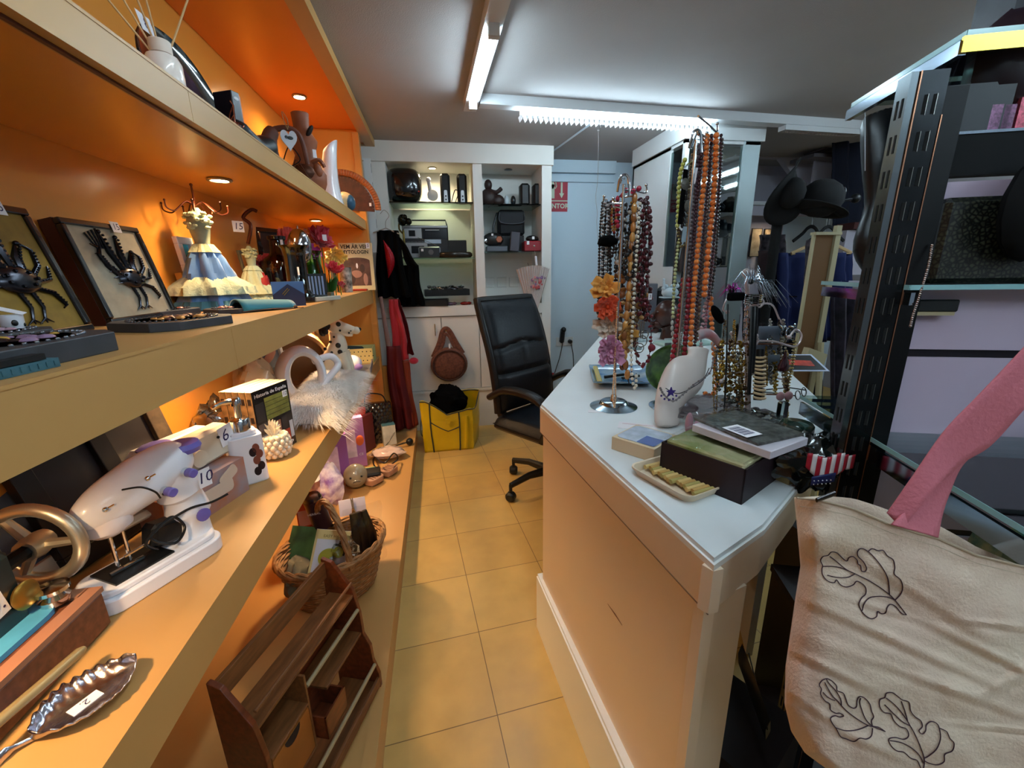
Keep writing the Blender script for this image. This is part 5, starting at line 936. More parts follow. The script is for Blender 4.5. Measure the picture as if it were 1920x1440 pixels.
heap('pale_jewellery', 'pale jewellery heaped at the left of the lower black tray', 'jewellery', (-.17, 3.50, GW+.045), (.07, .05, .02), 40, .014, [mat('pale bead', 'b8b48c', .4), mat('tarnished', '6a6850', .3, .7)], 4)
for x, c, nm, lb in ((.02, 'b8bcc4', 'toy_car', 'small silver toy car at the front of the worktop'), (.10, '5c4450', 'sunglasses', 'mauve sunglasses folded on the worktop'), (.22, '7a1c18', 'red_glasses_case', 'dark red glasses at the right end of the lit worktop')):
    b = B(); b.ball((0, 0, .012), .03, (1.3, .7, .5)); b.ball((.035, .0, .014), .016, (1.2, 1, .8)); o = b.make(nm, mat('trinket '+c, c, .25, .4)); o.location = (x, 3.47, GW); tag(o, lb, nm.replace('_', ' '))
# right niche
t = thing('dark_figure_group', 'dark red-brown carved figure on the upper unlit shelf', 'carving', (.475, YB, G3)); b = B(); b.ball((-.02, 0, .06), .07, (1, .7, 1)); b.ball((.05, 0, .04), .06, (1, .7, .8)); b.ball((-.02, 0, .155), .032, (1, 1, 1.3)); b.tube(crv([(-.02, 0, .12), (.04, -.01, .10), (.085, 0, .13)], 4), .016, 8); b.tube([(.02, 0, .08), (.1, 0, .03)], .02, 8); b.make('carving', mat('dark red brown', '281410', .5), t)
for x, c, lb in ((.60, 'b0b8bc', 'white rounded gadget beside the dark carving'), (.655, '14161a', 'small black rounded gadget beside the white one')): b = B(); b.ball((0, 0, .04), .04, (.55, .6, 1)); o = b.make('gadget', mat('gadget '+c, c, .25)); o.location = (x, YB, G3); tag(o, lb, 'gadget')
speaker('left plain black speaker on the upper unlit shelf', .745, G3, .165, .078, False); speaker('right plain black speaker on the upper unlit shelf', .85, G3, .165, .075, False)
t = thing('camera_bag', 'black camera bag with flap on the lower unlit shelf', 'bag', (.64, YB+.05, G4+.13)); b = B(); b.cb((0, 0, .10), (.22, .10, .20), bev=.02); b.make('body', mat('black nylon', '0e1014', .8), t); b = B(); b.cb((0, -.054, .14), (.20, .012, .10), bev=.004); b.make('flap', mat('black nylon flap', '16181e', .7), t); b = B(); b.tube(crv([(-.10, -.06, .18), (-.09, -.065, .10), (.09, -.065, .10), (.10, -.06, .18)], 6), .004, 5); b.make('flap_binding', mat('grey binding', '4a4c52', .6), t); b = B(); b.tube(crv([(-.11, 0, .18), (-.15, -.02, .05), (-.12, -.03, -.04)], 6), .009, 6); b.make('strap', BLACK, t)
b = B(); b.cb((0, 0, .065), (.24, .16, .13), bev=.004); o = b.make('black_box_base', BLACK); o.location = (.62, YB+.07, G4); tag(o, 'plain black box under the camera bag', 'box')
t = thing('clock_radio', 'black rounded radio with a copper floral disc on the lower unlit shelf', 'radio', (.475, YB-.06, G4+.045)); b = B(); b.ball((0, 0, .05), .05, (1.7, .7, 1.1)); b.make('body', BLACK, t); b = B(); b.M = T3((.045, -.033, .05)) @ RX(pi/2); b.lathe([(0, 0), (.026, 0), (.022, .004), (0, .004)], 16, ripple=lambda a, z: 1+.1*cos(6*a)); b.make('copper_disc', mat('copper rose', 'a06048', .3, .7), t); b = B(); b.M = T3((-.065, -.03, .04)) @ RX(pi/2); b.lathe([(0, 0), (.014, 0), (0, .004)], 12); b.make('silver_dial', CHROME, t); price(t, '', T3((-.01, -.037, .085)) @ RX(pi/2), .016, .016)
b = B(); b.cb((0, 0, .022), (.17, .08, .044), bev=.006); o = b.make('car_radio', mat('car radio front', '6c7078', .3, .6)); o.location = (.50, YB-.07, G4); tag(o, 'low silver-edged player under the rounded black radio', 'radio')
b = B(); b.cb((0, 0, .075), (.075, .03, .15), (-.1, .12, 0), bev=.004); o = b.make('grey_speaker', mat('grey case', '3c3a44', .5)); o.location = (.645, YB-.10, G4); tag(o, 'grey slanted box with a silver band on the lower unlit shelf', 'box')
t = thing('red_cash_box', 'red metal cash box with white label on the lower unlit shelf', 'cash box', (.80, YB-.06, G4)); b = B(); b.cb((0, 0, .04), (.16, .12, .08), bev=.006); b.make('box', mat('cash box red', '8c1420', .35, coat=.4), t); b = B(); b.M = T3((0, -.063, .04)) @ RX(pi/2); b.lathe([(0, 0), (.008, 0), (0, .004)], 12); b.make('lock', CHROME, t); price(t, '', T3((-.05, -.062, .065)) @ RX(pi/2), .02, .028)
t = thing('dark_kettle', 'dark rounded appliance on top of the red cash box', 'appliance', (.80, YB-.05, G4+.08)); b = B(); b.ball((0, 0, .02), .05, (1.1, .8, .55)); b.make('body', BLACK, t); price(t, '', T3((0, -.042, .025)) @ RX(pi/2), .02, .022)
b = B(); b.tube([(.80, 3.46, G4), (.805, 3.45, G4-.04)], .001, 4); b.tube([(.805, 3.45, G4-.04), (.812, 3.45, G4-.11)], .010, 8); tag(b.make('white_candle', WPL), 'short white candle hanging from the lower unlit shelf', 'candle')
t = thing('wall_socket', 'row of faint sockets on the back of the right niche', 'socket', (.58, cb_-.02, 1.21)); 
for k in range(3): b = B(); b.M = T3((k*.11-.11, -.004, 0)); b.cb((0, 0, 0), (.085, .008, .085), bev=.003); b.make('plate', W2, t)
b = B(); b.lathe([(0, 0), (.012, 0), (.012, .04), (.006, .05), (.006, .06), (0, .06)], 12); o = b.make('small_bottle', mat('pale green bottle', '7c9484', .3)); o.location = (.43, 3.5, GW); tag(o, 'tiny pale green bottle at the left of the right niche worktop', 'bottle')
b = B(); b.cb((0, 0, .015), (.10, .06, .03), bev=.008); o = b.make('blue_pouch', NAVY); o.location = (.66, 3.55, GW); tag(o, 'small navy pouch on the worktop behind the paper parasol', 'pouch')
# hanging paper parasol / fan
t = thing('paper_parasol', 'half-open white paper parasol with red and blue flowers hanging point down from the cabinet', 'parasol', (.77, 3.40, .905))
b = B(); n = 13; hh = .44
for k in range(n):
    u0 = (k/n-.5)*2; u1 = ((k+1)/n-.5)*2; um = (u0+u1)/2
    def PP(u, d, zt): return (u*.135+.0, -.045*cos(u*1.5)-d, zt)
    b.add([(-.004+u0*.012, -.01, .02), (u0*.135, -.05*cos(u0*1.5), hh-.03*u0*u0), (um*.135, -.05*cos(um*1.5)-.018, hh-.004-.03*um*um), (u1*.135, -.05*cos(u1*1.5), hh-.03*u1*u1), (u1*.012, -.01, .02)], [(0, 1, 2), (0, 2, 4), (2, 3, 4)], 0, False)
b.make('paper', mat('parasol paper', 'c8bcb8', .7), t, solid=.001)
for k in range(n+1): u = (k/n-.5)*2; b = B(); b.tube([(u*.012, -.012, .015), (u*.136, -.051*cos(u*1.5), hh+.004-.03*u*u)], .0016, 5); b.make('rib', mat('parasol rib', 'a89478', .6), t)
b = B(); rr_ = random.Random(5)
for k in range(22): u = rr_.uniform(-.3, .9); v = rr_.uniform(.58, .80); b.ball((u*.135*v, -.052*cos(u*1.5)*v-.017, hh*v+.0), rr_.uniform(.006, .012), (1, .2, 1.2), u=7, v=5, mi=rr_.randrange(3))
b.make('painted_flowers', [mat('flower red', 'b04848', .6), mat('flower mauve', '7c5c80', .6), mat('flower rose', 'c88484', .6)], t)
b = B(); b.lathe([(0, -.01), (.008, -.008), (.012, .0), (.018, .008), (.02, .03), (0, .03)], 14, (0, -.01, 0)); b.make('tip', mat('parasol tip', '9c8c80', .6), t)
b = B(); b.tube([(-.03, 0, hh-.02), (-.03, .05, hh+.02)], .002, 5); b.make('hanging_cord', BLACK, t)
# brown straw bag on the door
t = thing('straw_bag', 'round reddish-brown crocheted straw bag hanging on the white cupboard doors', 'handbag', (.055, 3.44, .42))
STR = mat('brown straw', '6c4030', .8, var=.35, vs=60, bump=.8, bs=140)
b = B(); b.M = T3((.01, -.045, .155)) @ RX(pi/2); b.lathe([(0, .045), (.10, .045), (.125, .035), (.145, .015), (.15, 0), (.145, -.02), (.12, -.038), (0, -.04)], 36, sx=1.0, sy=.95); b.make('round_body', STR, t)
b = B(); b.M = T3((.01, -.092, .155)) @ RX(pi/2); b.tube([(.13*cos(2*pi*k/40), .123*sin(2*pi*k/40), 0) for k in range(40)], .006, 6, True); b.make('piping', mat('dark straw', '3c2018', .8), t)
b = B(); b.tube(crv([(-.115, -.04, .22), (-.06, -.04, .33), (-.03, -.035, .42), (.0, -.03, .445), (.03, -.035, .42), (.075, -.04, .33), (.125, -.04, .24)], 6), .020, 8, flat=.4); b.tube(crv([(-.07, -.04, .26), (-.03, -.045, .33), (-.012, -.04, .40), (.02, -.04, .39), (.05, -.045, .32), (.08, -.04, .26)], 6), .014, 8, flat=.4); b.make('handle', STR, t)
b = B(); b.ball((0, -.045, .43), .006); b.make('stud', BRASS, t); price(t, '', T3((.02, -.065, .31)) @ RX(pi/2), .014, .04)
# robes on hanger
VEL = mat('black velvet', '040405', .95, spec=.1)
def drape(name, label, cat, top, bot, m_, folds=5, depth=.03, y=3.30, seed=1, parent=None, nu=30, nv=24, solid=.004, zb=None):
    # top=(xl,xr,z) bot=(xl,xr,z) optional mid widths
    rr_ = random.Random(seed); ph = rr_.uniform(0, 6)
    def f(u, v):
        xl = top[0]+(bot[0]-top[0])*v; xr = top[1]+(bot[1]-top[1])*v; z = top[2]+(bot[2]-top[2])*v
        return (xl+(xr-xl)*u+.006*sin(v*7+ph), y+depth*sin(u*folds*pi*2+ph)*(.3+.7*v)-depth*.6*sin(pi*u)+.01*noise.noise((u*4, v*5, seed)), z+.006*sin(u*folds*6.28)*v)
    b = B(); b.grid(f, nu, nv); o = b.make(name, m_, parent, solid=solid)
    return o if parent else tag(o, label, cat)
t = thing('black_robe', 'black velvet robe with red sequinned front hanging by the orange end panel', 'robe', (0, 0, 0))
drape('robe_body', '', '', (-.40, -.25, 1.60), (-.44, -.20, 1.13), VEL, 3, .03, 3.29, 1, t); drape('robe_sleeve', '', '', (-.26, -.24, 1.56), (-.20, -.12, 1.35), VEL, 1, .02, 3.30, 2, t)
b = B(); b.grid(lambda u, v: (-.348+.03*sin(v*pi)*(u*2)+.01*v, 3.235-.01*sin(pi*u), 1.53-.26*v), 8, 20); b.make('sequin_panel', mat('red sequins', '8c0818', .25, .4, var=.5, vs=200), t, solid=.003)
b = B(); h0 = at(722, 413, y=3.28); b.tube(crv([(h0.x, 3.28, 1.615), (h0.x+.004, 3.28, 1.66), (h0.x+.03, 3.28, 1.70), (h0.x, 3.28, 1.735), (h0.x-.03, 3.28, 1.71)], 6), .0025, 6); b.tube([(h0.x, 3.28, 1.615), (h0.x-.09, 3.28, 1.585)], .004, 6); b.tube([(h0.x, 3.28, 1.615), (h0.x+.09, 3.28, 1.575)], .004, 6); b.make('hanger', mat('pale wire', 'a89c90', .4, .5), t)
drape('black_shirt', 'second black garment hanging to the right behind the black robe', 'garment', (-.28, -.13, 1.36), (-.30, -.10, 1.06), VEL, 3, .02, 3.36, 4)
t = thing('red_scarf', 'long bright red velvet scarf with sequinned edge and pom-pom hanging under the black robe', 'scarf', (0, 0, 0))
drape('scarf_body', '', '', (-.345, -.28, 1.12), (-.36, -.235, .66), mat('red velvet', 'b00418', .6, sheen=.5), 1.5, .015, 3.24, 5, t); drape('sequin_edge', '', '', (-.285, -.27, 1.12), (-.245, -.195, .70), mat('maroon sequins', '50040c', .3, .5, var=.6, vs=200), 1, .006, 3.245, 6, t)
b = B(); b.ball((-.205, 3.22, .655), .03, (1.2, .8, .9)); b.make('pom_pom', mat('cherry fluff', 'b80c34', .8, sheen=.8), t)
drape('maroon_cloth', 'dark maroon cloth hanging low between the red scarf and lowest shelf', 'cloth', (-.40, -.30, .78), (-.40, -.24, .12), mat('maroon cloth', '5c0a10', .7), 2, .02, 3.20, 7)
drape('sheer_brown_cloth', 'rust-brown sheer cloth hanging below the red pom-pom', 'cloth', (-.315, -.245, .66), (-.30, -.215, .13), mat('rust cloth', '7c2c10', .6), 1, .01, 3.235, 8)
b = B(); b.tube([(-.405, 3.24, 1.14), (-.375, 3.22, .70)], [.012, .02], 12, flat=.6); tag(b.make('umbrella_sheath', mat('dusty mauve fabric', '8c6c64', .7)), 'dusty mauve rolled umbrella hanging beside the end panel', 'umbrella')
# yellow bag ----------------------------------------------------------
YEL = mat('yellow tarpaulin', 'c8a808', .38, coat=.25, bump=.5, bs=9, var=.12, vs=5)
t = thing('yellow_bag', 'big yellow tarpaulin shopping bag with dark piping full of black clothes', 'bag', (.035, 3.10, 0), rad(3))
def bagf(u, v):
    P_ = [(-.20, -.12), (.16, -.14), (.235, .10), (-.13, .14)]
    k = u*4; i = int(k) % 4; f_ = k-int(k) if u < 1 else 0; a, c = P_[i], P_[(i+1) % 4]; x = a[0]+(c[0]-a[0])*f_; y = a[1]+(c[1]-a[1])*f_
    bul = 1+.10*sin(pi*f_)*sin(pi*min(1, v*.9))+.03*noise.noise((u*9, v*5, 2)); top = .36+.05*sin(u*12.5+1)-(.10*max(0, 1-abs(u-.125)*9) if v > .6 else 0)
    return (x*bul*(1+.06*v), y*bul*(1-.15*v), v*top)
b = B(); b.grid(bagf, 64, 20); b.prism([(-.20, -.12), (.16, -.14), (.235, .10), (-.13, .14)], 0, .004); b.make('body', YEL, t, solid=.004)
NAVYT = mat('dark piping', '2c3430', .6)
for u in (.045, .18): b = B(); b.tube([Vector(bagf(u, v/16))+Vector((0, -.005, .0)) for v in range(17)], .005, 6); b.make('piping', NAVYT, t)
b = B(); b.tube([Vector(bagf(.045+.135*k/10, .62))+Vector((0, -.006, -.02*sin(pi*k/10))) for k in range(11)], .004, 6); b.tube([Vector(bagf(u, .985))+Vector((0, -.003, 0)) for u in [k/40 for k in range(41)]], .0045, 6); b.make('rim_piping', NAVYT, t)
b = B(); b.tube([Vector(bagf(.215, .85))+Vector((0, -.012, 0)), Vector(bagf(.212, .4))+Vector((0, -.022, 0)), Vector(bagf(.21, .05))+Vector((0, -.012, 0))], .014, 8, flat=.3); b.make('strap', YEL, t); b = B(); b.cb((-.02, -.155, .245), (.03, .01, .035)); b.make('zip_flap', YEL, t)
b = B(); b.tube(crv([bagf(.9, .9), (-.21, -.10, .26), (-.22, -.11, .16), bagf(.98, .3)], 6), .004, 5); b.make('cord', NAVYT, t)
crumple('black_clothes', 'bundle of black clothes stuffed in the yellow bag', (.03, 3.10, .16), (.28, .18, .27), VEL, 19, 'clothes', u=30, v=20, amp=.45)
# office chair ---------------------------------------------------------
LEA = mat('black leather', '0b1018', .42, bump=.25, bs=90, spec=.4); PLB = mat('chair plastic', '15120f', .45)
S_ = Vector((.62, 2.28, 0)); ca_ = rad(-55)
t = thing('office_chair', 'black leather high-back office chair with armrests beside the counter', 'office chair', S_, ca_-pi/2+pi)   # local +y = -forward
# local: forward = -y
b = B()
def back(u, v, s_):
    w_ = .235*(1-.10*max(0, v-.75)**1*4*.5); z = .50+.64*v; edge = (1-abs(u*2-1)**6)**.5*(1-abs(v*2-1)**10)**.5
    groove = .016*(math.exp(-((v-.36)/.018)**2)+math.exp(-((v-.62+.05*abs(u*2-1))/.018)**2))+.006*math.exp(-((u-.5)/.02)**2)*(v < .62)*(v > .36)
    y = .20+.17*v**1.1-.03*sin(v*3.1)
    return ((u*2-1)*w_, y-s_*(.012+.045*edge*(1 if s_ > 0 else .35))+(groove*s_ if s_ > 0 else 0), z)
b.grid(lambda u, v: back(u, v, 1), 24, 48); b.make('backrest', LEA, t)
b = B(); b.grid(lambda u, v: back(1-u, v, -1), 24, 30); e = [Vector(back(0, v/20, 0)) for v in range(21)]+[Vector(back(u/12, 1, 0)) for u in range(1, 13)]+[Vector(back(1, 1-v/20, 0)) for v in range(1, 21)]; b.tube(e, .024, 10); b.make('back_shell', mat('back shell leather', '14100e', .4), t)
b = B(); b.grid(lambda u, v: ((u*2-1)*.25, -.26+.5*v, .43+.07*(1-abs(u*2-1)**5)**.5*(1-abs(v*2-1)**8)**.5-.02*sin(pi*u)*0), 24, 24); b.make('seat', LEA, t)
b = B(); b.cb((0, 0, .415), (.49, .50, .05), bev=.02); b.tube(crv([(-.15, .20, .42), (-.15, .26, .46), (-.15, .27, .62)], 4), .03, 8); b.tube(crv([(.15, .20, .42), (.15, .26, .46), (.15, .27, .62)], 4), .03, 8); b.make('seat_shell', PLB, t)
for s_ in (-1, 1):
    b = B(); b.tube(crv([(s_*.27, .23, .60), (s_*.275, .10, .665), (s_*.275, -.06, .675), (s_*.27, -.17, .64), (s_*.26, -.20, .54), (s_*.245, -.15, .42)], 6), [.02]*6+[.024]*12+[.02]*13, 10, flat=1.3); b.make('armrest', PLB, t)
b = B(); b.lathe([(0, .10), (.03, .10), (.03, .25), (.02, .25), (.02, .40), (0, .40)], 16); b.make('gas_lift', BLACK, t)
for k in range(5):
    a = 2*pi*k/5+.42; d = Vector((cos(a), sin(a), 0)); b = B(); b.tube([Vector((0, 0, .12))+d*.02, Vector((0, 0, .125))+d*.16, Vector((0, 0, .10))+d*.29], [.03, .022, .018], 10, flat=.8); b.make('base_arm', PLB, t)
    b = B(); b.M = T3(d*.29+Vector((0, 0, .03))) @ RZ(a+.6); b.M = b.M @ RY(pi/2); b.lathe([(0, -.026), (.02, -.026), (.03, -.015), (.03, .015), (.02, .026), (0, .026)], 16); b.tube([(-.03, 0, 0), (-.075, 0, 0)], .01, 6); b.make('caster', BLACK, t)
# pull cord from the tube light
b = B(); p = at(1122, 245, y=2.5); pts = [at(1119, 219, y=2.53), p, at(1121, 330, y=2.5), at(1117, 370, y=2.5), at(1120, 400, y=2.5), at(1119, 420, y=2.5), at(1123, 465, y=2.5)]; b.tube(crv(pts, 5), .0014, 5); b.ball(p+Vector((.02, 0, .025)), .008, (1.4, .4, .7)); b.ball(p, .006); tag(b.make('pull_cord', mat('grey cord', '9c9c9c', .6)), 'thin grey pull cord hanging from the lit ceiling strip', 'cord')
C_ = lambda px, py: at(px, py, z=CT)
def dep(p): return (p-EYE).dot(fw)
def D(px, py, d): return at(px, py, d=d)
# ---- paper, boxes at the near end ------------------------------------
def boxat(name, label, cat, corners, h, m_, z=CT, mk=True):   # corners: 3 px points (A front-left, B front-right, C back-right) on plane z
    A, Bq, Cq = [at(*c, z=z) for c in corners]; e = (Bq-A); w_ = e.length; rz = math.atan2(e.y, e.x); nv = Vector((-sin(rz), cos(rz), 0)); d_ = abs((Cq-Bq).dot(nv)); c = A+e/2+nv*d_/2
    t = thing(name, label, cat, (c.x, c.y, z), rz)
    if mk: b = B(); b.cb((0, 0, h/2), (w_, d_, h), bev=.001); b.make('box', m_, t)
    return t, w_, d_
t, w_, d_ = boxat('picture_box', 'shallow beige-sided box with blue and white photo lid beside the dark box', 'box', ((1146, 842), (1225, 868), (1262, 838)), .032, mat('beige card side', 'd8c09c', .5))
b = B(); b.M = T3((0, 0, .0322)); b.prism(rrect(w_*.9, d_*.86, .012), 0, .0012); b.make('photo_lid', mat('pale photo', 'b8c4d4', .2, var=.2, vs=40), t); b = B(); b.bx(w_*.05, w_*.44, -d_*.42, d_*.0, .0334, .0338); b.make('blue_panel', mat('royal blue', '2c4c98', .25), t)
# dark box
t, w_, d_ = boxat('dark_box', 'large dark plum box holding wrapped packets at the counter corner', 'box', ((1236, 885), (1390, 947), (1478, 893)), .075, None, mk=False)
b = B(); q_ = .003; h = .068; b.bx(-w_/2, w_/2, -d_/2, -d_/2+q_, 0, h); b.bx(-w_/2, w_/2, d_/2-q_, d_/2, 0, h); b.bx(-w_/2, -w_/2+q_, -d_/2, d_/2, 0, h); b.bx(w_/2-q_, w_/2, -d_/2, d_/2, 0, h); b.bx(-w_/2, w_/2, -d_/2, d_/2, 0, .003); b.make('box', mat('dark plum card', '22121a', .55), t)
BXC = Vector(t.location); BRZ = t.rotation_euler.z
def onbox(x, y, z): return BXC+Vector((x*cos(BRZ)-y*sin(BRZ), x*sin(BRZ)+y*cos(BRZ), z))
t = thing('film_packet', 'film-wrapped packet with a yellow and green picture filling the dark box', 'packet', onbox(0, 0, .050), BRZ); b = B(); b.cb((0, 0, .013), (w_*.93, d_*.93, .024), bev=.004); b.make('packet', mat('cream green print', 'd8d0a4', .3, col2='8c9850', vs=14), t); b = B(); b.grid(lambda u, v: ((u-.5)*w_*.985, (v-.5)*d_*.97, .030+.005*noise.noise((u*9, v*9, 4))-.003*(abs(u*2-1)**8+abs(v*2-1)**8)), 26, 18); b.make('film', PLASTIC, t)
t = thing('white_flat_box', 'flat white box with magenta mark on top of the film-wrapped packet', 'box', onbox(.035, .015, .085), BRZ-.15); b = B(); b.cb((0, 0, .008), (.16, .12, .015), bev=.001); b.make('box', mat('white card box', 'd0c8d0', .5), t); b = B(); b.cb((-.06, .03, .0158), (.02, .012, .0008)); b.make('magenta_mark', mat('magenta', 'c02878', .5), t)
t = thing('filigree_packet', 'grey filigree picture packet in film with a barcode label, topmost of the pile', 'packet', onbox(.025, .03, .1005), BRZ-.28); b = B(); b.cb((0, 0, .003), (.15, .12, .005)); b.make('grey_filigree', mat('grey filigree', '8c8c84', .5, col2='504c48', vs=90), t); b = B(); b.grid(lambda u, v: ((u-.5)*.175, (v-.5)*.14, .008+.002*noise.noise((u*9, v*9, 7))), 16, 12); b.make('film', PLASTIC, t)
b = B(); b.bx(.0, .055, -.065, -.025, .010, .0105, 0)
for k in range(12): b.bx(.008+k*.0033, .008+k*.0033+[.001, .002, .0014][k % 3], -.060, -.033, .0106, .0108, 1)
b.make('barcode_label', [PAPER, mat('ink 2a2050', '2a2050', .7)], t)
# tray of wooden sticks
t, w_, d_ = boxat('bamboo_tray', 'cream plastic tray of bamboo flute pieces under the dark box', 'tray', ((1190, 883), (1300, 945), (1362, 925)), .02, None, mk=False)
b = B(); P0 = rrect(w_, d_+.03, .02, 5); n = len(P0)
vs = [(x*.93, y*.90, .0) for x, y in P0]+[(x, y, .016) for x, y in P0]+[(x*1.03, y*1.05, .017) for x, y in P0]+[(x*1.03, y*1.05, .014) for x, y in P0]
b.add(vs, [[i+n*r, (i+1) % n+n*r, (i+1) % n+n*(r+1), i+n*(r+1)] for r in range(3) for i in range(n)]+[list(range(n))]); b.make('tray', mat('cream tray', 'e0ccb0', .4), t, solid=.0015)
rr_ = random.Random(9)
for k in range(15): b = B(); x = -w_/2+.012+k*(w_-.024)/14; y0 = rr_.uniform(-.018, -.006); b.tube([(x, -d_/2+.012+rr_.uniform(0, .012), .010), (x+.004, d_/2-.01, .010)], .0048, 7); b.make('bamboo_stick', mat('bamboo %d' % (k % 3), ['d8b878', 'c09858', 'b0a060'][k % 3], .45), t)
# scratches / papers
t = thing('paper_slip', 'small white paper slips lying beside the first stand base', 'paper', C_(1122, 772), .2); b = B(); b.cb((0, 0, .0006), (.06, .022, .0008), (0, 0, -.5)); b.cb((.02, -.006, .0012), (.05, .012, .0006), (0, 0, -.35)); b.make('paper', PAPER, t)
t = thing('paper_slip', 'printed white paper slip between the picture box and the neck bust', 'paper', C_(1195, 800), -.5); b = B(); b.cb((0, 0, .0006), (.10, .05, .0008)); b.make('paper', PAPER, t); b = B(); b.cb((0, .012, .0012), (.08, .002, .0002)); b.make('pink_line', mat('pink ink', 'c89090', .6), t)
# blue ceramic tray
t, w_, d_ = boxat('ceramic_dish', 'long rectangular blue and yellow ceramic dish with pens behind the first necklace stand', 'dish', ((1112, 728), (1236, 730), (1236, 696)), .02, None, mk=False)
def dish(u, v): e = max(abs(u*2-1)**8, abs(v*2-1)**4); return ((u-.5)*w_*(1+.0*e), (v-.5)*d_, .004+.020*e)
b = B(); b.grid(dish, 30, 18); b.make('dish', mat('blue glaze dish', '3c74a8', .15, col2='a8c0c8', vs=9, coat=.6), t, solid=.004)
b = B(); b.tube([(-w_*.28, -.02, .012), (w_*.05, .01, .016)], .006, 8); b.tube([(w_*.0, -.03, .012), (w_*.3, .0, .014)], .005, 8); b.make('pens', BLACK, t); b = B(); b.cb((-w_/2+.025, 0, .018), (.018, d_*.9, .012), bev=.003); b.make('yellow_band', mat('yellow glaze', 'c8b85c', .2), t)
# ---- necklaces ----------------------------------------------------------
CB = {}
def cm(c, r=.3, m=0, co=.4): 
    k = 'bead '+c
    return mat(k, c, r, m, coat=co)
def neck(label, pts, d, r, cols, cord=True, sp=2.05, shape=(1, 1, 1), name='necklace', group=None, jit=0, u=8, v=6, met=0, seed=1, parent=None, rough=.3):
    r *= 1.22 if r > .003 else 1; P = crv([D(x, y, d+(o[0] if o else 0)) for x, y, *o in pts], 8); b = B(); rr_ = random.Random(seed); acc = 0; k = 0; step = r*sp
    if cord: b.tube(P, r*.25, 4, mi=len(cols))
    for a, c in zip(P[:-1], P[1:]):
        L_ = (c-a).length; s = acc
        while s < L_:
            p = a+(c-a)*(s/L_); j = Vector((rr_.uniform(-1, 1), rr_.uniform(-1, 1), rr_.uniform(-1, 1)))*jit*r
            sc = shape if not jit else tuple(q*rr_.uniform(.6, 1.25) for q in shape)
            b.ball(p+j, r, sc, u, v, mi=(k % len(cols)) if not jit else rr_.randrange(len(cols)), rot=(rr_.uniform(0, 3), rr_.uniform(0, 3), 0) if jit else None); k += 1; s += step
        acc = s-L_
    o = b.make(name, [mat('bd%s%d%g' % (c, met, rough), c, rough, met, coat=0 if met else .4) for c in cols]+[mat('cord dark', '2a2020', .8)], parent)
    return o if parent else tag(o, label, 'necklace', group)
def stand(label, bp, top_px, arms, plate_r):
    t = thing('necklace_stand', label, 'jewellery stand', bp); d0 = dep(bp)
    b = B(); b.lathe([(0, 0), (plate_r, 0), (plate_r, .002), (plate_r*.62, .010), (plate_r*.55, .018), (plate_r*.5, .020), (0, .020)], 48); b.make('base_plate', mat('brushed steel blue', '8c9aa4', .18, 1), t)
    zt = zat(*top_px, bp)-bp.z
    b = B(); b.tube([(0, 0, .018), (0, 0, zt)], .0038, 12); b.lathe([(.012, .018), (.009, .035), (.006, .04)], 16); b.make('pole', CHROME, t)
    for ax, ay, hx in arms:
        p = D(ax, ay, d0+hx)-bp; q = Vector((0, 0, p.z-.045)); b = B(); b.tube(crv([q, q*.5+p*.5+Vector((0, 0, -.01)), p+Vector((0, 0, -.022)), p], 5), .0028, 7); b.ball(p, .005); b.make('arm', CHROME, t)
    b = B(); b.tube(crv([(-.018, 0, zt-.02), (-.010, 0, zt+.018), (.010, 0, zt+.018), (.018, 0, zt-.03)], 5), .0035, 7); b.make('top_loop', CHROME, t)
    return t, d0
bp1 = C_(1150, 762); s1, dq1 = stand('shorter necklace stand with round steel base, nearest the counter edge', bp1, (1170, 345), ((1133, 368, -.01), (1165, 333, .03), (1212, 347, 0.01), (1190, 352, -.05), (1150, 372, -.05)), .072)
bp2 = C_(1262, 762); s2, dq2 = stand('taller necklace stand carrying the orange bead strands', bp2, (1307, 262), ((1297, 262, .01), (1345, 232, -.01), (1325, 250, -.05), (1283, 300, 0), (1352, 262, .03)), .072)
K_ = dq1-.03
neck('string of flat grey-white discs, leftmost on the shorter stand', [(1136, 374), (1131, 400), (1129, 450), (1128, 500), (1127, 530), (1131, 538), (1135, 528), (1136, 480), (1140, 400), (1138, 374)], K_-.01, .0042, ['b8b4b4', 'b8b4b4', '2c2428'], shape=(1, 1, .6))
neck('long jet black bead string left of the discs on the shorter stand', [(1130, 380), (1125, 440), (1123, 520), (1122, 590), (1128, 602), (1135, 590), (1138, 520), (1141, 440), (1142, 378)], K_+.02, .0038, ['121014'])
neck('dark plum bead string second from left on the shorter stand', [(1146, 378), (1143, 430), (1142, 470), (1147, 480), (1150, 470), (1152, 420), (1150, 378)], K_, .004, ['2a0e18'])
neck('short gold and red bead string over the left arm of the shorter stand', [(1150, 376), (1147, 400), (1148, 425), (1151, 436), (1154, 425), (1155, 398), (1153, 376)], K_-.01, .0036, ['b8843c', 'b8843c', '9c2018'])
neck('hot pink coral chip necklace draped over the top of the shorter stand', [(1161, 425), (1158, 400), (1157, 378), (1166, 364), (1180, 358), (1196, 356)], K_-.05, .0066, ['c81c48', 'a81438'], jit=.5)
neck('bunched black and white bead necklace in the middle of the shorter stand', [(1176, 385), (1170, 420), (1162, 460), (1158, 500), (1166, 512), (1173, 495), (1178, 450), (1182, 400), (1180, 385)], K_-.02, .0058, ['18181a', '18181a', 'a8a49c', '201c20'], jit=.6)
neck('second twisted black and silver bead rope beside the bunched one', [(1166, 390), (1168, 430), (1163, 470), (1166, 505), (1172, 470), (1173, 430), (1172, 390)], K_+.005, .0052, ['141416', '8c8880', '141416'], jit=.5, seed=4)
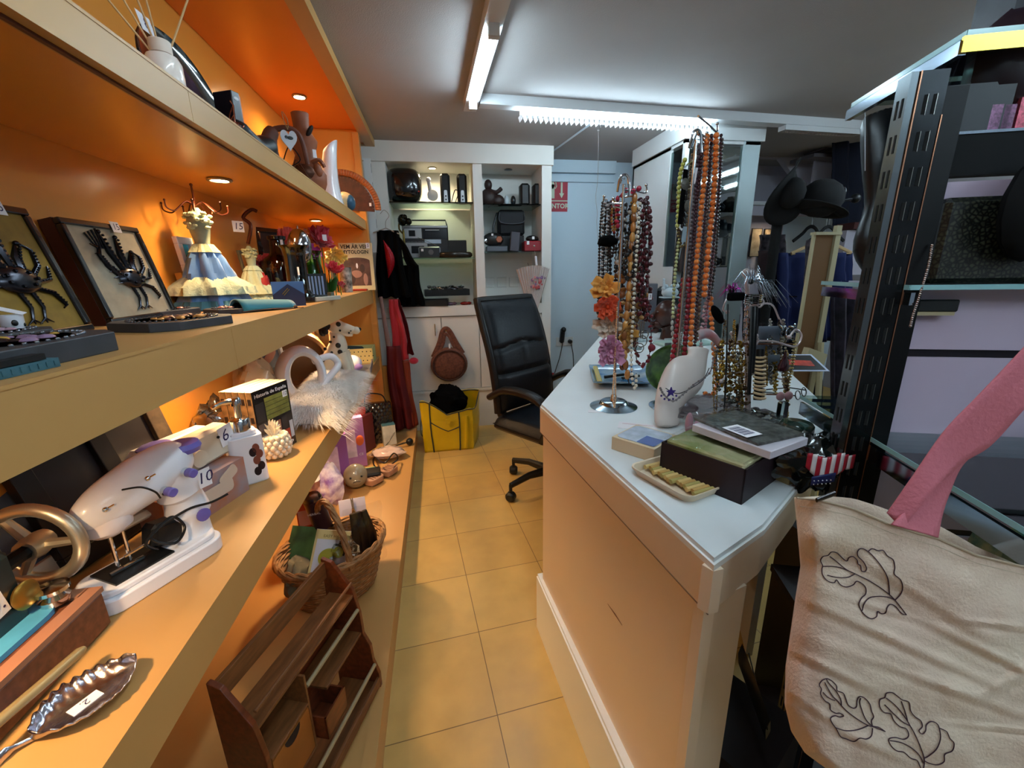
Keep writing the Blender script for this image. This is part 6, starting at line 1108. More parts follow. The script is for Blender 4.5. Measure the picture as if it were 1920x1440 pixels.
neck('mottled gold-brown chain string right of the black rope', [(1184, 380), (1180, 430), (1174, 480), (1172, 505), (1178, 515), (1182, 490), (1184, 430), (1186, 380)], K_+.0, .0034, ['9c7030', '3c2c18', 'b08a3c'])
o = neck('wooden amber barrel bead necklace hanging long in the centre of the shorter stand', [(1190, 372), (1187, 430), (1183, 480), (1181, 520), (1176, 580), (1170, 640), (1174, 690), (1180, 720)], K_-.035, .0070, ['b87838', 'c89048', '8c5424'], sp=3.4, shape=(1, 1, 1.9))
neck('pearl string hanging long at the front of the shorter stand', [(1200, 382), (1198, 400), (1196, 440), (1193, 480), (1190, 530), (1187, 590), (1184, 640), (1184, 690), (1187, 720), (1192, 728), (1193, 700)], K_-.05, .0042, ['d8ccb8'], sp=2.7)
neck('dense dark red cord necklace with thorn beads right side of the shorter stand', [(1208, 372), (1204, 430), (1202, 490), (1200, 540), (1206, 580), (1212, 540), (1216, 480), (1216, 420), (1213, 372)], K_, .0065, ['5c1420', '3c0c14'], jit=.7, seed=2)
neck('tangled oxblood bead strands hanging lower right of the shorter stand', [(1214, 380), (1218, 440), (1214, 500), (1218, 560), (1212, 600), (1206, 560), (1206, 500), (1208, 440)], K_+.03, .0062, ['4c1018', '6c1c28'], jit=.8, seed=6)
neck('spiky dark red seed necklace looping lowest on the right of the shorter stand', [(1214, 560), (1219, 600), (1221, 640), (1216, 670), (1205, 685), (1195, 680), (1192, 650), (1195, 610)], K_-.01, .0045, ['5c1420', '7c1c28'], jit=.9, seed=8)
b = B(); [b.ball(D(x, y, K_-.02), r, u=12, v=8) for x, y, r in ((1222, 652, .011),)]; tag(b.make('rosette_bead', mat('rosette red', '7c1c2c', .5)), 'round dark red rosette bead on the spiky seed necklace', 'bead')
neck('chunky amber and brown stone necklace hanging low on the shorter stand', [(1168, 515), (1164, 560), (1166, 610), (1172, 650), (1180, 610), (1186, 560), (1180, 515)], K_+.0, .0085, ['a86c34', '8c5028', 'c49050'], jit=.5, seed=3)
neck('dusky rose and amber cluster necklace behind the pearls', [(1196, 520), (1198, 560), (1204, 600), (1210, 570), (1208, 530)], K_+.02, .0085, ['7c3034', 'a87840', '6c2028'], jit=.6, seed=5)
neck('long thin peach seed-bead strand reaching the base plate', [(1160, 525), (1157, 580), (1154, 650), (1151, 700), (1149, 740), (1152, 765), (1154, 740), (1154, 700)], K_-.05, .0026, ['d8a070', 'e0b488'], sp=2.1)
neck('black and white teardrop bead string low on the left of the shorter stand', [(1126, 560), (1123, 585), (1128, 600), (1136, 590), (1140, 565)], K_+.01, .0055, ['141216', 'b4b0ac', '141216'], jit=.4, seed=7)

neck('glossy black bead rope filling the left back of the shorter stand', [(1138, 382), (1133, 440), (1131, 500), (1130, 560), (1137, 585), (1143, 560), (1144, 500), (1144, 440), (1145, 382)], K_+.05, .0052, ['141216', '2a1c22'], seed=21)
neck('brown seed rope at the centre back of the shorter stand', [(1160, 380), (1157, 440), (1154, 510), (1156, 580), (1163, 600), (1168, 570), (1167, 500), (1168, 430), (1168, 380)], K_+.05, .0058, ['4c3020', '6c4830', '2c1c14'], jit=.4, seed=22)
neck('twisted bronze chain bundle behind the wooden amber beads', [(1188, 375), (1190, 440), (1190, 510), (1186, 580), (1188, 650), (1194, 600), (1196, 500), (1196, 420)], K_+.04, .0060, ['7c5c34', '4c3420', '8c7048'], jit=.6, seed=23)
neck('maroon seed rope behind the thorn beads on the shorter stand', [(1200, 372), (1198, 450), (1206, 520), (1210, 460), (1210, 372)], K_+.05, .0062, ['4c1420', '30101a'], jit=.5, seed=24)
neck('smoky amber cluster strand between the two flowers and the pearls', [(1160, 520), (1158, 580), (1160, 640), (1168, 690), (1176, 640), (1174, 560)], K_+.03, .0085, ['9c6030', 'b07c48', '7c4424'], jit=.6, seed=25)
neck('black leather knot cord beside the wooden amber beads', [(1178, 470), (1172, 500), (1176, 520), (1186, 515), (1190, 490), (1188, 460)], K_-.045, .0065, ['121012', '1c181a'], jit=.4, seed=26)
b = B(); b.ball((0, 0, 0), .030, (1, .7, .55), u=14, v=8); b.v = [v*(1+.3*noise.noise(v*80)) for v in b.v]; o = b.make('black_cloth_flower', VEL); o.location = D(1140, 452, K_-.02); tag(o, 'soft black fabric flower clipped to the left strands', 'fabric flower')
def cflower(label, px, py, d, col, r, n, rings, ax=(0, -1, .2), sd=1):
    p = D(px, py, d); t = thing('fabric_flower', label, 'fabric flower', p); b = B(); petals(b, Vector((0, 0, 0)), r, n, rings, 0, Vector(ax).normalized(), .35, sd); b.make('petals', mat('petal '+col, col, .6, sheen=.4, var=.2, vs=30), t, solid=.0008); b = B(); b.ball((0, -.008, 0), r*.16, u=8, v=6); b.make('centre', mat('centre '+col, col, .7), t); return t
cflower('yellow and orange lily-like fabric flower on the shorter stand', 1135, 540, K_-.03, 'e8a040', .040, 5, 3, (-.5, -1, .2)); cflower('flame orange fabric flower below the yellow one', 1137, 575, K_-.03, 'e85828', .038, 6, 4, (-.3, -1, -.1), 2)
cflower('cream fabric flower above the pink peony', 1142, 612, K_-.0, 'd8c4b0', .042, 6, 3, (-.6, -1, .3), 3); cflower('large pale pink peony fabric flower, lowest on the stand', 1145, 658, K_-.03, 'd08cac', .046, 8, 5, (-.3, -1, .1), 4)
cflower('small golden fabric flower beside the cream one', 1175, 625, K_-.02, 'c8903c', .028, 5, 3, (0, -1, 0), 5)
t = thing('key_rings', 'silver rings and key shapes hanging at the right of the shorter stand', 'pendant', D(1203, 640, K_-.02)); 
for k, (x, z, r) in enumerate(((0, 0, .017), (-.006, -.02, .014), (.008, .02, .012))): b = B(); b.M = T3((x, 0, z)) @ RX(pi/2); b.tube([(r*cos(2*pi*j/20), r*sin(2*pi*j/20), 0) for j in range(20)], .0016, 6, True); b.make('ring', mat('aged silver', '9a9488', .25, .9), t)
b = B(); [b.tube([(x, 0, .06), (x-.003, 0, .01)], .0018, 5) for x in (-.008, -.002, .005)]; b.make('rods', mat('aged silver', '9a9488', .25, .9), t)
t = thing('price_card', 'small white card marked 3 on the right strands of the shorter stand', 'price card', D(1219, 556, K_-.03)); b = B(); b.cb((0, 0, 0), (.011, .001, .018)); b.text('3', .014, T3((0, -.001, 0)) @ RX(pi/2), 1); b.make('card', [PAPER, BLACK], t)
# taller stand
K2 = dq2-.03
OR = 'e0742c'
def off(pts, dx): return [(x+dx, y) for x, y in pts]
LA = [(1326, 256), (1322, 320), (1316, 380), (1311, 440), (1305, 500), (1299, 570), (1295, 640), (1292, 700)]
LB = [(1343, 254), (1341, 320), (1337, 380), (1331, 440), (1325, 500), (1320, 560)]
neck('left long strand of orange beads on the taller stand', LA, K2-.03, .0066, [OR, OR, 'e88438'], sp=2.0)
neck('right strand of large orange beads on the taller stand', LB, K2-.03, .0074, [OR], sp=2.0)
neck('orange bead strand curving out to the right below the taller stand', [(1333, 560), (1334, 600), (1337, 640), (1341, 690), (1344, 720), (1334, 742), (1318, 735)], K2+.0, .0062, [OR, 'e88438'], sp=2.0)
for k, (L_, dx, dd, lb) in enumerate(((LA, -9, -.02, 'shiny dark brown bead string left of the left orange strand'), (LA, 8, -.015, 'shiny dark brown bead string right of the left orange strand'), (LB, -9, -.0, 'dark copper bead string left of the right orange strand'), (LB, 9, -.02, 'dark copper bead string right of the right orange strand'))):
    neck(lb, off(L_, dx), K2+dd, .0042, ['3c2024', '4c2c30'], sp=2.1, met=0, rough=.15)
neck('matt plum bead string covering the pole of the taller stand', [(1313, 272), (1306, 340), (1300, 420), (1293, 500), (1288, 580), (1284, 640)], K2-.012, .0050, ['4c2c3c', '64404c'], sp=2.0, seed=31)
neck('smoky grey crystal string beside the plum one on the taller stand', [(1308, 280), (1301, 350), (1296, 430), (1291, 510), (1287, 560)], K2-.02, .0046, ['6c6064', '4c4448'], sp=2.1, seed=32)
neck('bronze and black bead string far right of the large orange strand', [(1354, 262), (1350, 340), (1346, 420), (1340, 500), (1332, 560)], K2+.01, .0042, ['4c3830', '1c1618'], sp=2.1, seed=33)
neck('bronze metal bead string between the two orange strands', [(1334, 262), (1330, 340), (1325, 420), (1318, 500), (1311, 580), (1306, 640)], K2-.005, .0044, ['5c3c30', '7c5c44'], sp=2.0, seed=34)
neck('rose seed string hanging to the right of the orange strands', [(1338, 470), (1332, 530), (1326, 580), (1322, 620)], K2+.01, .0040, ['8c4c5c', 'a86c74'], sp=2.0, seed=35)
neck('black disc necklace over the silver medallions', [(1300, 300), (1292, 340), (1286, 380), (1280, 420), (1290, 440), (1298, 400), (1302, 340)], K2+.02, .0068, ['1c181a', '2c2624'], shape=(1, .4, 1), seed=36)
neck('dusty mauve seed bead string left of the brown bead strings', [(1315, 270), (1308, 330), (1303, 400), (1298, 480), (1293, 560), (1288, 640)], K2+.0, .0032, ['8c6c74', '5c4448'], sp=2.0)
neck('second mauve crystal string close beside the first', [(1319, 275), (1311, 350), (1304, 430), (1299, 520), (1294, 600)], K2+.01, .0036, ['705058', '9c8088'], sp=2.2)
neck('rose quartz chip strand at the bottom middle of the taller stand', [(1299, 560), (1296, 600), (1298, 650), (1304, 690), (1312, 660), (1318, 600), (1326, 560)], K2+.0, .0048, ['c89c9c', 'b88890'], jit=.5)
neck('yellow-green bead string high at the left of the taller stand', [(1284, 300), (1277, 320), (1273, 350), (1272, 390), (1270, 425)], K2-.01, .0058, ['b8b858', 'a8ac50'], sp=2.0)
neck('pale green pearl string lower left of the taller stand', [(1272, 455), (1267, 500), (1264, 540), (1262, 580), (1262, 600)], K2-.0, .0046, ['b8bc84', 'c0c490'], sp=2.1)
neck('white teardrop bead string at the far left low on the taller stand', [(1263, 575), (1260, 610), (1262, 640), (1258, 680)], K2+.01, .0048, ['b8b8b0'], sp=2.8, shape=(.8, .8, 1.4))
neck('left strand of deep red beads low on the taller stand', [(1281, 525), (1276, 570), (1270, 610), (1264, 650), (1258, 690)], K2-.02, .0064, ['8c1420', 'a01c2c'], sp=1.95)
neck('right strand of deep red beads low on the taller stand', [(1291, 525), (1290, 570), (1287, 610), (1284, 650), (1281, 690)], K2-.02, .0066, ['7c101c', '941828'], sp=1.95)
neck('thin grey and brown string between the red strands', [(1285, 525), (1282, 590), (1276, 650), (1272, 700)], K2-.01, .0026, ['6c6458', '8c8070'])
neck('antique gold-brown chain string down the upper left of the taller stand', [(1298, 290), (1293, 340), (1290, 400), (1286, 460), (1284, 520)], K2+.0, .0036, ['6c5838', '4c3c28'], sp=2.0)
neck('second dark bronze string beside the gold-brown chain', [(1304, 285), (1298, 340), (1294, 420), (1290, 520)], K2+.01, .0040, ['3c2c28', '5c4034'], sp=2.1)
neck('open-link chain of gold rings below the yellow-green beads', [(1271, 430), (1274, 448), (1278, 462), (1288, 455), (1291, 430)], K2-.02, .0045, ['a89868'], sp=1.9, shape=(1.1, .4, .8), rough=.2, met=1)
t = thing('silver_medallions', 'two silver coin medallions on black cord near the top of the taller stand', 'pendant', D(1286, 360, K2-.02)); 
for x, y in ((1284, 345), (1290, 386)): q = D(x, y, K2-.025)-D(1286, 360, K2-.02); b = B(); b.M = T3(q) @ RX(pi/2); b.lathe([(0, 0), (.016, 0), (.016, .002), (0, .003)], 20, sx=.8); b.make('coin', mat('aged silver', '9a9488', .25, .9), t)
b = B(); b.tube([D(1286, 318, K2-.02)-D(1286, 360, K2-.02), D(1280, 370, K2-.02)-D(1286, 360, K2-.02), D(1275, 420, K2-.02)-D(1286, 360, K2-.02)], .008, 8, flat=.3); b.make('black_ribbon', VEL, t)
b = B(); b.grid(lambda u, v: D(1270+28*u-8*v, 425+75*v+10*sin(pi*u), K2+.0+.01*sin(u*9)), 12, 16); tag(b.make('mesh_scarf', mat('grey mesh', '4a4446', .6, .3), solid=.001), 'dark grey metal mesh scarf hanging below the gold ring chain', 'scarf')
b = B(); b.cb((0, 0, 0), (.010, .001, .045), (0, .1, 0)); o = b.make('white_tag', PAPER); o.location = D(1303, 330, K2-.03); tag(o, 'narrow white label hanging near the top of the taller stand', 'label')
b = B(); b.cb((0, 0, 0), (.014, .002, .16), (0, .06, 0)); o = b.make('clear_ruler_tag', mat('pale card strip', 'a8bcc8', .4)); o.location = D(1278, 478, K2+.0); tag(o, 'long pale strip label behind the mesh scarf', 'label')
# ---- neck bust ---------------------------------------------------------
bb_ = C_(1252, 803); db = dep(bb_); MP = db/FPX
t = thing('neck_bust', 'white leatherette neck bust wearing a purple star necklace', 'bust', bb_)
path = [(1252, 800, 26), (1250, 780, 25), (1252, 758, 27), (1262, 735, 34), (1278, 712, 41), (1290, 697, 40), (1300, 685, 30), (1306, 677, 22), (1308, 668, 20), (1309, 658, 21), (1309, 651, 25)]
b = B(); pts = [D(x, y, db-.0+.0004*(800-y)*.6)-bb_ for x, y, r in path]; pts[0].z = 0; b.tube(pts, [r*MP for _, _, r in path], 24, flat=.5, caps=True); b.make('bust', mat('white leatherette', 'e0d4cc', .35, coat=.2), t, sub=1)
for i, (pp_, c_, r_) in enumerate((([(1330, 690), (1318, 712), (1295, 728), (1270, 738), (1248, 728)], '30282c', .0012), ([(1338, 672), (1330, 700), (1300, 722), (1280, 740), (1262, 752), (1245, 740), (1238, 728)], '8c8484', .0020))):
    b = B(); P = crv([D(x, y, db-.035)-bb_ for x, y in pp_], 6); b.tube(P, r_, 5); [b.ball(q_, r_*1.8, u=6, v=4) for q_ in P[::2]] if i else None; b.make('chain', mat('chain '+c_, c_, .3, .7), t)
b = B(); c0 = D(1257, 735, db-.04)-bb_; b.M = T3(c0) @ RX(pi/2)
b.prism([((.014 if k % 2 == 0 else .006)*cos(pi*k/5+.3), (.014 if k % 2 == 0 else .006)*sin(pi*k/5+.3)) for k in range(10)], 0, .004); b.M = Matrix()
for q_ in ((1240, 742), (1246, 748), (1254, 750), (1262, 748), (1268, 742)): b.ball(D(*q_, db-.038)-bb_, .003, u=6, v=5)
b.make('star_pendant', mat('amethyst', '4c3c88', .2, .2), t)
# pink shell thing above bust
t = thing('pink_shell_clip', 'pink and grey ribbed shell-like ornament hanging over the neck bust', 'ornament', D(1326, 630, db+.02)); b = B(); b.grid(lambda u, v: (-.032+.075*v, -.012*sin(pi*u), .013*cos(pi*u*1.0)+.02*sin(pi*v)-.03*v), 12, 14); b.make('shell', mat('pink shell', 'c47c80', .3, col2='a8a0a4', vs=30, coat=.6), t, solid=.002)
# green bowl on edge
p = C_(1262, 748)+Vector((.05, .12, 0)); t = thing('green_bowl', 'green patterned ceramic bowl standing on its edge behind the neck bust', 'bowl', (p.x, p.y, CT+.085)); b = B(); b.M = RZ(-.3) @ RX(pi/2+.15); b.lathe([(0, 0), (.035, .0), (.065, .012), (.085, .035), (.088, .037), (.084, .037), (.06, .016), (0, .006)], 36); b.make('bowl', mat('green glaze', '6c9448', .2, col2='2c4820', vs=22, coat=.7), t)
# ---- jewellery rack ------------------------------------------------------
jb = C_(1405, 790); dj = dep(jb); t = thing('jewellery_rack', 'pale tiered jewellery rack crowded with chains and bracelets', 'jewellery stand', jb)
PWH = mat('pearly pink metal', 'c0b0b0', .3, .3, coat=.3)
J = lambda x, y, o=0: D(x, y, dj+o)-jb
b = B(); b.tube([J(1402, 800, .02), J(1402, 560, .02)], .008, 12); b.ball(J(1400, 512, .02), .013); b.tube([J(1402, 560, .02), J(1400, 515, .02)], .006, 8); b.make('post', PWH, t)
b = B(); b.M = T3((0, 0, .002)); b.cb((0, 0, .004), (.20, .12, .010), bev=.003); b.make('base', mat('smoky acrylic', '5c5458', .15, coat=.8), t)
for k, pp_ in enumerate(([(1402, 560), (1375, 552), (1362, 562), (1356, 580), (1364, 585)], [(1402, 562), (1420, 556), (1432, 566), (1424, 576), (1415, 570)], [(1402, 640), (1380, 655), (1374, 640), (1372, 625)], [(1402, 640), (1412, 650), (1422, 640), (1418, 630)], [(1402, 575), (1445, 570), (1462, 600), (1480, 622)], [(1402, 640), (1450, 640), (1490, 650), (1503, 630), (1492, 618), (1480, 632)], [(1402, 640), (1360, 642), (1340, 640), (1336, 652), (1344, 660)], [(1402, 700), (1370, 700), (1352, 715)], [(1402, 700), (1440, 705), (1470, 712)])):
    b = B(); P = [J(x, y, (-.03 if k % 2 else .03)*(i > 0)) for i, (x, y) in enumerate(pp_)]; b.tube(crv(P, 5), .0026, 6); b.ball(P[-1], .006); b.make('hook', PWH, t)
for q0, q1 in ((J(1340, 645), J(1500, 645)), (J(1395, 738), J(1465, 740))): b = B(); b.tube([q0, q1], .0025, 5); b.make('crossbar', mat('copper bar', '8c6450', .3, .8), t)
jr = random.Random(11); pal = [['b89040', '8c6c2c'], ['a8a49c', '707070'], ['9c7c30', 'c8b078'], ['4c3828', '8c7048'], ['c0b8a8', '8c8478'], ['5c4434', 'a08858']]
adj = ['brass', 'steel', 'antique gold', 'bronze', 'silvery', 'dark copper']; plc = ['far left', 'left', 'left of centre', 'near the centre post', 'just right of the post', 'right of centre', 'right', 'far right']
k = 0
for x in list(range(1340, 1412, 6))+[1436, 1444, 1452, 1460, 1468, 1474]:
    y0 = jr.choice((600, 640, 650, 660)); L_ = jr.randint(70, 140); c = pal[k % 6]; w2 = jr.randint(4, 9); o_ = jr.uniform(-.05, .03)
    neck('%s chain in the dense curtain of chains on the rack, number-like drop ending at mid height' % adj[k % 6] if 0 else '%s %s chain hanging on the jewellery rack, %s' % (['fine', 'short', 'beaded', 'thick', 'looped', 'long'][(k*5) % 6], adj[k % 6], ['under the tinsel', 'left of the chrome loops', 'behind the bust shoulder', 'in front of the post', 'beside the black bands', 'next to the bracelet stack'][k % 6]+(' upper row', ' lower row', ' right side')[min(2, k//6)]), [(x, y0), (x-w2*.4, y0+L_*.5), (x+2, y0+L_), (x+w2*.6, y0+L_*.5), (x+w2*.3, y0)], dj+o_, .0026+.0008*(k % 3), c, sp=2.1, met=1, rough=.28, jit=.25, seed=k); k += 1
for q_, (x, y, c, r, lb) in enumerate(((1352, 700, 'c09838', .007, 'cluster of brass leaves low on the left of the rack'), (1375, 720, 'a88434', .008, 'golden flower brooch cluster under the middle hooks'), (1392, 745, '7c6850', .008, 'brown bead bunch at the foot of the rack post'), (1368, 755, '909488', .007, 'clear crystal bunch low in the rack'), (1385, 690, 'b89848', .007, 'gold charm bunch near the middle of the rack'))):
    p = D(x, y, dj-.02); b = B(); [b.ball((jr.uniform(-.02, .02), jr.uniform(-.015, .015), jr.uniform(-.025, .025)), r*jr.uniform(.4, 1), (1, .6, jr.uniform(.5, 1.5)), u=6, v=4, rot=(jr.uniform(0, 3), 0, 0)) for _ in range(26)]
    o = b.make('charm_cluster', mat('charm '+c, c, .25, .85)); o.location = p; tag(o, lb, 'charms', kind=None)
t = thing('chain_bracelet', 'heavy silver link bracelet hanging from the top right hook of the rack', 'bracelet', D(1400, 605, dj-.04)); 
for k in range(6): b = B(); b.M = T3(D(1400-k*.6, 578+k*11, dj-.04)-D(1400, 605, dj-.04)) @ RZ(1.57*(k % 2)) @ RX(pi/2); b.tube([(.006*cos(2*pi*j/14), .010*sin(2*pi*j/14), 0) for j in range(14)], .0018, 6, True); b.make('link', CHROME, t)
for x, y0, y1, lb, dd in ((1365, 570, 770, 'long black cord hanging down the left side of the rack', -.045), (1388, 590, 640, 'short black cord beside the link bracelet', -.02), (1418, 575, 700, 'broad black leather band hanging at the centre of the rack', -.03), (1411, 575, 740, 'narrow black leather band beside the broad one', -.035)):
    b = B(); b.tube(crv([D(x, y0, dj+dd), D(x-3, (y0+y1)/2, dj+dd-.01), D(x-7, y1, dj+dd)], 6), .0022 if x < 1400 else .006, 6, flat=.5); tag(b.make('black_cord_necklace', BLACK), lb, 'necklace')
t = thing('bracelet_stack', 'stack of cream and black striped ring bracelets on a black core', 'bracelet stack', D(1421, 745, dj-.03)); 
for k in range(11): b = B(); z = D(1424, 745-k*7.6, dj-.03)-D(1421, 745, dj-.03); b.M = T3(z) @ RY(jr.uniform(-.12, .12)); b.tube([(.013*cos(2*pi*j/16), .013*sin(2*pi*j/16), 0) for j in range(16)], .0034, 6, True); b.make('cream_ring', mat('cream bone', 'd0b48c', .4), t)
b = B(); b.tube([(0, 0, -.008), D(1426, 655, dj-.03)-D(1421, 745, dj-.03)], .010, 10); b.make('black_core', BLACK, t)
neck('gold snake chain hanging at the right edge of the rack', [(1490, 640), (1486, 680), (1478, 720), (1475, 750)], dj-.0, .0048, ['a89058', 'c0a870'], sp=1.4, met=1, shape=(1, 1, .5))
for x, y, w_, h, lb in ((1440, 640, .062, .085, 'clear zip bag with a pale card hung on the rack, upper one'), (1440, 690, .058, .075, 'clear zip bag with earrings hung lower on the rack')):
    t = thing('zip_bag', lb, 'zip bag', D(x, y, dj+.02), -YAW); b = B(); b.cb((0, 0, 0), (w_, .002, h)); b.make('pale_card', mat('pale blue card', 'a8b4c4', .5), t); b = B(); b.grid(lambda u, v: ((u-.5)*w_*1.15, -.006+.003*noise.noise((u*6, v*6, x)), (v-.5)*h*1.25), 10, 12); b.make('film', PLASTIC, t)
    b = B(); b.M = T3((0, -.008, 0)) @ RX(pi/2); b.tube([(.010*cos(2*pi*j/16), .010*sin(2*pi*j/16), 0) for j in range(16)], .0015, 5, True); b.make('hoop_earring', CHROME, t)
t = thing('silver_cluster', 'spiky silver bead cluster bracelet on the right hook of the rack', 'bracelet', D(1478, 622, dj)); b = B()
for k in range(18): b.ball((jr.uniform(-.018, .018), jr.uniform(-.015, .015), jr.uniform(-.015, .015)), .007, (1.6, .6, .8), u=7, v=5, rot=(0, jr.uniform(0, 3), jr.uniform(0, 3)))
b.make('beads', mat('dark chrome', '9098a0', .12, 1), t)
t = thing('wine_earring', 'wine red drop earring hanging at the right of the rack', 'earring', D(1470, 680, dj-.01)); b = B(); b.lathe([(0, -.03), (.016, -.022), (.018, -.01), (.008, .012), (.003, .03), (0, .034)], 16, sy=.5); b.make('drop', mat('wine glass', '3c1418', .15, coat=.8), t)
# tinsel hair clips
for lb, x, y, c, sp_, dirn, n_ in (('magenta tinsel hair clip above the black bow', 1372, 545, 'c020a8', .05, (-.6, 0, -.4), 60), ('silver tinsel hair clip sprouting from the top of the rack', 1408, 528, 'b8c4d0', .085, (.75, 0, -.2), 110)):
    t = thing('tinsel_clip', lb, 'hair clip', D(x, y, dj-.02)); b = B()
    for k in range(n_):
        a = jr.uniform(-1, 1); L_ = sp_*jr.uniform(.5, 1.2); dx = jr.uniform(-.9, 1.0) if n_ < 80 else jr.uniform(-.6, 1.3); e = Vector((dx*L_, jr.uniform(-.5, .5)*L_, (.45-abs(dx)*.75+jr.uniform(-.2, .2))*L_ - .3*L_)); b.tube([(0, 0, 0), e*.5+Vector((0, 0, L_*.35)), e], [.0006, .0006, .0002], 3)
    b.make('tinsel', mat('tinsel '+c, c, .15, .9), t); b = B(); b.ball((0, 0, 0), .008); b.make('clip', DARKM, t)
b = B(); b.cb((0, 0, 0), (.045, .02, .022), bev=.004); o = b.make('black_bow', VEL); o.location = D(1380, 556, dj-.03); tag(o, 'black velvet bow knot under the magenta tinsel', 'bow')
b = B(); b.ball((0, 0, 0), .026, (1.2, .25, .5), rot=(0, .9, 0)); o = b.make('black_bow_wing', VEL); o.location = D(1345, 590, dj-.03); tag(o, 'drooping black velvet ribbon end left of the bow', 'bow')
t = thing('rhinestone_bangles', 'stack of rhinestone bangles beside the black bow', 'bangle', D(1413, 562, dj-.02))
for k in range(5): b = B(); b.tube([(.024*cos(2*pi*j/24), .018*sin(2*pi*j/24), -.008+k*.005) for j in range(24)], .0022, 5, True); b.make('bangle', mat('rhinestone', 'b0b0b0', .1, 1, var=.5, vs=300), t)
# perfume bottle & odds at rack base
p = C_(1462, 800); t = thing('glass_bottle', 'small clear glass bottle with two pink round stoppers at the rack foot', 'bottle', p); b = B(); b.cb((0, 0, .035), (.022, .022, .07), bev=.004); b.make('bottle', glassmat('bottle glass', 'd8e4e4', .9), t); b = B(); b.ball((-.012, 0, .085), .012, (1, .6, 1)); b.ball((.012, 0, .085), .012, (1, .6, 1)); b.make('stopper', mat('pink stopper', 'a87c80', .4), t)
crumple('clear_wrap', 'crumpled clear wrap with brown trinkets at the foot of the rack', C_(1405, 800), (.16, .10, .035), PLASTIC, 31, 'wrapping', amp=.7)
heap('trinket_heap', 'jumble of brown and clear trinkets under the jewellery rack', 'trinkets', C_(1385, 785), (.09, .05, .015), 60, .011, [mat('brown trinket', '5c4034', .3), mat('clear trinket', 'b0b0a8', .15, .3), mat('dark trinket', '2c2424', .4)], 13)
crumple('clear_bag_heap', 'clear plastic bag with grey and pink pieces behind the dark box', C_(1315, 800)+Vector((.02, .04, 0)), (.20, .10, .06), mat('pinkish clear film', '6c5c60', .2, alpha=.5, coat=1), 33, amp=.6)
b = B(); b.ball((0, 0, .03), .02, (.5, .5, 1.5)); b.ball((.035, 0, .025), .018, (1.3, .5, .8)); b.ball((.06, 0, .03), .015); o = b.make('pink_figurine', mat('dusty pink', 'a87c88', .5)); o.location = C_(1290, 815); tag(o, 'dusty pink figurine pieces beside the neck bust base', 'figurine')
# glasses
t = thing('eyeglasses', 'dark-rimmed eyeglasses folded on the counter right of the rack', 'eyeglasses', C_(1500, 748), .5)
for s_ in (-1, 1): b = B(); b.M = T3((s_*.026, 0, .018)) @ RX(pi/2-.3); b.tube([(.020*cos(2*pi*j/20), .014*sin(2*pi*j/20), 0) for j in range(20)], .0016, 5, True); b.make('rim', BLACK, t)
for s_ in (-1, 1): b = B(); b.tube([(s_*.047, 0, .02), (s_*.05, .05, .018), (s_*.02, .11, .004)], .002, 5); b.make('temple', BLACK, t)
# red printed picture
a = C_(1500, 700); t = thing('poster_card', 'white-bordered card with a black and orange-red print leaning right of the rack', 'card', (a.x+.06, a.y+.02, CT), -.25, rot=(rad(-72), 0, -.25)); b = B(); b.cb((0, 0, .07), (.16, .002, .14)); b.make('card', mat('white blue card', 'b8c4dc', .5), t); b = B(); b.cb((0, -.0015, .07), (.14, .001, .12)); b.make('black_print', BLACK, t); b = B(); b.cb((-.01, -.0022, .065), (.11, .001, .045), (0, .1, 0)); b.make('red_print', mat('orange red ink', 'c03820', .5, var=.4, vs=30), t)
# ---- back of the counter -------------------------------------------------
p = C_(1215, 618); t = thing('computer_tower', 'grey computer tower at the far end of the counter', 'computer', (1.60, 2.62, CT)); t.location = (at(1208, 600, y=2.62).x, 2.62, CT); b = B(); b.cb((0, 0, .16), (.11, .10, .32), bev=.004); b.make('case', mat('tower grey', '5c5c64', .5), t)
t = thing('black_monitor', 'black rounded bag or monitor shape behind the carved head', 'monitor', (at(1242, 600, y=2.66).x, 2.60, CT)); b = B(); b.cb((0, 0, .15), (.19, .06, .30), bev=.05); b.make('body', mat('monitor black', '0a0e12', .5), t)
hp_ = at(1243, 618, y=2.35); t = thing('carved_head', 'dark wooden carved head in profile at the back of the counter', 'carving', (hp_.x, 2.32, CT), rad(-10))
WDH = mat('dark carved wood', '44241c', .35, var=.3, vs=14, coat=.2); b = B()
b.tube([(.02, 0, 0), (.025, 0, .06), (.01, 0, .09)], [.05, .045, .05], 16); b.ball((.0, 0, .15), .075, (1, .8, 1.1), u=20, v=14); b.ball((-.045, 0, .09), .035, (1.1, .8, .8)); b.tube([(-.06, 0, .165), (-.095, 0, .135), (-.075, 0, .12)], [.012, .016, .014], 8); b.ball((-.082, 0, .098), .014, (1.1, 1.5, .7)); b.ball((-.078, 0, .078), .014, (1.1, 1.5, .7)); b.ball((-.06, 0, .055), .02); b.ball((-.062, -.02, .165), .016, (.8, 1, .5)); b.ball((.02, -.06, .13), .018, (.7, .4, 1.2)); b.make('head', WDH, t, sub=0)
t = thing('white_crown_figurine', 'small white ceramic carriage figurine standing on the carved head', 'figurine', (hp_.x+.01, 2.32, CT+.245)); b = B(); b.ball((0, 0, .03), .05, (1.1, .7, .6)); b.cb((0, 0, .003), (.11, .06, .008), bev=.003); [b.ball((-.045+k*.018, 0, .055+.012*(k % 2)), .011) for k in range(6)]; b.tube([(-.04, 0, .04), (-.045, 0, .10)], [.012, .006], 8); b.ball((-.045, 0, .105), .008); b.make('figurine', mat('white bisque', 'b8c8d0', .4), t)
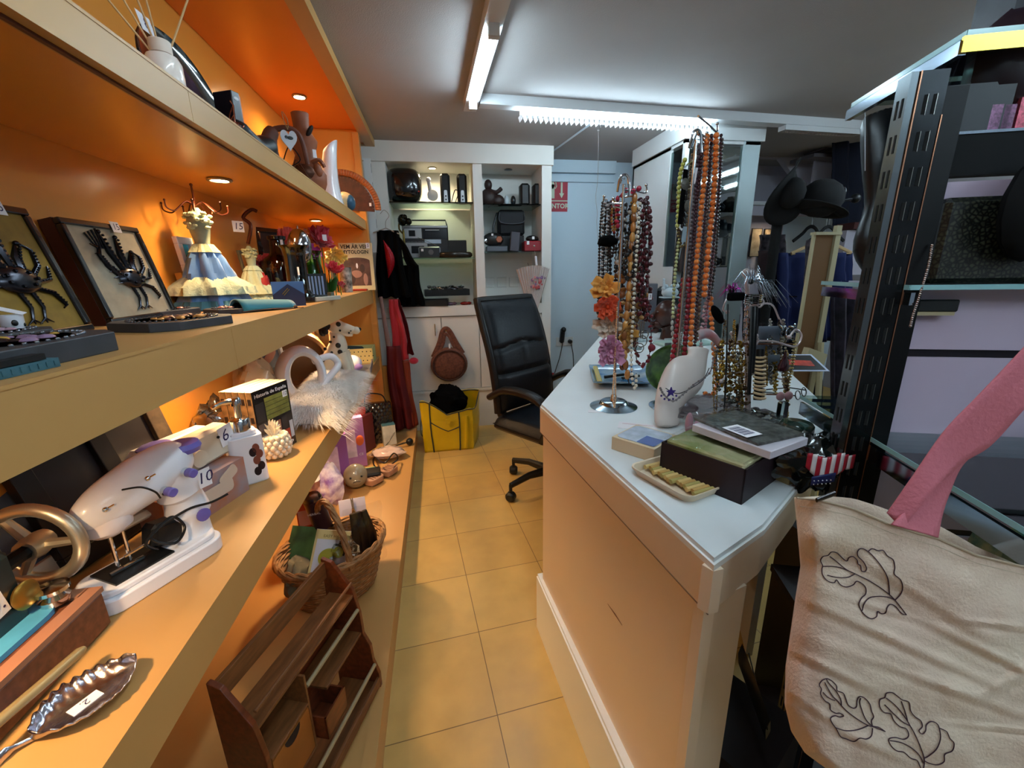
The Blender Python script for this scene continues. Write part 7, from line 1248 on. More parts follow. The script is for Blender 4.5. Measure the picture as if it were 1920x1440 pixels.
b = B(); b.cb((0, 0, .008), (.30, .14, .015), bev=.004); o = b.make('glass_tray', mat('pale mint slab', 'a8c4bc', .3)); o.location = (hp_.x-.02, 2.28, CT-.0); o.location = (hp_.x, 2.12, CT); tag(o, 'pale mint slab in front of the carved head', 'tray')
for x, y, c, w_, lb in ((1205, 640, 'b0c0c4', .09, 'small pale blister pack left of the dark cube on the counter'), (1262, 640, 'a8b8bc', .09, 'small pale blister pack behind the dark cube'), (1188, 655, '8c9c9c', .07, 'grey green trinket pack behind the shorter stand')): p = C_(x, y); b = B(); b.cb((0, 0, .008), (w_, .05, .015), bev=.002); o = b.make('blister_pack', mat('pack '+c, c, .3, var=.3, vs=40)); o.location = p; tag(o, lb, 'pack')
b = B(); b.cb((0, 0, .016), (.055, .04, .032), bev=.002); b.cb((.01, -.0205, .018), (.02, .001, .016), mi=1); o = b.make('dark_cube_box', [mat('dark grey box', '2c3034', .4), PAPER]); o.location = C_(1258, 655); tag(o, 'small dark box with white label beside the green bowl', 'box')
# ---- right end: shiny black flag bag, green candle, tray ------------------
fb = at(1565, 848, d=.78)
t = thing('flag_bow_bag', 'shiny black gift bag with a stars and stripes bow at the counter corner', 'gift bag', (fb.x-.02, fb.y+.03, CT-.02), -.1)
crp = crumple('x', 'x', (0, 0, 0), (.13, .08, .10), mat('shiny black film', '0c100e', .18, coat=1), 41, u=30, v=20, amp=.55); crp.name = 'bag'; crp.parent = t
for k_ in ('label', 'category'): del crp[k_]
b = B()
for k in range(11): b.grid(lambda u, v, k=k: (-.045+(k+u)*.0085, -.045-.006*sin(pi*(k+u)/11), .10+.004*cos(k)-.050*v*(.55+.45*sin(pi*min(1, (k+u)/9)))), 2, 6, mi=k % 2)
b.make('flag_stripes', [mat('flag red', 'a81c30', .4), mat('flag white', 'dcd4d4', .4)], t, solid=.001)
b = B(); b.grid(lambda u, v: (-.035+.045*u, -.052, .060-.018*v+.006*u), 4, 4); b.make('flag_canton', mat('flag blue', '20285c', .4), t, solid=.001); b = B(); [b.ball((-.030+i*.008, -.053, .045+j*.007), .0012, u=5, v=4) for i in range(5) for j in range(2)]; b.make('stars', PAPER, t)
p = at(1497, 870, z=CT+.0); t = thing('green_jar', 'dark green glass jar candle behind the dark box', 'jar', (p.x+.03, p.y+.05, CT)); b = B(); b.lathe([(0, 0), (.032, 0), (.034, .01), (.034, .07), (.030, .075), (0, .076)], 24); b.make('jar', mat('dark green glass', '16342c', .12, coat=.8), t)
p = at(1490, 905, z=CT); t = thing('yellow_box', 'small pale yellow box standing beside the green jar', 'box', (p.x-.0, p.y+.015, CT-.0), .3); b = B(); b.cb((0, 0, .02), (.05, .03, .04)); b.make('box', mat('pale yellow card', 'a89c6c', .5), t)
# marks on the counter front
t = thing('scuff_mark', 'brown scuff line low on the pale counter front', 'scuff'); b = B()
def onfront(px, py):
    e = (Vector(L2)-Vector(N2)).normalized(); nn = Vector((-e.y, e.x)); r = ray(px, py); o2 = Vector((EYE.x, EYE.y)); tt = ((Vector(N2)-o2).dot(nn))/Vector((r.x, r.y)).dot(nn); return EYE+r*tt
b.tube([onfront(1140, 1132)+Vector((-.001, 0, 0)), onfront(1154, 1152)+Vector((-.001, 0, 0)), onfront(1167, 1172)+Vector((-.001, 0, 0))], [.0006, .0024, .0008], 6, flat=.4); b.make('mark', mat('scuff brown', '8c6448', .7), t)
# ---- display cabinet (vitrine) -------------------------------------------
VX, VY, VX2, VY2 = 1.63, 2.75, 2.10, 3.50
zl = 2.10
t = thing('display_cabinet', 'tall white glass-fronted display cabinet behind the taller necklace stand', 'display cabinet', (0, 0, 0))
gs0, gs1 = at(1257, 300, x=VX), at(1299, 268, x=VX); zb_ = at(1247, 500, x=VX).z; vxr = at(1388, 330, y=VY).x; vxr2 = at(1419, 330, y=VY).x
b = B(); b.bx(VX, VX+.02, gs0.y, VY2, 0, zl); b.bx(VX, VX+.02, VY, gs0.y, 0, zb_); b.bx(VX, vxr2, VY2-.02, VY2, 0, zl); b.bx(vxr2-.02, vxr2, VY, VY2, 0, .9); b.bx(VX, vxr2, VY, VY+.02, 0, .80); b.bx(VX, vxr2, VY, VY2, zl-.02, zl-.001); b.make('carcass', WHITE, t)
b = B(); b.bx(VX-.012, vxr2+.02, VY-.012, VY2, zl, CZ-.001); b.make('cornice', WHITE, t)
b = B(); b.bx(VX, VX+.03, VY, VY+.03, .8, zl); b.bx(VX-.003, VX+.001, gs0.y-.004, gs0.y+.04, zb_, zl-.06); b.make('corner_post', WHITE, t)
b = B(); b.bx(vxr, vxr2, VY, VY+.03, .8, zl); b.bx(vxr-.0, vxr+.012, VY-.003, VY, .8, zl); b.make('door_frame', mat('aqua white paint', 'b8ccd0', .45), t)
B().bx(VX+.005, VX+.009, VY+.03, gs0.y, zb_, zl-.04).make('side_glass', GLASS, t)
B().bx(VX+.03, vxr, VY+.008, VY+.012, .8, zl-.03).make('front_glass', GLASS, t)
b = B(); b.bx(VX+.02, VX+.10, VY2-.03, VY2-.021, .8, zl); b.bx(VX+.02, vxr2, VY2-.026, VY2-.021, .8, zl); b.make('dark_backing', mat('dark backing', '20242a', .5), t)
vz = []
for k, y in enumerate((350, 397, 444, 499)):
    z = at(1385, y, y=VY+.05).z; vz.append(z); B().bx(VX+.02, vxr2-.03, VY+.04, VY2-.04, z-.006, z).make('glass_shelf', TGLASS, t)
vi = [('black_hat', 'flat black hat on the top shelf of the display cabinet', 1362, 0, (.09, .08, .05), '08090c'), ('camera_case', 'rounded black camera on the second cabinet shelf', 1372, 1, (.07, .06, .055), '0a0c10'), ('folded_beret', 'dark navy cap on the second cabinet shelf', 1345, 1, (.06, .06, .04), '101828'), ('navy_bag', 'dark navy bag on the third cabinet shelf', 1358, 2, (.07, .05, .06), '101c2c'), ('black_binoculars', 'black binoculars on the lowest visible cabinet shelf', 1350, 3, (.06, .05, .035), '0a0a0c')]
for nm, lb, px_, k, sz, c in vi:
    b = B(); b.ball((0, 0, sz[2]), 1, (sz[0], sz[1], sz[2]), u=18, v=12); 
    if 'hat' in nm or 'beret' in nm: b.lathe([(0, 0), (sz[0]*1.4, .0), (sz[0]*1.4, .006), (0, .008)], 24, sy=.8)
    else: b.ball((sz[0]*.6, -sz[1]*.5, sz[2]*1.1), sz[2]*.6); b.lathe([(0, sz[2]*1.6), (sz[2]*.6, sz[2]*1.6), (sz[2]*.5, sz[2]*2.1), (0, sz[2]*2.1)], 12)
    o = b.make(nm, mat('vit '+c, c, .35)); o.location = (at(px_, 400, y=VY+.16).x, VY+.18, vz[k]); tag(o, lb, nm.replace('_', ' '))
t2 = thing('framed_cards', 'narrow black frame with white oval pictures inside the display cabinet', 'picture', (at(1372, 440, y=VY+.3).x, VY+.32, vz[3]+.0)); b = B(); b.bx(-.06, .06, -.006, 0, 0, .30); b.make('board', mat('grey board', '8c8478', .6), t2); b = B(); b.bx(-.055, -.02, -.01, -.006, .01, .28); b.make('dark_strip', BLACK, t2)
for k in range(3): b = B(); b.M = T3((.022, -.008, .05+k*.09)) @ RX(pi/2); b.lathe([(0, 0), (.018, 0)], 16, sy=1.6, mi=0); b.make('oval_picture', mat('oval %d' % k, 'b0b0a8', .5, col2='303030', vs=50), t2)
# ---- partition behind, with niches ---------------------------------------
PY = 3.55
A_ = lambda px, py: at(px, py, y=PY)
x0, x1 = VX2+.02, A_(1531, 330).x
nl, nr = A_(1413, 340).x, A_(1500, 340).x; nt_, nb = A_(1440, 296).z, A_(1440, 381).z; lb_ = A_(1440, 404).z; rb = A_(1440, 575).z
b = B(); b.bx(x0, x1, PY, PY+.05, nt_, CZ); b.bx(x0, nl, PY, PY+.05, nb, nt_); b.bx(nr, x1, PY, PY+.05, nb, nt_); b.bx(x0, x1, PY, PY+.05, lb_, nb)
b.M = T3((0, PY+.05, 0)) @ RX(pi/2); b.prism([(A_(1464, 296).x, nt_+.001), (nr+.001, nt_+.001), (nr+.001, A_(1500, 345).z)], 0, .05); b.M = Matrix()
b.bx(x0, x1, PY+.30, PY+.31, 0, CZ); b.bx(x0, x1, PY, PY+.05, 0, rb)
struct(b, 'wall_niche', mat('lilac grey wall', 'b8b4c0', .75))
b = B(); b.bx(nl-.05, x1+.02, PY-.03, PY+.28, nb-.018, nb); struct(b, 'trim_3', WHITE); b = B(); b.bx(x0, x1, PY-.02, PY, A_(1440, 266).z, A_(1440, 258).z); struct(b, 'trim_4', WHITE)
b = B(); b.M = T3((A_(1436, 350).x, PY+.25, nb)) ; b.bx(-.02, .0, 0, .01, 0, .3); tag(b.make('pale_rod', mat('dim wall', 'a8a4a8', .8)), 'pale upright strip inside the slant-topped wall niche', 'strip')
b = B(); b.ball((0, 0, 0), .05, (1, .4, 1)); o = b.make('red_ball_ornament', mat('dull red', '6c2420', .5)); o.location = (A_(1440, 350).x+.02, PY+.27, nb+.08); tag(o, 'dull red round ornament in the slant-topped wall niche', 'ornament')
b = B(); b.cb((0, 0, .012), (.22, .14, .024)); o = b.make('paper_pile', PAPER); o.location = (A_(1440, 375).x, PY+.12, nb); tag(o, 'low pile of white papers on the niche ledge', 'papers')
for k, (px_, py_, w_, h_, lb, c, c2) in enumerate(((1417, 455, .11, .26, 'beige card picture in the lower wall recess beside the cabinet post', 'b8a88c', '8c7c64'), (1440, 470, .13, .40, 'framed print with black flower shapes in the lower wall recess', 'c0a888', '181414'))):
    p = at(px_, py_, y=PY+.22); t2 = thing('wall_print', lb, 'picture', (p.x, p.y, p.z-h_/2)); B().bx(-w_/2, w_/2, 0, .01, 0, h_).make('frame', DARKM, t2); b = B(); b.bx(-w_/2+.006, w_/2-.006, -.002, 0, .006, h_-.006); b.make('print', mat('print '+c, c, .6, col2=c2, vs=16), t2)
b = B(); b.ball((0, 0, 0), .012); b.tube([(0, 0, 0), (0, 0, .05)], .002, 4); o = b.make('crystal_drop', CHROME); o.location = at(1428, 456, y=PY+.1); tag(o, 'small bright crystal drop hanging in the lower wall recess', 'crystal')
spot(Vector((A_(1470, 405).x, PY+.12, lb_-.001)), 'spotlight under the white ledge of the wall niche', .7, (1, .75, .45))
# column capital and dark clothes upper right
p = at(1552, 283, y=3.3); t2 = thing('wall_bracket', 'grey stepped wall bracket shelf near the dark hanging clothes', 'bracket', (p.x, 3.3, p.z)); b = B(); b.cb((0, .05, .05), (.16, .2, .10)); b.cb((.04, .05, .0), (.18, .2, .05)); b.cb((-.02, .05, -.05), (.34, .24, .025)); b.make('steps', mat('grey stone paint', '78747c', .7), t2)
b = B(); b.bx(at(1528, 310, y=3.35).x, at(1580, 310, y=3.35).x, 3.35, 3.37, at(1560, 400, y=3.35).z, at(1560, 302, y=3.35).z); tag(b.make('wall_board', mat('lilac grey wall', 'b8b4c0', .75)), 'pale panel under the grey stepped bracket', 'panel')
DK = mat('navy garment', '0b1226', .85, var=.3, vs=6); DKB = mat('royal navy cloth', '0a1a4a', .8); PAT = mat('dark patterned cloth', '1c1a22', .8, col2='504850', vs=40); DKR = mat('maroon dark cloth', '1c0c14', .8)
def hang(name, label, px0, px1, py0, py1, Y, m_, folds=3, seed=1, cat='garment', kx=0):
    a, c, e, f_ = at(px0, py0, y=Y), at(px1, py0, y=Y), at(px0+kx, py1, y=Y), at(px1+kx, py1, y=Y)
    b = B(); b.grid(lambda u, v: (a*(1-u)+c*u)*(1-v)+(e*(1-u)+f_*u)*v+Vector((0, .03*sin(u*folds*6.28+seed)+.015*noise.noise((u*5, v*6, seed)), 0)), 28, 16); o = b.make(name, m_, solid=.006); return tag(o, label, cat)
hang('dark_curtain', 'very dark navy clothes hanging at the top right behind the leather piece', 1566, 1700, 262, 425, 3.1, DK, 5, 1)
t2 = thing('wooden_chest', 'reddish wooden box edge with a white stud below the dark navy clothes', 'box', at(1605, 425, y=3.0)); b = B(); b.cb((0, 0, 0), (.20, .15, .05)); b.make('box', mat('reddish wood dim', '4a2420', .5), t2); b = B(); b.cb((0, .02, -.20), (.24, .12, .34)); b.make('pale_body', mat('lilac grey wall', 'b8b4c0', .75), t2); b = B(); b.ball((-.02, -.08, -.05), .016); b.make('stud', PAPER, t2)
# hat stand with hats --------------------------------------------------------
HY = 2.35; h1 = at(1484, 362, y=HY); HB = mat('black felt', '08090b', .9)
t2 = thing('wide_black_hat', 'black cowboy-style hat with raised brim hanging on its side', 'hat', h1)
b = B(); b.grid(lambda u, v: (.16*(v)*cos(u*6.283)*(.75+.15*cos(2*u*6.283)), .05*v*v*sin(u*6.283*2)+.02, .185*v*sin(u*6.283)*(1-.1*cos(u*6.283))), 36, 8); b.make('brim', HB, t2, solid=.004); b = B(); b.ball((0, .0, 0), .075, (1, 1, 1.15)); b.make('crown', HB, t2); t2.rotation_euler = (.2, 0, .3)
h2 = at(1540, 372, y=HY); t2 = thing('round_black_hat', 'round-crowned black hat right of the cowboy-style hat', 'hat', h2); b = B(); b.ball((0, 0, 0), .115, (1.15, .9, .95)); b.make('crown', HB, t2); b = B(); b.grid(lambda u, v: ((.09+.09*v)*cos(u*6.283)-.02, (.08+.06*v)*sin(u*6.283), -.06-.05*cos(u*6.283)*v), 36, 5); b.make('brim', HB, t2, solid=.004); b = B(); b.M = T3((.125, -.02, .03)); b.ball((0, 0, 0), .02, (.4, 1, 1.6)); b.make('grey_trim', GREY3, t2)
t2 = thing('hat_stand', 'black clothes rack with an arm ending in a black knob', 'clothes rack', (h1.x+.02, HY+.1, 0)); b = B(); b.tube([(0, 0, 0), (0, 0, h1.z-.05)], .03, 10); b.make('pole', HB, t2)
k1, k2 = at(1548, 382, y=HY)-Vector(t2.location), at(1604, 372, y=HY)-Vector(t2.location); b = B(); b.tube([(0, 0, h1.z-.1), k1, k2], .008, 8); b.make('arm', DARKM, t2); b = B(); b.ball(k2, .028, u=8, v=5); b.make('knob', BLACK, t2)
# hangers
armz = h1.z-.1+k1.z*0+(k1.z-(h1.z-.1))*.9
def hanger(label, px_, py_, Y, half, m_, drop=.06, bar=True, rz=0, hl=.115):
    q_ = at(px_, py_, y=Y); t2 = thing('clothes_hanger', label, 'hanger', (q_.x, HY+.1, armz-hl), rz); b = B(); b.tube(crv([(-half, 0, -drop*1.6), (-half*.5, 0, -drop*.8), (-.03, 0, -.012), (0, 0, 0), (.03, 0, -.012), (half*.5, 0, -drop*.8), (half, 0, -drop*1.6)], 5), .011, 8, flat=.6); b.make('shoulder', m_, t2)
    b = B(); b.tube(crv([(0, 0, 0), (0, 0, hl-.03), (.016, 0, hl-.012), (.0, 0, hl+.008)], 5), .0022, 5); b.make('hook', CHROME, t2)
    if bar: b = B(); b.tube([(-half*.95, 0, -drop*1.65), (half*.95, 0, -drop*1.65)], .005, 6); b.make('trouser_bar', m_, t2)
    return t2
WH = mat('pale hanger wood', 'a88c64', .5); hanger('pale wooden hanger with crossbar in front of the navy garment', 1547, 436, 2.45, .225, WH, .055, True, hl=.19)
hanger('left black hanger under the arm of the clothes rack', 1565, 402, 2.3, .12, HB, .055, False); hanger('right black hanger below the black knob', 1600, 395, 2.3, .13, HB, .055, False)
hang('navy_garment', 'royal navy garment hanging from the pale wooden hanger', 1458, 1600, 474, 640, 2.44, DKB, 4, 3)
hang('patterned_scarf', 'narrow dark patterned scarf with pale motifs beside the brown board', 1508, 1530, 450, 600, 2.15, PAT, 1, 4, 'scarf', -8)
hang('plaid_coat', 'dark plaid coat sleeves left of the navy garment', 1425, 1470, 440, 560, 2.6, PAT, 2, 6)
hang('maroon_garment', 'dark maroon garment edge left of the plaid coat', 1428, 1445, 470, 560, 2.5, DKR, 1, 8)
hang('dark_clothes', 'row of very dark clothes on a rail behind the jewellery rack', 1395, 1545, 560, 780, 2.5, DK, 8, 9)
hang('dark_clothes', 'dark clothes with grey checks seen right of the brown board', 1560, 1700, 545, 900, 2.1, mat('dark check cloth', '14141e', .85, col2='302c3c', vs=18), 7, 12)
b = B(); b.tube([at(1400, 556, y=2.45), at(1640, 556, y=2.45)], .008, 6); tag(b.make('clothes_rail', CHROME), 'horizontal metal rail above the row of very dark clothes', 'rail')
# brown board with cream frame
bY = 1.95; TL, TR, BL_, BR_ = at(1529, 440, y=bY), at(1583, 426, y=bY-.02), at(1500, 760, y=bY), at(1556, 790, y=bY)
t2 = thing('framed_board', 'tall brown hardboard panel with cream wooden frame, seen from behind', 'board', (0, 0, 0)); CRW = mat('cream frame wood', 'a8a080', .5); HBD = mat('brown hardboard', '6a4a28', .7)
xl, xr_ = TL.x, TR.x; b = B(); b.bx(xl, xr_-.035, bY, bY+.01, .25, TL.z); b.make('hardboard', HBD, t2)
b = B(); b.bx(xr_-.03, xr_, bY-.01, bY+.012, .0, TR.z+.01); b.make('right_stile', CRW, t2); b = B(); b.bx(xl-.012, xl, bY-.004, bY+.01, 0, TL.z); b.make('left_stile', CRW, t2); b = B(); b.bx(xl-.012, xr_, bY-.015, bY+.02, TL.z-.002, TL.z+.012); b.make('top_rail', CRW, t2)
b = B(); zc = at(1528, 668, y=bY-.1).z; b.cb(((xl+xr_)/2-.06, bY-.10, zc), (.17, .03, .06), (0, .30, .25)); b.make('cross_strut', CRW, t2); b = B(); b.tube([(xr_-.02, bY-.02, .9), (xr_-.03, bY-.16, 0)], .016, 6); b.make('rear_leg', CRW, t2)
# ---- gondola shelving --------------------------------------------------
GA = rad(-20); ge = Vector((cos(GA), sin(GA), 0)); gg = Vector((-sin(GA), cos(GA), 0)); GO = Vector((.75, .62, 0))
MG = Matrix.Translation(GO) @ Matrix.Rotation(GA, 4, 'Z')
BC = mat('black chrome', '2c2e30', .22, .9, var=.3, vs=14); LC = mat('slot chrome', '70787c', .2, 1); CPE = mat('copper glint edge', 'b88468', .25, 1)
gt = thing('gondola_unit', 'black chrome slotted shop shelving unit on the right', 'shelving', GO, GA)
def slotted(x, y, w_, d_, z0, z1, m_, nm):
    b = B(); b.bx(x, x+w_, y, y+d_, z0, z1); b.make(nm, m_, gt)
z1g = 1.575
slotted(-.030, -.030, .012, .03, 0, z1g, LC, 'upright_flange'); slotted(-.018, -.031, .037, .03, 0, z1g, BC, 'upright'); slotted(.019, -.02, .036, .02, 0, z1g-.02, mat('black gap metal', '0c0c0e', .4, .5), 'rear_upright')
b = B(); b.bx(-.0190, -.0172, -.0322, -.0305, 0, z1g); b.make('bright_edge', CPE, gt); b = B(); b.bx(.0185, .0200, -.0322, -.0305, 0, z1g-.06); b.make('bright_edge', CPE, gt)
HOLE = mat('slot hole', '030303', .9); slot_hi = mat('slot rim highlight', '8c8c84', .25, 1)
b = B()
for k in range(30):
    z = 1.53-k*.0495
    for xx in (-.006, .006): b.bx(xx-.0022, xx+.0022, -.0316, -.0309, z-.013, z+.013, 0); b.bx(xx+.0022, xx+.003, -.0318, -.0309, z-.014, z+.014, 1)  # bright strip on one side paints the highlight of the slot rim
b.make('slot_pattern', [HOLE, slot_hi], gt); b = B()
for k in range(30):
    z = 1.53-k*.0495
    for yy in (-.021, -.010): b.bx(-.0306, -.0299, yy-.002, yy+.002, z-.013, z+.013, 0)
b.make('slot_pattern', [HOLE, slot_hi], gt)
def gl(px, py, z): p = at(px, py, z=z)-GO; return (p.dot(ge), p.dot(gg))
def gshelf2(z, e0, e1, g0, g1, label, th=.008): tag_part(B().bx(e0-.0012, e0-.0002, g0, g1, z-th, z).bx(e0, e1, g0-.001, g0-.0002, z-th, z).make('glass_edge', mat('cyan glass edge', '88b8bc', .15, spec=.8), gt), 'bright cyan ground glass edge'); return tag_part(B().bx(e0, e1, g0, g1, z-th, z).make('glass_shelf', TGLASS, gt), label)
def tag_part(o, l): o['label'] = l; return o
gshelf2(1.268, .02, 1.0, -.045, .225, 'middle glass shelf'); gshelf2(1.615, .02, 1.0, -.045, .225, 'top glass shelf'); gshelf2(1.0, .02, 1.1, -.33, .235, 'lower wide glass shelf')
b = B(); b.bx(.012, .022, -.048, .225, 1.584, 1.602); b.make('top_rail', mat('polished steel', 'a8b8c8', .12, 1), gt); b = B(); b.bx(.014, .10, -.052, -.047, 1.586, 1.606); b.make('brass_rail_end', mat('polished brass', 'd8b848', .2, 1), gt)
b = B(); b.bx(.02, .026, -.05, .22, 1.236, 1.256); b.bx(.02, .026, -.33, .23, .955, .985); b.make('shelf_bracket', mat('polished steel', 'a8b8c8', .12, 1), gt)
b = B(); b.bx(.024, .9, -.335, -.328, .972, .992); b.make('front_edge', mat('black edge', '0c0c0c', .3), gt)
PANM = mat('lavender slatwall', 'b8a6b8', .45)
b = B(); zz = [.45, .80, .974, 1.149, 1.433]
for a, c in zip(zz[:-1], zz[1:]): b.bx(.058, 1.2, .0, .012, a+.007, c-.007)
b.make('slatwall_panel', PANM, gt); b = B(); [b.bx(.058, 1.2, .004, .012, z-.007, z+.007) for z in (.80, .974, 1.149)]; b.make('slat_groove', mat('groove dark', '18121a', .4, .3), gt)
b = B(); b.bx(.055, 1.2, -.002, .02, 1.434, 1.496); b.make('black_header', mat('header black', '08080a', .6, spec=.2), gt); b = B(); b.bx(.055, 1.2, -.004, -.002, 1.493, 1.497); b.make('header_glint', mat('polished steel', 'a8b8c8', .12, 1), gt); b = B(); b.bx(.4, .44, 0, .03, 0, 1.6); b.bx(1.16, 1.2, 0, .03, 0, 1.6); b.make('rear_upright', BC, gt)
b = B(); b.bx(.02, 1.1, -.34, .24, .05, .10); b.bx(.02, 1.1, -.34, .24, .50, .52); b.make('base_deck', mat('base deck', '2a2224', .5), gt)
def gp(e, g, z): return GO+ge*e+gg*g+Vector((0, 0, z))
def gplane(px, py, g): r = ray(px, py); n_ = gg; o_ = GO+gg*g; tt = ((o_-EYE).dot(n_))/r.dot(n_); return EYE+r*tt
# things on the gondola
LTH = mat('glossy black leather', '06090c', .34, spec=.35, coat=.0, bump=.4, bs=14)
t2 = thing('leather_garment', 'glossy black leather boot-like piece hanging behind the slotted upright', 'leather piece', gp(.03, .30, 1.27)); loc = Vector(t2.location)
pts = [(1650, 205, 40), (1655, 260, 42), (1655, 330, 40), (1652, 390, 26), (1640, 430, 36), (1632, 470, 38), (1636, 500, 22), (1640, 528, 8)]
b = B(); dd_ = dep(loc)-.02; b.tube([D(x, y, dd_)-loc for x, y, r in pts], [r*.9*dd_/FPX for _, _, r in pts], 20, flat=.8); b.v = [v+Vector((0, 0, 1))*.006*noise.noise(v*30)+Vector((.004*noise.noise(v*40), 0, 0)) for v in b.v]; b.make('leather', LTH, t2, sub=1)
b = B(); b.tube([D(1622+2*k*0, 210+k*10, dd_-.02)-loc for k in range(12)], .0012, 4); b.make('stitching', mat('pale thread', '98a0a8', .6), t2)
t2 = thing('top_leather_bag', 'black leather bag with pale stitched edge on top of the shelving unit', 'bag', gp(.17, .08, 1.617)); loc = Vector(t2.location); b = B(); b.cb((.14, 0, .20), (.36, .14, .40), bev=.03); t2.rotation_euler = (0, 0, GA); b.make('body', mat('navy black leather', '0c1420', .4, bump=.5, bs=20), t2); b = B(); b.tube([(-.042, -.07, .02), (-.042, -.07, .38)], .0015, 4); b.make('stitching', mat('pale thread', '98a0a8', .6), t2)
b = B(); b.ball((0, 0, 0), .09, (1, .5, 1)); o = b.make('burgundy_bag', mat('dark burgundy leather', '1c0c14', .3)); o.location = gplane(1910, 130, .06); tag(o, 'dark burgundy leather bag at the right edge under the top shelf', 'bag')
b = B(); b.cb((0, 0, 0), (.10, .05, .07)); o = b.make('dark_navy_box', mat('dark navy box', '060c16', .4)); o.location = gplane(1800, 215, .04); o.rotation_euler = (0, 0, GA); tag(o, 'very dark navy box above the black header bar', 'box')
for px_, c, lb in ((1848, '7c5070', 'purple glitter packet above the black header bar'), (1872, '683c5c', 'mauve glitter packet between the purple and rose ones'), (1898, 'b84c60', 'rose pink packet above the black header bar')): p = gplane(px_, 235, .03); b = B(); b.cb((0, 0, 0), (.015, .03, .045 if c[0] != 'b' else .065)); o = b.make('glitter_packet', mat('glit '+c, c, .3, .3, var=.5, vs=300)); o.location = (p.x, p.y, p.z+.002); o.rotation_euler = (0, 0, GA); tag(o, lb, 'packet')
t2 = thing('snakeskin_clutch', 'black and grey snakeskin clutch bag standing on the middle glass shelf', 'clutch bag', gp(.19, -.005, 1.269), GA); SNK = mat('snakeskin', '0e1010', .35)
nt = SNK.node_tree; vo = nt.nodes.new('ShaderNodeTexVoronoi'); vo.inputs['Scale'].default_value = 150; vo.feature = 'DISTANCE_TO_EDGE'; tc = nt.nodes.new('ShaderNodeTexCoord'); cr = nt.nodes.new('ShaderNodeValToRGB'); cr.color_ramp.elements[0].color = lin('080a0a'); cr.color_ramp.elements[1].color = lin('3c3e32'); cr.color_ramp.elements[0].position = .05; cr.color_ramp.elements[1].position = .35
nt.links.new(tc.outputs['Object'], vo.inputs[0]); nt.links.new(vo.outputs[0], cr.inputs[0]); nt.links.new(cr.outputs[0], nt.nodes['Principled BSDF'].inputs['Base Color'])
ck, ct_ = gplane(1750, 525, -.03), gplane(1790, 368, -.03); hh = ct_.z-1.269
b = B(); b.cb((0, 0, hh/2), (.26, .035, hh), bev=.008); b.make('body', SNK, t2); b = B(); b.cb((-.12, .012, hh/2), (.035, .045, hh*.97), bev=.006); b.make('black_gusset', BLACK, t2)
b = B(); b.ball((0, 0, 0), .06, (1, .4, 1.3)); o = b.make('black_round_bag', mat('matt black cloth', '060607', .8, spec=.2)); o.location = gplane(1942, 390, -.04); tag(o, 'black rounded object at the right photo edge before the snakeskin clutch', 'bag')
neck('fine pale metal chain hanging from the middle shelf edge', [(1747, 460), (1740, 500), (1722, 560), (1712, 590), (1706, 615)], dep(gp(.05, -.06, 1.2)), .0021, ['b09c94', '8c7c78'], sp=1.6, met=1, name='hanging_chain')
t2 = thing('label_holder', 'black label holder strip on the slatwall under the middle shelf', 'label holder', gplane(1755, 573, -.012), GA); b = B(); b.cb((0, 0, 0), (.06, .012, .020), bev=.002); b.make('holder', BLACK, t2); b = B(); b.cb((-.002, -.002, -.013), (.055, .008, .006)); b.make('cream_strip', mat('cream strip', 'a89878', .5), t2)
for k in range(6): p = gplane(1735+k*20, 548, .05); b = B(); b.cb((0, 0, 0), (.013, .02, .03)); o = b.make('small_packet', mat('pk%d' % k, ['584850', '6c5448', '4c5458', '6c6460', '3c3438', '5c5048'][k], .3)); o.location = (p.x, p.y, 1.243); o.rotation_euler = (0, 0, GA); tag(o, 'small dim packet in the row just under the middle glass shelf', 'packet', 'row of packets under the middle shelf')
t2 = thing('black_bowler_bag', 'black rounded handbag with a square handle on the lower glass shelf', 'handbag', gp(.33, -.15, 1.001), GA); b = B(); b.ball((0, 0, .045), .11, (1.15, .7, .42), u=24, v=14); b.make('body', mat('matt black leather', '060606', .55, spec=.3), t2); b = B(); b.tube([(-.05, 0, .08), (-.048, 0, .125), (.03, 0, .13), (.032, 0, .08)], .006, 6); b.make('handle', mat('dark brown leather', '2c1c1c', .4), t2)
for k, (e_, g_, z_, c, c2, nm, lb) in enumerate(((.26, -.20, .86, '8c8460', '3c5c50', 'knitted_cloth', 'rolled green and cream knitted cloth under the lower glass shelf'), (.30, -.22, .80, '5c2420', '1c1010', 'patterned_cloth', 'dark red patterned cloth below the knitted roll'), (.34, -.25, .79, '9c7c24', '1c1808', 'snake_tape', 'yellow and black speckled strap beside the tote bag'), (.42, -.24, .76, '4c2c20', '2c1810', 'brown_patent_bag', 'glossy brown patent bag at the right edge behind the tote'))):
    b = B(); b.tube([(-.16, 0, 0), (0, .01, .01), (.16, 0, 0)], [.04, .05, .045] if k != 2 else [.02, .022, .02], 16, flat=.7); o = b.make(nm, mat('clt '+c, c, .5 if k < 3 else .12, col2=c2, vs=60 if k != 3 else 5, coat=.8 if k == 3 else 0)); o.location = gp(e_, g_, z_); o.rotation_euler = (0, .15, GA-.1+.2*k); tag(o, lb, 'cloth' if k < 2 else ('strap' if k == 2 else 'bag'))
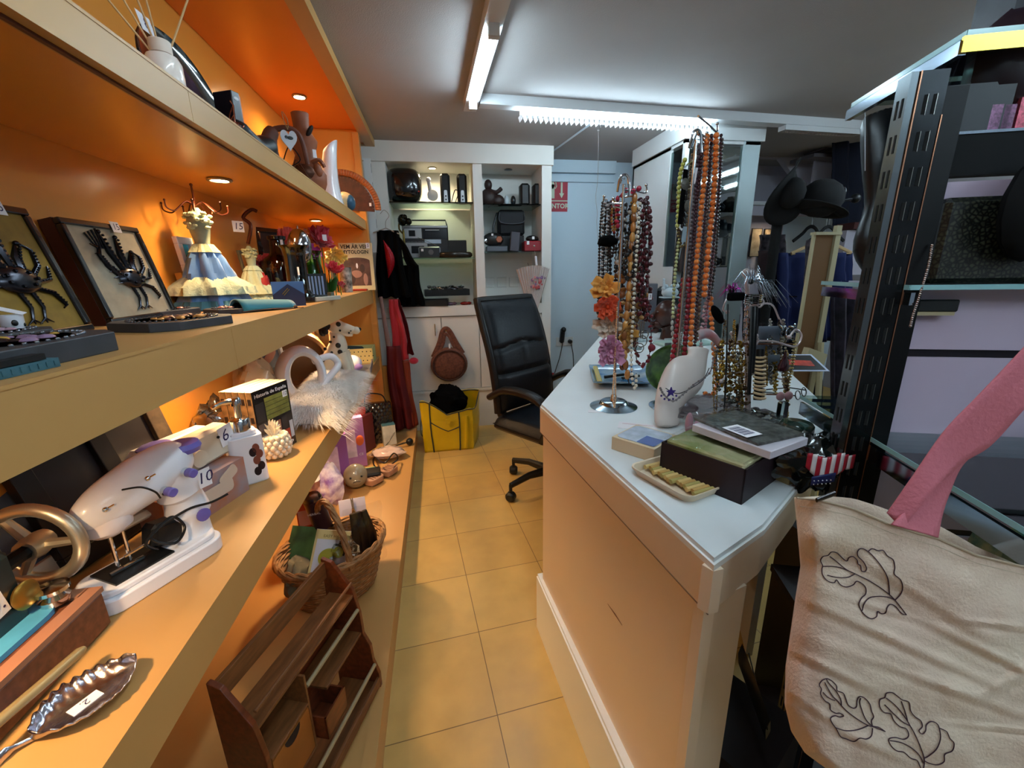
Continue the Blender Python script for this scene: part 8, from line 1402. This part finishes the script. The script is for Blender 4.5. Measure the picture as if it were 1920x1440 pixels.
# ---- tote bag ------------------------------------------------------------
CAN = mat('unbleached canvas', 'dcc8b0', .8, bump=.3, bs=300, sheen=.2, col2='d4b8a4', vs=7); PINK = mat('pink canvas strap', 'c46c78', .75, bump=.3, bs=200)
TD = .47
def tl(y):  # left outline px
    P = [(932, 1490), (990, 1496), (1060, 1502), (1110, 1494), (1180, 1484), (1250, 1474), (1320, 1472), (1370, 1484), (1410, 1510), (1445, 1560), (1500, 1600), (1600, 1640)]
    for (a, xa), (c, xc) in zip(P[:-1], P[1:]):
        if y <= c: return xa+(xc-xa)*max(0, (y-a))/(c-a)
    return P[-1][1]
def ttop(x):
    P = [(1480, 931), (1540, 938), (1600, 953), (1675, 985), (1757, 1008), (1830, 1040), (1920, 1062), (2100, 1075)]
    for (a, ya), (c, yc) in zip(P[:-1], P[1:]):
        if x <= c: return ya+(yc-ya)*max(0, x-a)/(c-a)
    return P[-1][1]
def tdep(x, y):
    w = .007*noise.noise((x*.006+y*.004, y*.012-x*.006, .3))+.002*noise.noise((x*.02+y*.015, y*.025-x*.015, 1.7))+.004*math.exp(-((x-1500)/30)**2)*3+.003*noise.noise((x*.003, y*.012, 5))
    w += -.012*math.exp(-(((x-1520)**2)/2500+((y-1010)**2)/900))*1.0+.010*math.exp(-(((x-1540)**2)/3600+((y-1050)**2)/500))
    fold = 0
    for (fx, fy, an, L_, wd, am) in ((1680, 1200, .42, 180, 9, .007), (1850, 1220, .45, 110, 8, .006), (1560, 1255, .45, 70, 8, .007), (1870, 1170, .12, 80, 6, .005), (1650, 1140, .3, 70, 6, .004), (1900, 1270, -.5, 60, 10, .007), (1880, 1365, .1, 90, 5, .004), (1530, 1330, .6, 60, 8, .005), (1620, 1390, .4, 90, 8, .004), (1780, 1290, .35, 160, 8, .005), (1720, 1110, .55, 90, 10, .004)):
        dx, dy = x-fx, y-fy; a = dx*cos(an)+dy*sin(an); c = -dx*sin(an)+dy*cos(an); fold += am*math.exp(-(a/L_)**2-(c/wd)**2)-am*.7*math.exp(-(a/L_)**2-((c-wd*1.6)/wd)**2)
    bot = .00022*max(0, y-1150)**1.0*0
    return TD+w-fold*.55+bot-.00006*(x-1500)
tt = thing('tote_bag', 'cream canvas tote bag printed with line-drawn oak leaves and pink straps', 'tote bag', at(1700, 1500, d=TD)); TO = Vector(tt.location)
def tfront(u, v):
    xr_ = 2150; y0 = 0
    xx = 1472+(xr_-1472)*u; yt = ttop(xx); y = yt+(1620-yt)*v; xl = tl(y); x = xl+(xr_-xl)*u; yt = ttop(x); y = yt+(1620-yt)*v
    e = max(0, 1-u*18); return at(x, y, d=tdep(x, y)+.03*e*e)-TO
b = B(); b.grid(tfront, 150, 150); b.make('front_panel', CAN, tt, solid=.0015)
def tback(u, v):
    xx = 1500+640*u; yt = ttop(xx)-26*sin(pi*min(1, u*1.6))-(10 if u > .3 else 0); y = yt+(1620-yt)*v; xl = tl(y)+8; x = xl+(2150-xl)*u; yt = ttop(x)-26*sin(pi*min(1, u*1.6)); y = yt+(1620-yt)*v
    return at(x, y, d=TD+.045+.03*min(1, u*6)*1)-TO
b = B(); b.grid(tback, 60, 40); b.make('back_panel', CAN, tt, solid=.0015)
b = B(); b.grid(lambda u, v: (Vector(tfront(0, u))*(1-v)+Vector(tback(0, u))*v), 40, 4); b.make('side_gusset', CAN, tt)
b = B(); b.tube([at(x, ttop(x)+1, d=tdep(x, ttop(x))-.0012)-TO for x in range(1494, 2100, 12)], .0014, 6); b.tube([at(x, ttop(x)+16, d=tdep(x, ttop(x)+16)-.0006)-TO for x in range(1500, 2100, 12)], .0004, 4); b.make('hem', mat('canvas hem', 'b09c84', .8), tt)
b = B(); b.tube([at(1531, 938, d=TD-.008)-TO, at(1565, 925, d=TD-.004)-TO], [.003, .0035], 8, flat=.5); b.make('zip_pull', mat('gunmetal', '4c4848', .25, 1), tt)
def strapf(L_, R_, dl, dr):
    Lc = crv([at(x, y, d=d_)-TO for (x, y), d_ in zip(L_, dl)], 8); Rc = crv([at(x, y, d=d_)-TO for (x, y), d_ in zip(R_, dr)], 8); n_ = len(Lc)-1
    b = B(); b.grid(lambda u, v: Lc[int(round(v*n_))]*(1-u)+Rc[int(round(v*n_))]*u, 6, n_); return b
b = strapf([(1663, 962), (1720, 880), (1775, 805), (1830, 748), (1890, 685), (1960, 610), (2060, 500)], [(1692, 992), (1745, 925), (1800, 870), (1855, 835), (1915, 770), (1985, 690), (2080, 590)], [.462, .455, .45, .445, .44, .435, .43], [.455, .448, .455, .455, .445, .44, .435]); b.make('strap', PINK, tt, solid=.003)
b = strapf([(1672, 984), (1700, 955), (1735, 925), (1790, 872), (1830, 835)], [(1757, 1008), (1765, 965), (1778, 925), (1800, 875), (1835, 840)], [.452, .456, .458, .462, .466], [.452, .46, .468, .474, .474]); b.make('strap', mat('pink canvas strap', 'c46c78', .75), tt, solid=.003)
# leaf line art (coordinates on the bag face)
def S_(x, y): return (x/3.2+1320, y/3.2+1020)
lines = [
 [(1215, 425), (1145, 335), (1090, 285), (1000, 225), (910, 180), (850, 150), (790, 100), (755, 75)], [(1215, 425), (1185, 415), (1150, 375), (1120, 362), (1100, 380), (1090, 412), (1065, 418), (1042, 405), (1035, 435), (1005, 448), (970, 430), (945, 400), (930, 360), (945, 325), (970, 300), (970, 262), (945, 235), (915, 224), (895, 245), (855, 258), (820, 245), (795, 215), (780, 232), (740, 220), (712, 185), (708, 150), (712, 130), (700, 100), (715, 75), (745, 68), (765, 48), (800, 55), (835, 88), (857, 102), (870, 82), (895, 76), (918, 95), (925, 120), (940, 130), (945, 160), (965, 165), (975, 145), (955, 105), (925, 75), (922, 45), (945, 26), (985, 45), (1030, 90), (1075, 150), (1105, 215), (1113, 300)],
 [(985, 45), (1010, 28), (1045, 40), (1075, 38), (1100, 70), (1135, 95), (1145, 140), (1142, 180), (1180, 215), (1192, 260), (1180, 300), (1148, 335)], [(712, 134), (770, 134), (830, 145), (910, 180)], [(740, 187), (800, 200), (860, 200), (905, 180)], [(950, 400), (960, 360), (990, 325), (1040, 315), (1100, 318), (1145, 335)],
 [(1088, 1125), (1020, 1098), (985, 1088), (920, 1050), (860, 1005), (825, 970), (800, 940), (770, 910), (740, 860), (725, 830)], [(1088, 1125), (1050, 1100), (1008, 1090), (970, 1050), (945, 990), (935, 950), (940, 925)], [(825, 970), (820, 930), (790, 880), (750, 835), (735, 808), (765, 820), (795, 850), (800, 880), (835, 895), (850, 925), (865, 965), (895, 985), (915, 975), (920, 935), (935, 916), (965, 925), (995, 960), (1005, 1000), (1018, 1035), (1005, 1060), (1010, 1090)],
 [(735, 808), (710, 818), (692, 845), (705, 870), (700, 900), (725, 940), (755, 960), (760, 995), (790, 1015), (815, 1015), (838, 1030), (815, 1038), (785, 1030), (760, 1045), (770, 1075), (795, 1110), (820, 1155), (855, 1170), (900, 1185), (935, 1165), (975, 1170), (1005, 1150), (1012, 1105)], [(785, 1100), (850, 1120), (920, 1115), (985, 1090)], [(715, 890), (745, 920), (785, 940)],
 [(1318, 1344), (1322, 1290), (1300, 1220), (1270, 1150), (1240, 1095), (1200, 1030), (1150, 970), (1095, 925)], [(1300, 1344), (1280, 1300), (1240, 1285), (1200, 1250), (1155, 1240), (1120, 1205), (1110, 1170), (1150, 1162), (1200, 1172), (1228, 1150), (1215, 1110), (1175, 1095), (1140, 1060), (1120, 1020), (1080, 1010), (1055, 975), (1055, 935), (1085, 920), (1095, 895), (1130, 892), (1160, 912), (1190, 935), (1230, 950), (1240, 1000), (1265, 1035), (1300, 1060), (1310, 1095), (1290, 1120), (1310, 1140), (1330, 1120), (1335, 1085), (1365, 1065), (1400, 1080), (1415, 1120), (1418, 1170), (1395, 1230), (1350, 1270), (1322, 1285)],
 [(1415, 1105), (1455, 1125), (1475, 1165), (1500, 1195), (1490, 1240), (1445, 1262), (1440, 1305), (1400, 1325), (1350, 1315), (1322, 1300)], [(1118, 1180), (1180, 1190), (1240, 1220), (1290, 1265), (1320, 1320)], [(1085, 965), (1140, 1020), (1190, 1065), (1235, 1090)], [(1185, 945), (1205, 1000), (1222, 1060)]]
for k, L_ in enumerate(lines):
    b = B(); P = crv([(S_(*p)[0], S_(*p)[1], 0) for p in L_], 6); b.tube([at(p.x, p.y, d=tdep(p.x, p.y)-.0016)-TO for p in P], .00052, 5); b.make('leaf_line', mat('plum print line', '3c2030', .7), tt)
# things under the counter end
p = at(1420, 1380, z=.30); 
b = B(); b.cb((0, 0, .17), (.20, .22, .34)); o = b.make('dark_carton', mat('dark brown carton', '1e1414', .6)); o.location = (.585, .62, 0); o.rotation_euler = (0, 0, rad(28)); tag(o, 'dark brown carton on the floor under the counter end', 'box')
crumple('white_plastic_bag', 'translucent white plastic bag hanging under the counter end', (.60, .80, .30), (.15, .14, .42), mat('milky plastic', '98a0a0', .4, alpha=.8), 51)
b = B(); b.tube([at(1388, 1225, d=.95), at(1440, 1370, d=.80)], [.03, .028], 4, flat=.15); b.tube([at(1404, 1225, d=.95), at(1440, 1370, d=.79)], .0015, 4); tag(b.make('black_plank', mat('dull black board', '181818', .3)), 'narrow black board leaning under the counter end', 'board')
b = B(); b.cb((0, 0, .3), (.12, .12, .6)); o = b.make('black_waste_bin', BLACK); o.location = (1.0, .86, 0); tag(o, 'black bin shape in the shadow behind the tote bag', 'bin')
# ---- pieces that belong to a part hang one level deeper --------------------
PAIRS = [('finger_notch', 'closed_drawer'), ('wheel_axle', 'hand_wheel'), ('needle_plate', 'base'), ('title_lettering', 'cover'), ('arched_painting', 'cover'), ('cover_print', 'case'), ('printed_picture', 'carton'), ('orange_figure_print', 'carton'), ('window_print', 'carton'), ('mark_lettering', 'carton'), ('pink_label', 'carton'), ('flag_canton', 'flag_stripes'), ('stars', 'flag_stripes'), ('caster', 'base_arm'), ('plug', 'plate'), ('rim_piping', 'body'), ('zip_flap', 'body'), ('zip_pull', 'front_panel'), ('hem', 'front_panel'), ('leaf_line', 'front_panel'), ('latch', 'shell'), ('red_reflector', 'shell'), ('smoked_panel', 'shell'), ('knobs', 'cabinet'), ('silver_panel', 'cabinet'), ('dark_window', 'body'), ('tuning_scale', 'body'), ('cassette_window', 'body'), ('keys', 'body'), ('dial', 'front'), ('thread_slot', 'arm'), ('thread_guide', 'arm'), ('base_rim', 'wooden_base'), ('medallion', 'body'), ('bead_ring', 'board'), ('raised_flowers', 'ground'), ('polka_dots', 'box'), ('painted_flowers', 'paper'), ('black_line', 'frame'), ('oval_motif', 'bottle'), ('label_lettering', 'plum_label'), ('card_lettering', 'card'), ('black_scale', 'yellow_tape_measure'), ('gold_line', 'flap'), ('slots', 'pad'), ('slot_pattern', 'upright'), ('bright_edge', 'upright'), ('header_glint', 'black_header'), ('dark_strip', 'board'), ('oval_picture', 'board'), ('barcode_label', 'grey_filigree'), ('blue_panel', 'photo_lid'), ('magenta_mark', 'box'), ('spots', 'body'), ('petals_centre', 'petals'), ('centre', 'petals'), ('star_pendant', 'chain'), ('stopper', 'bottle'), ('seam_line', 'apron'), ('waist_frill', 'bodice'), ('neck_ruffle', 'bodice'), ('hem_ruffle', 'skirt')]
kin = {}
for o in COL.objects:
    if o.parent: kin.setdefault(o.parent.name, []).append(o)
nm = lambda o: o.name.split('.')[0]
for root, ch in kin.items():
    if bpy.data.objects[root].parent: continue
    used_ = set()
    for c_, p_ in PAIRS:
        ps = [o for o in ch if nm(o) == p_ and o.name not in used_ and o.parent.name == root]; cs = [o for o in ch if nm(o) == c_ and not o.children and o.parent.name == root]
        if ps and cs:
            for i, c in enumerate(cs):
                q_ = ps[i % len(ps)]
                if q_ is not c: c.parent = q_; used_.add(c.name)
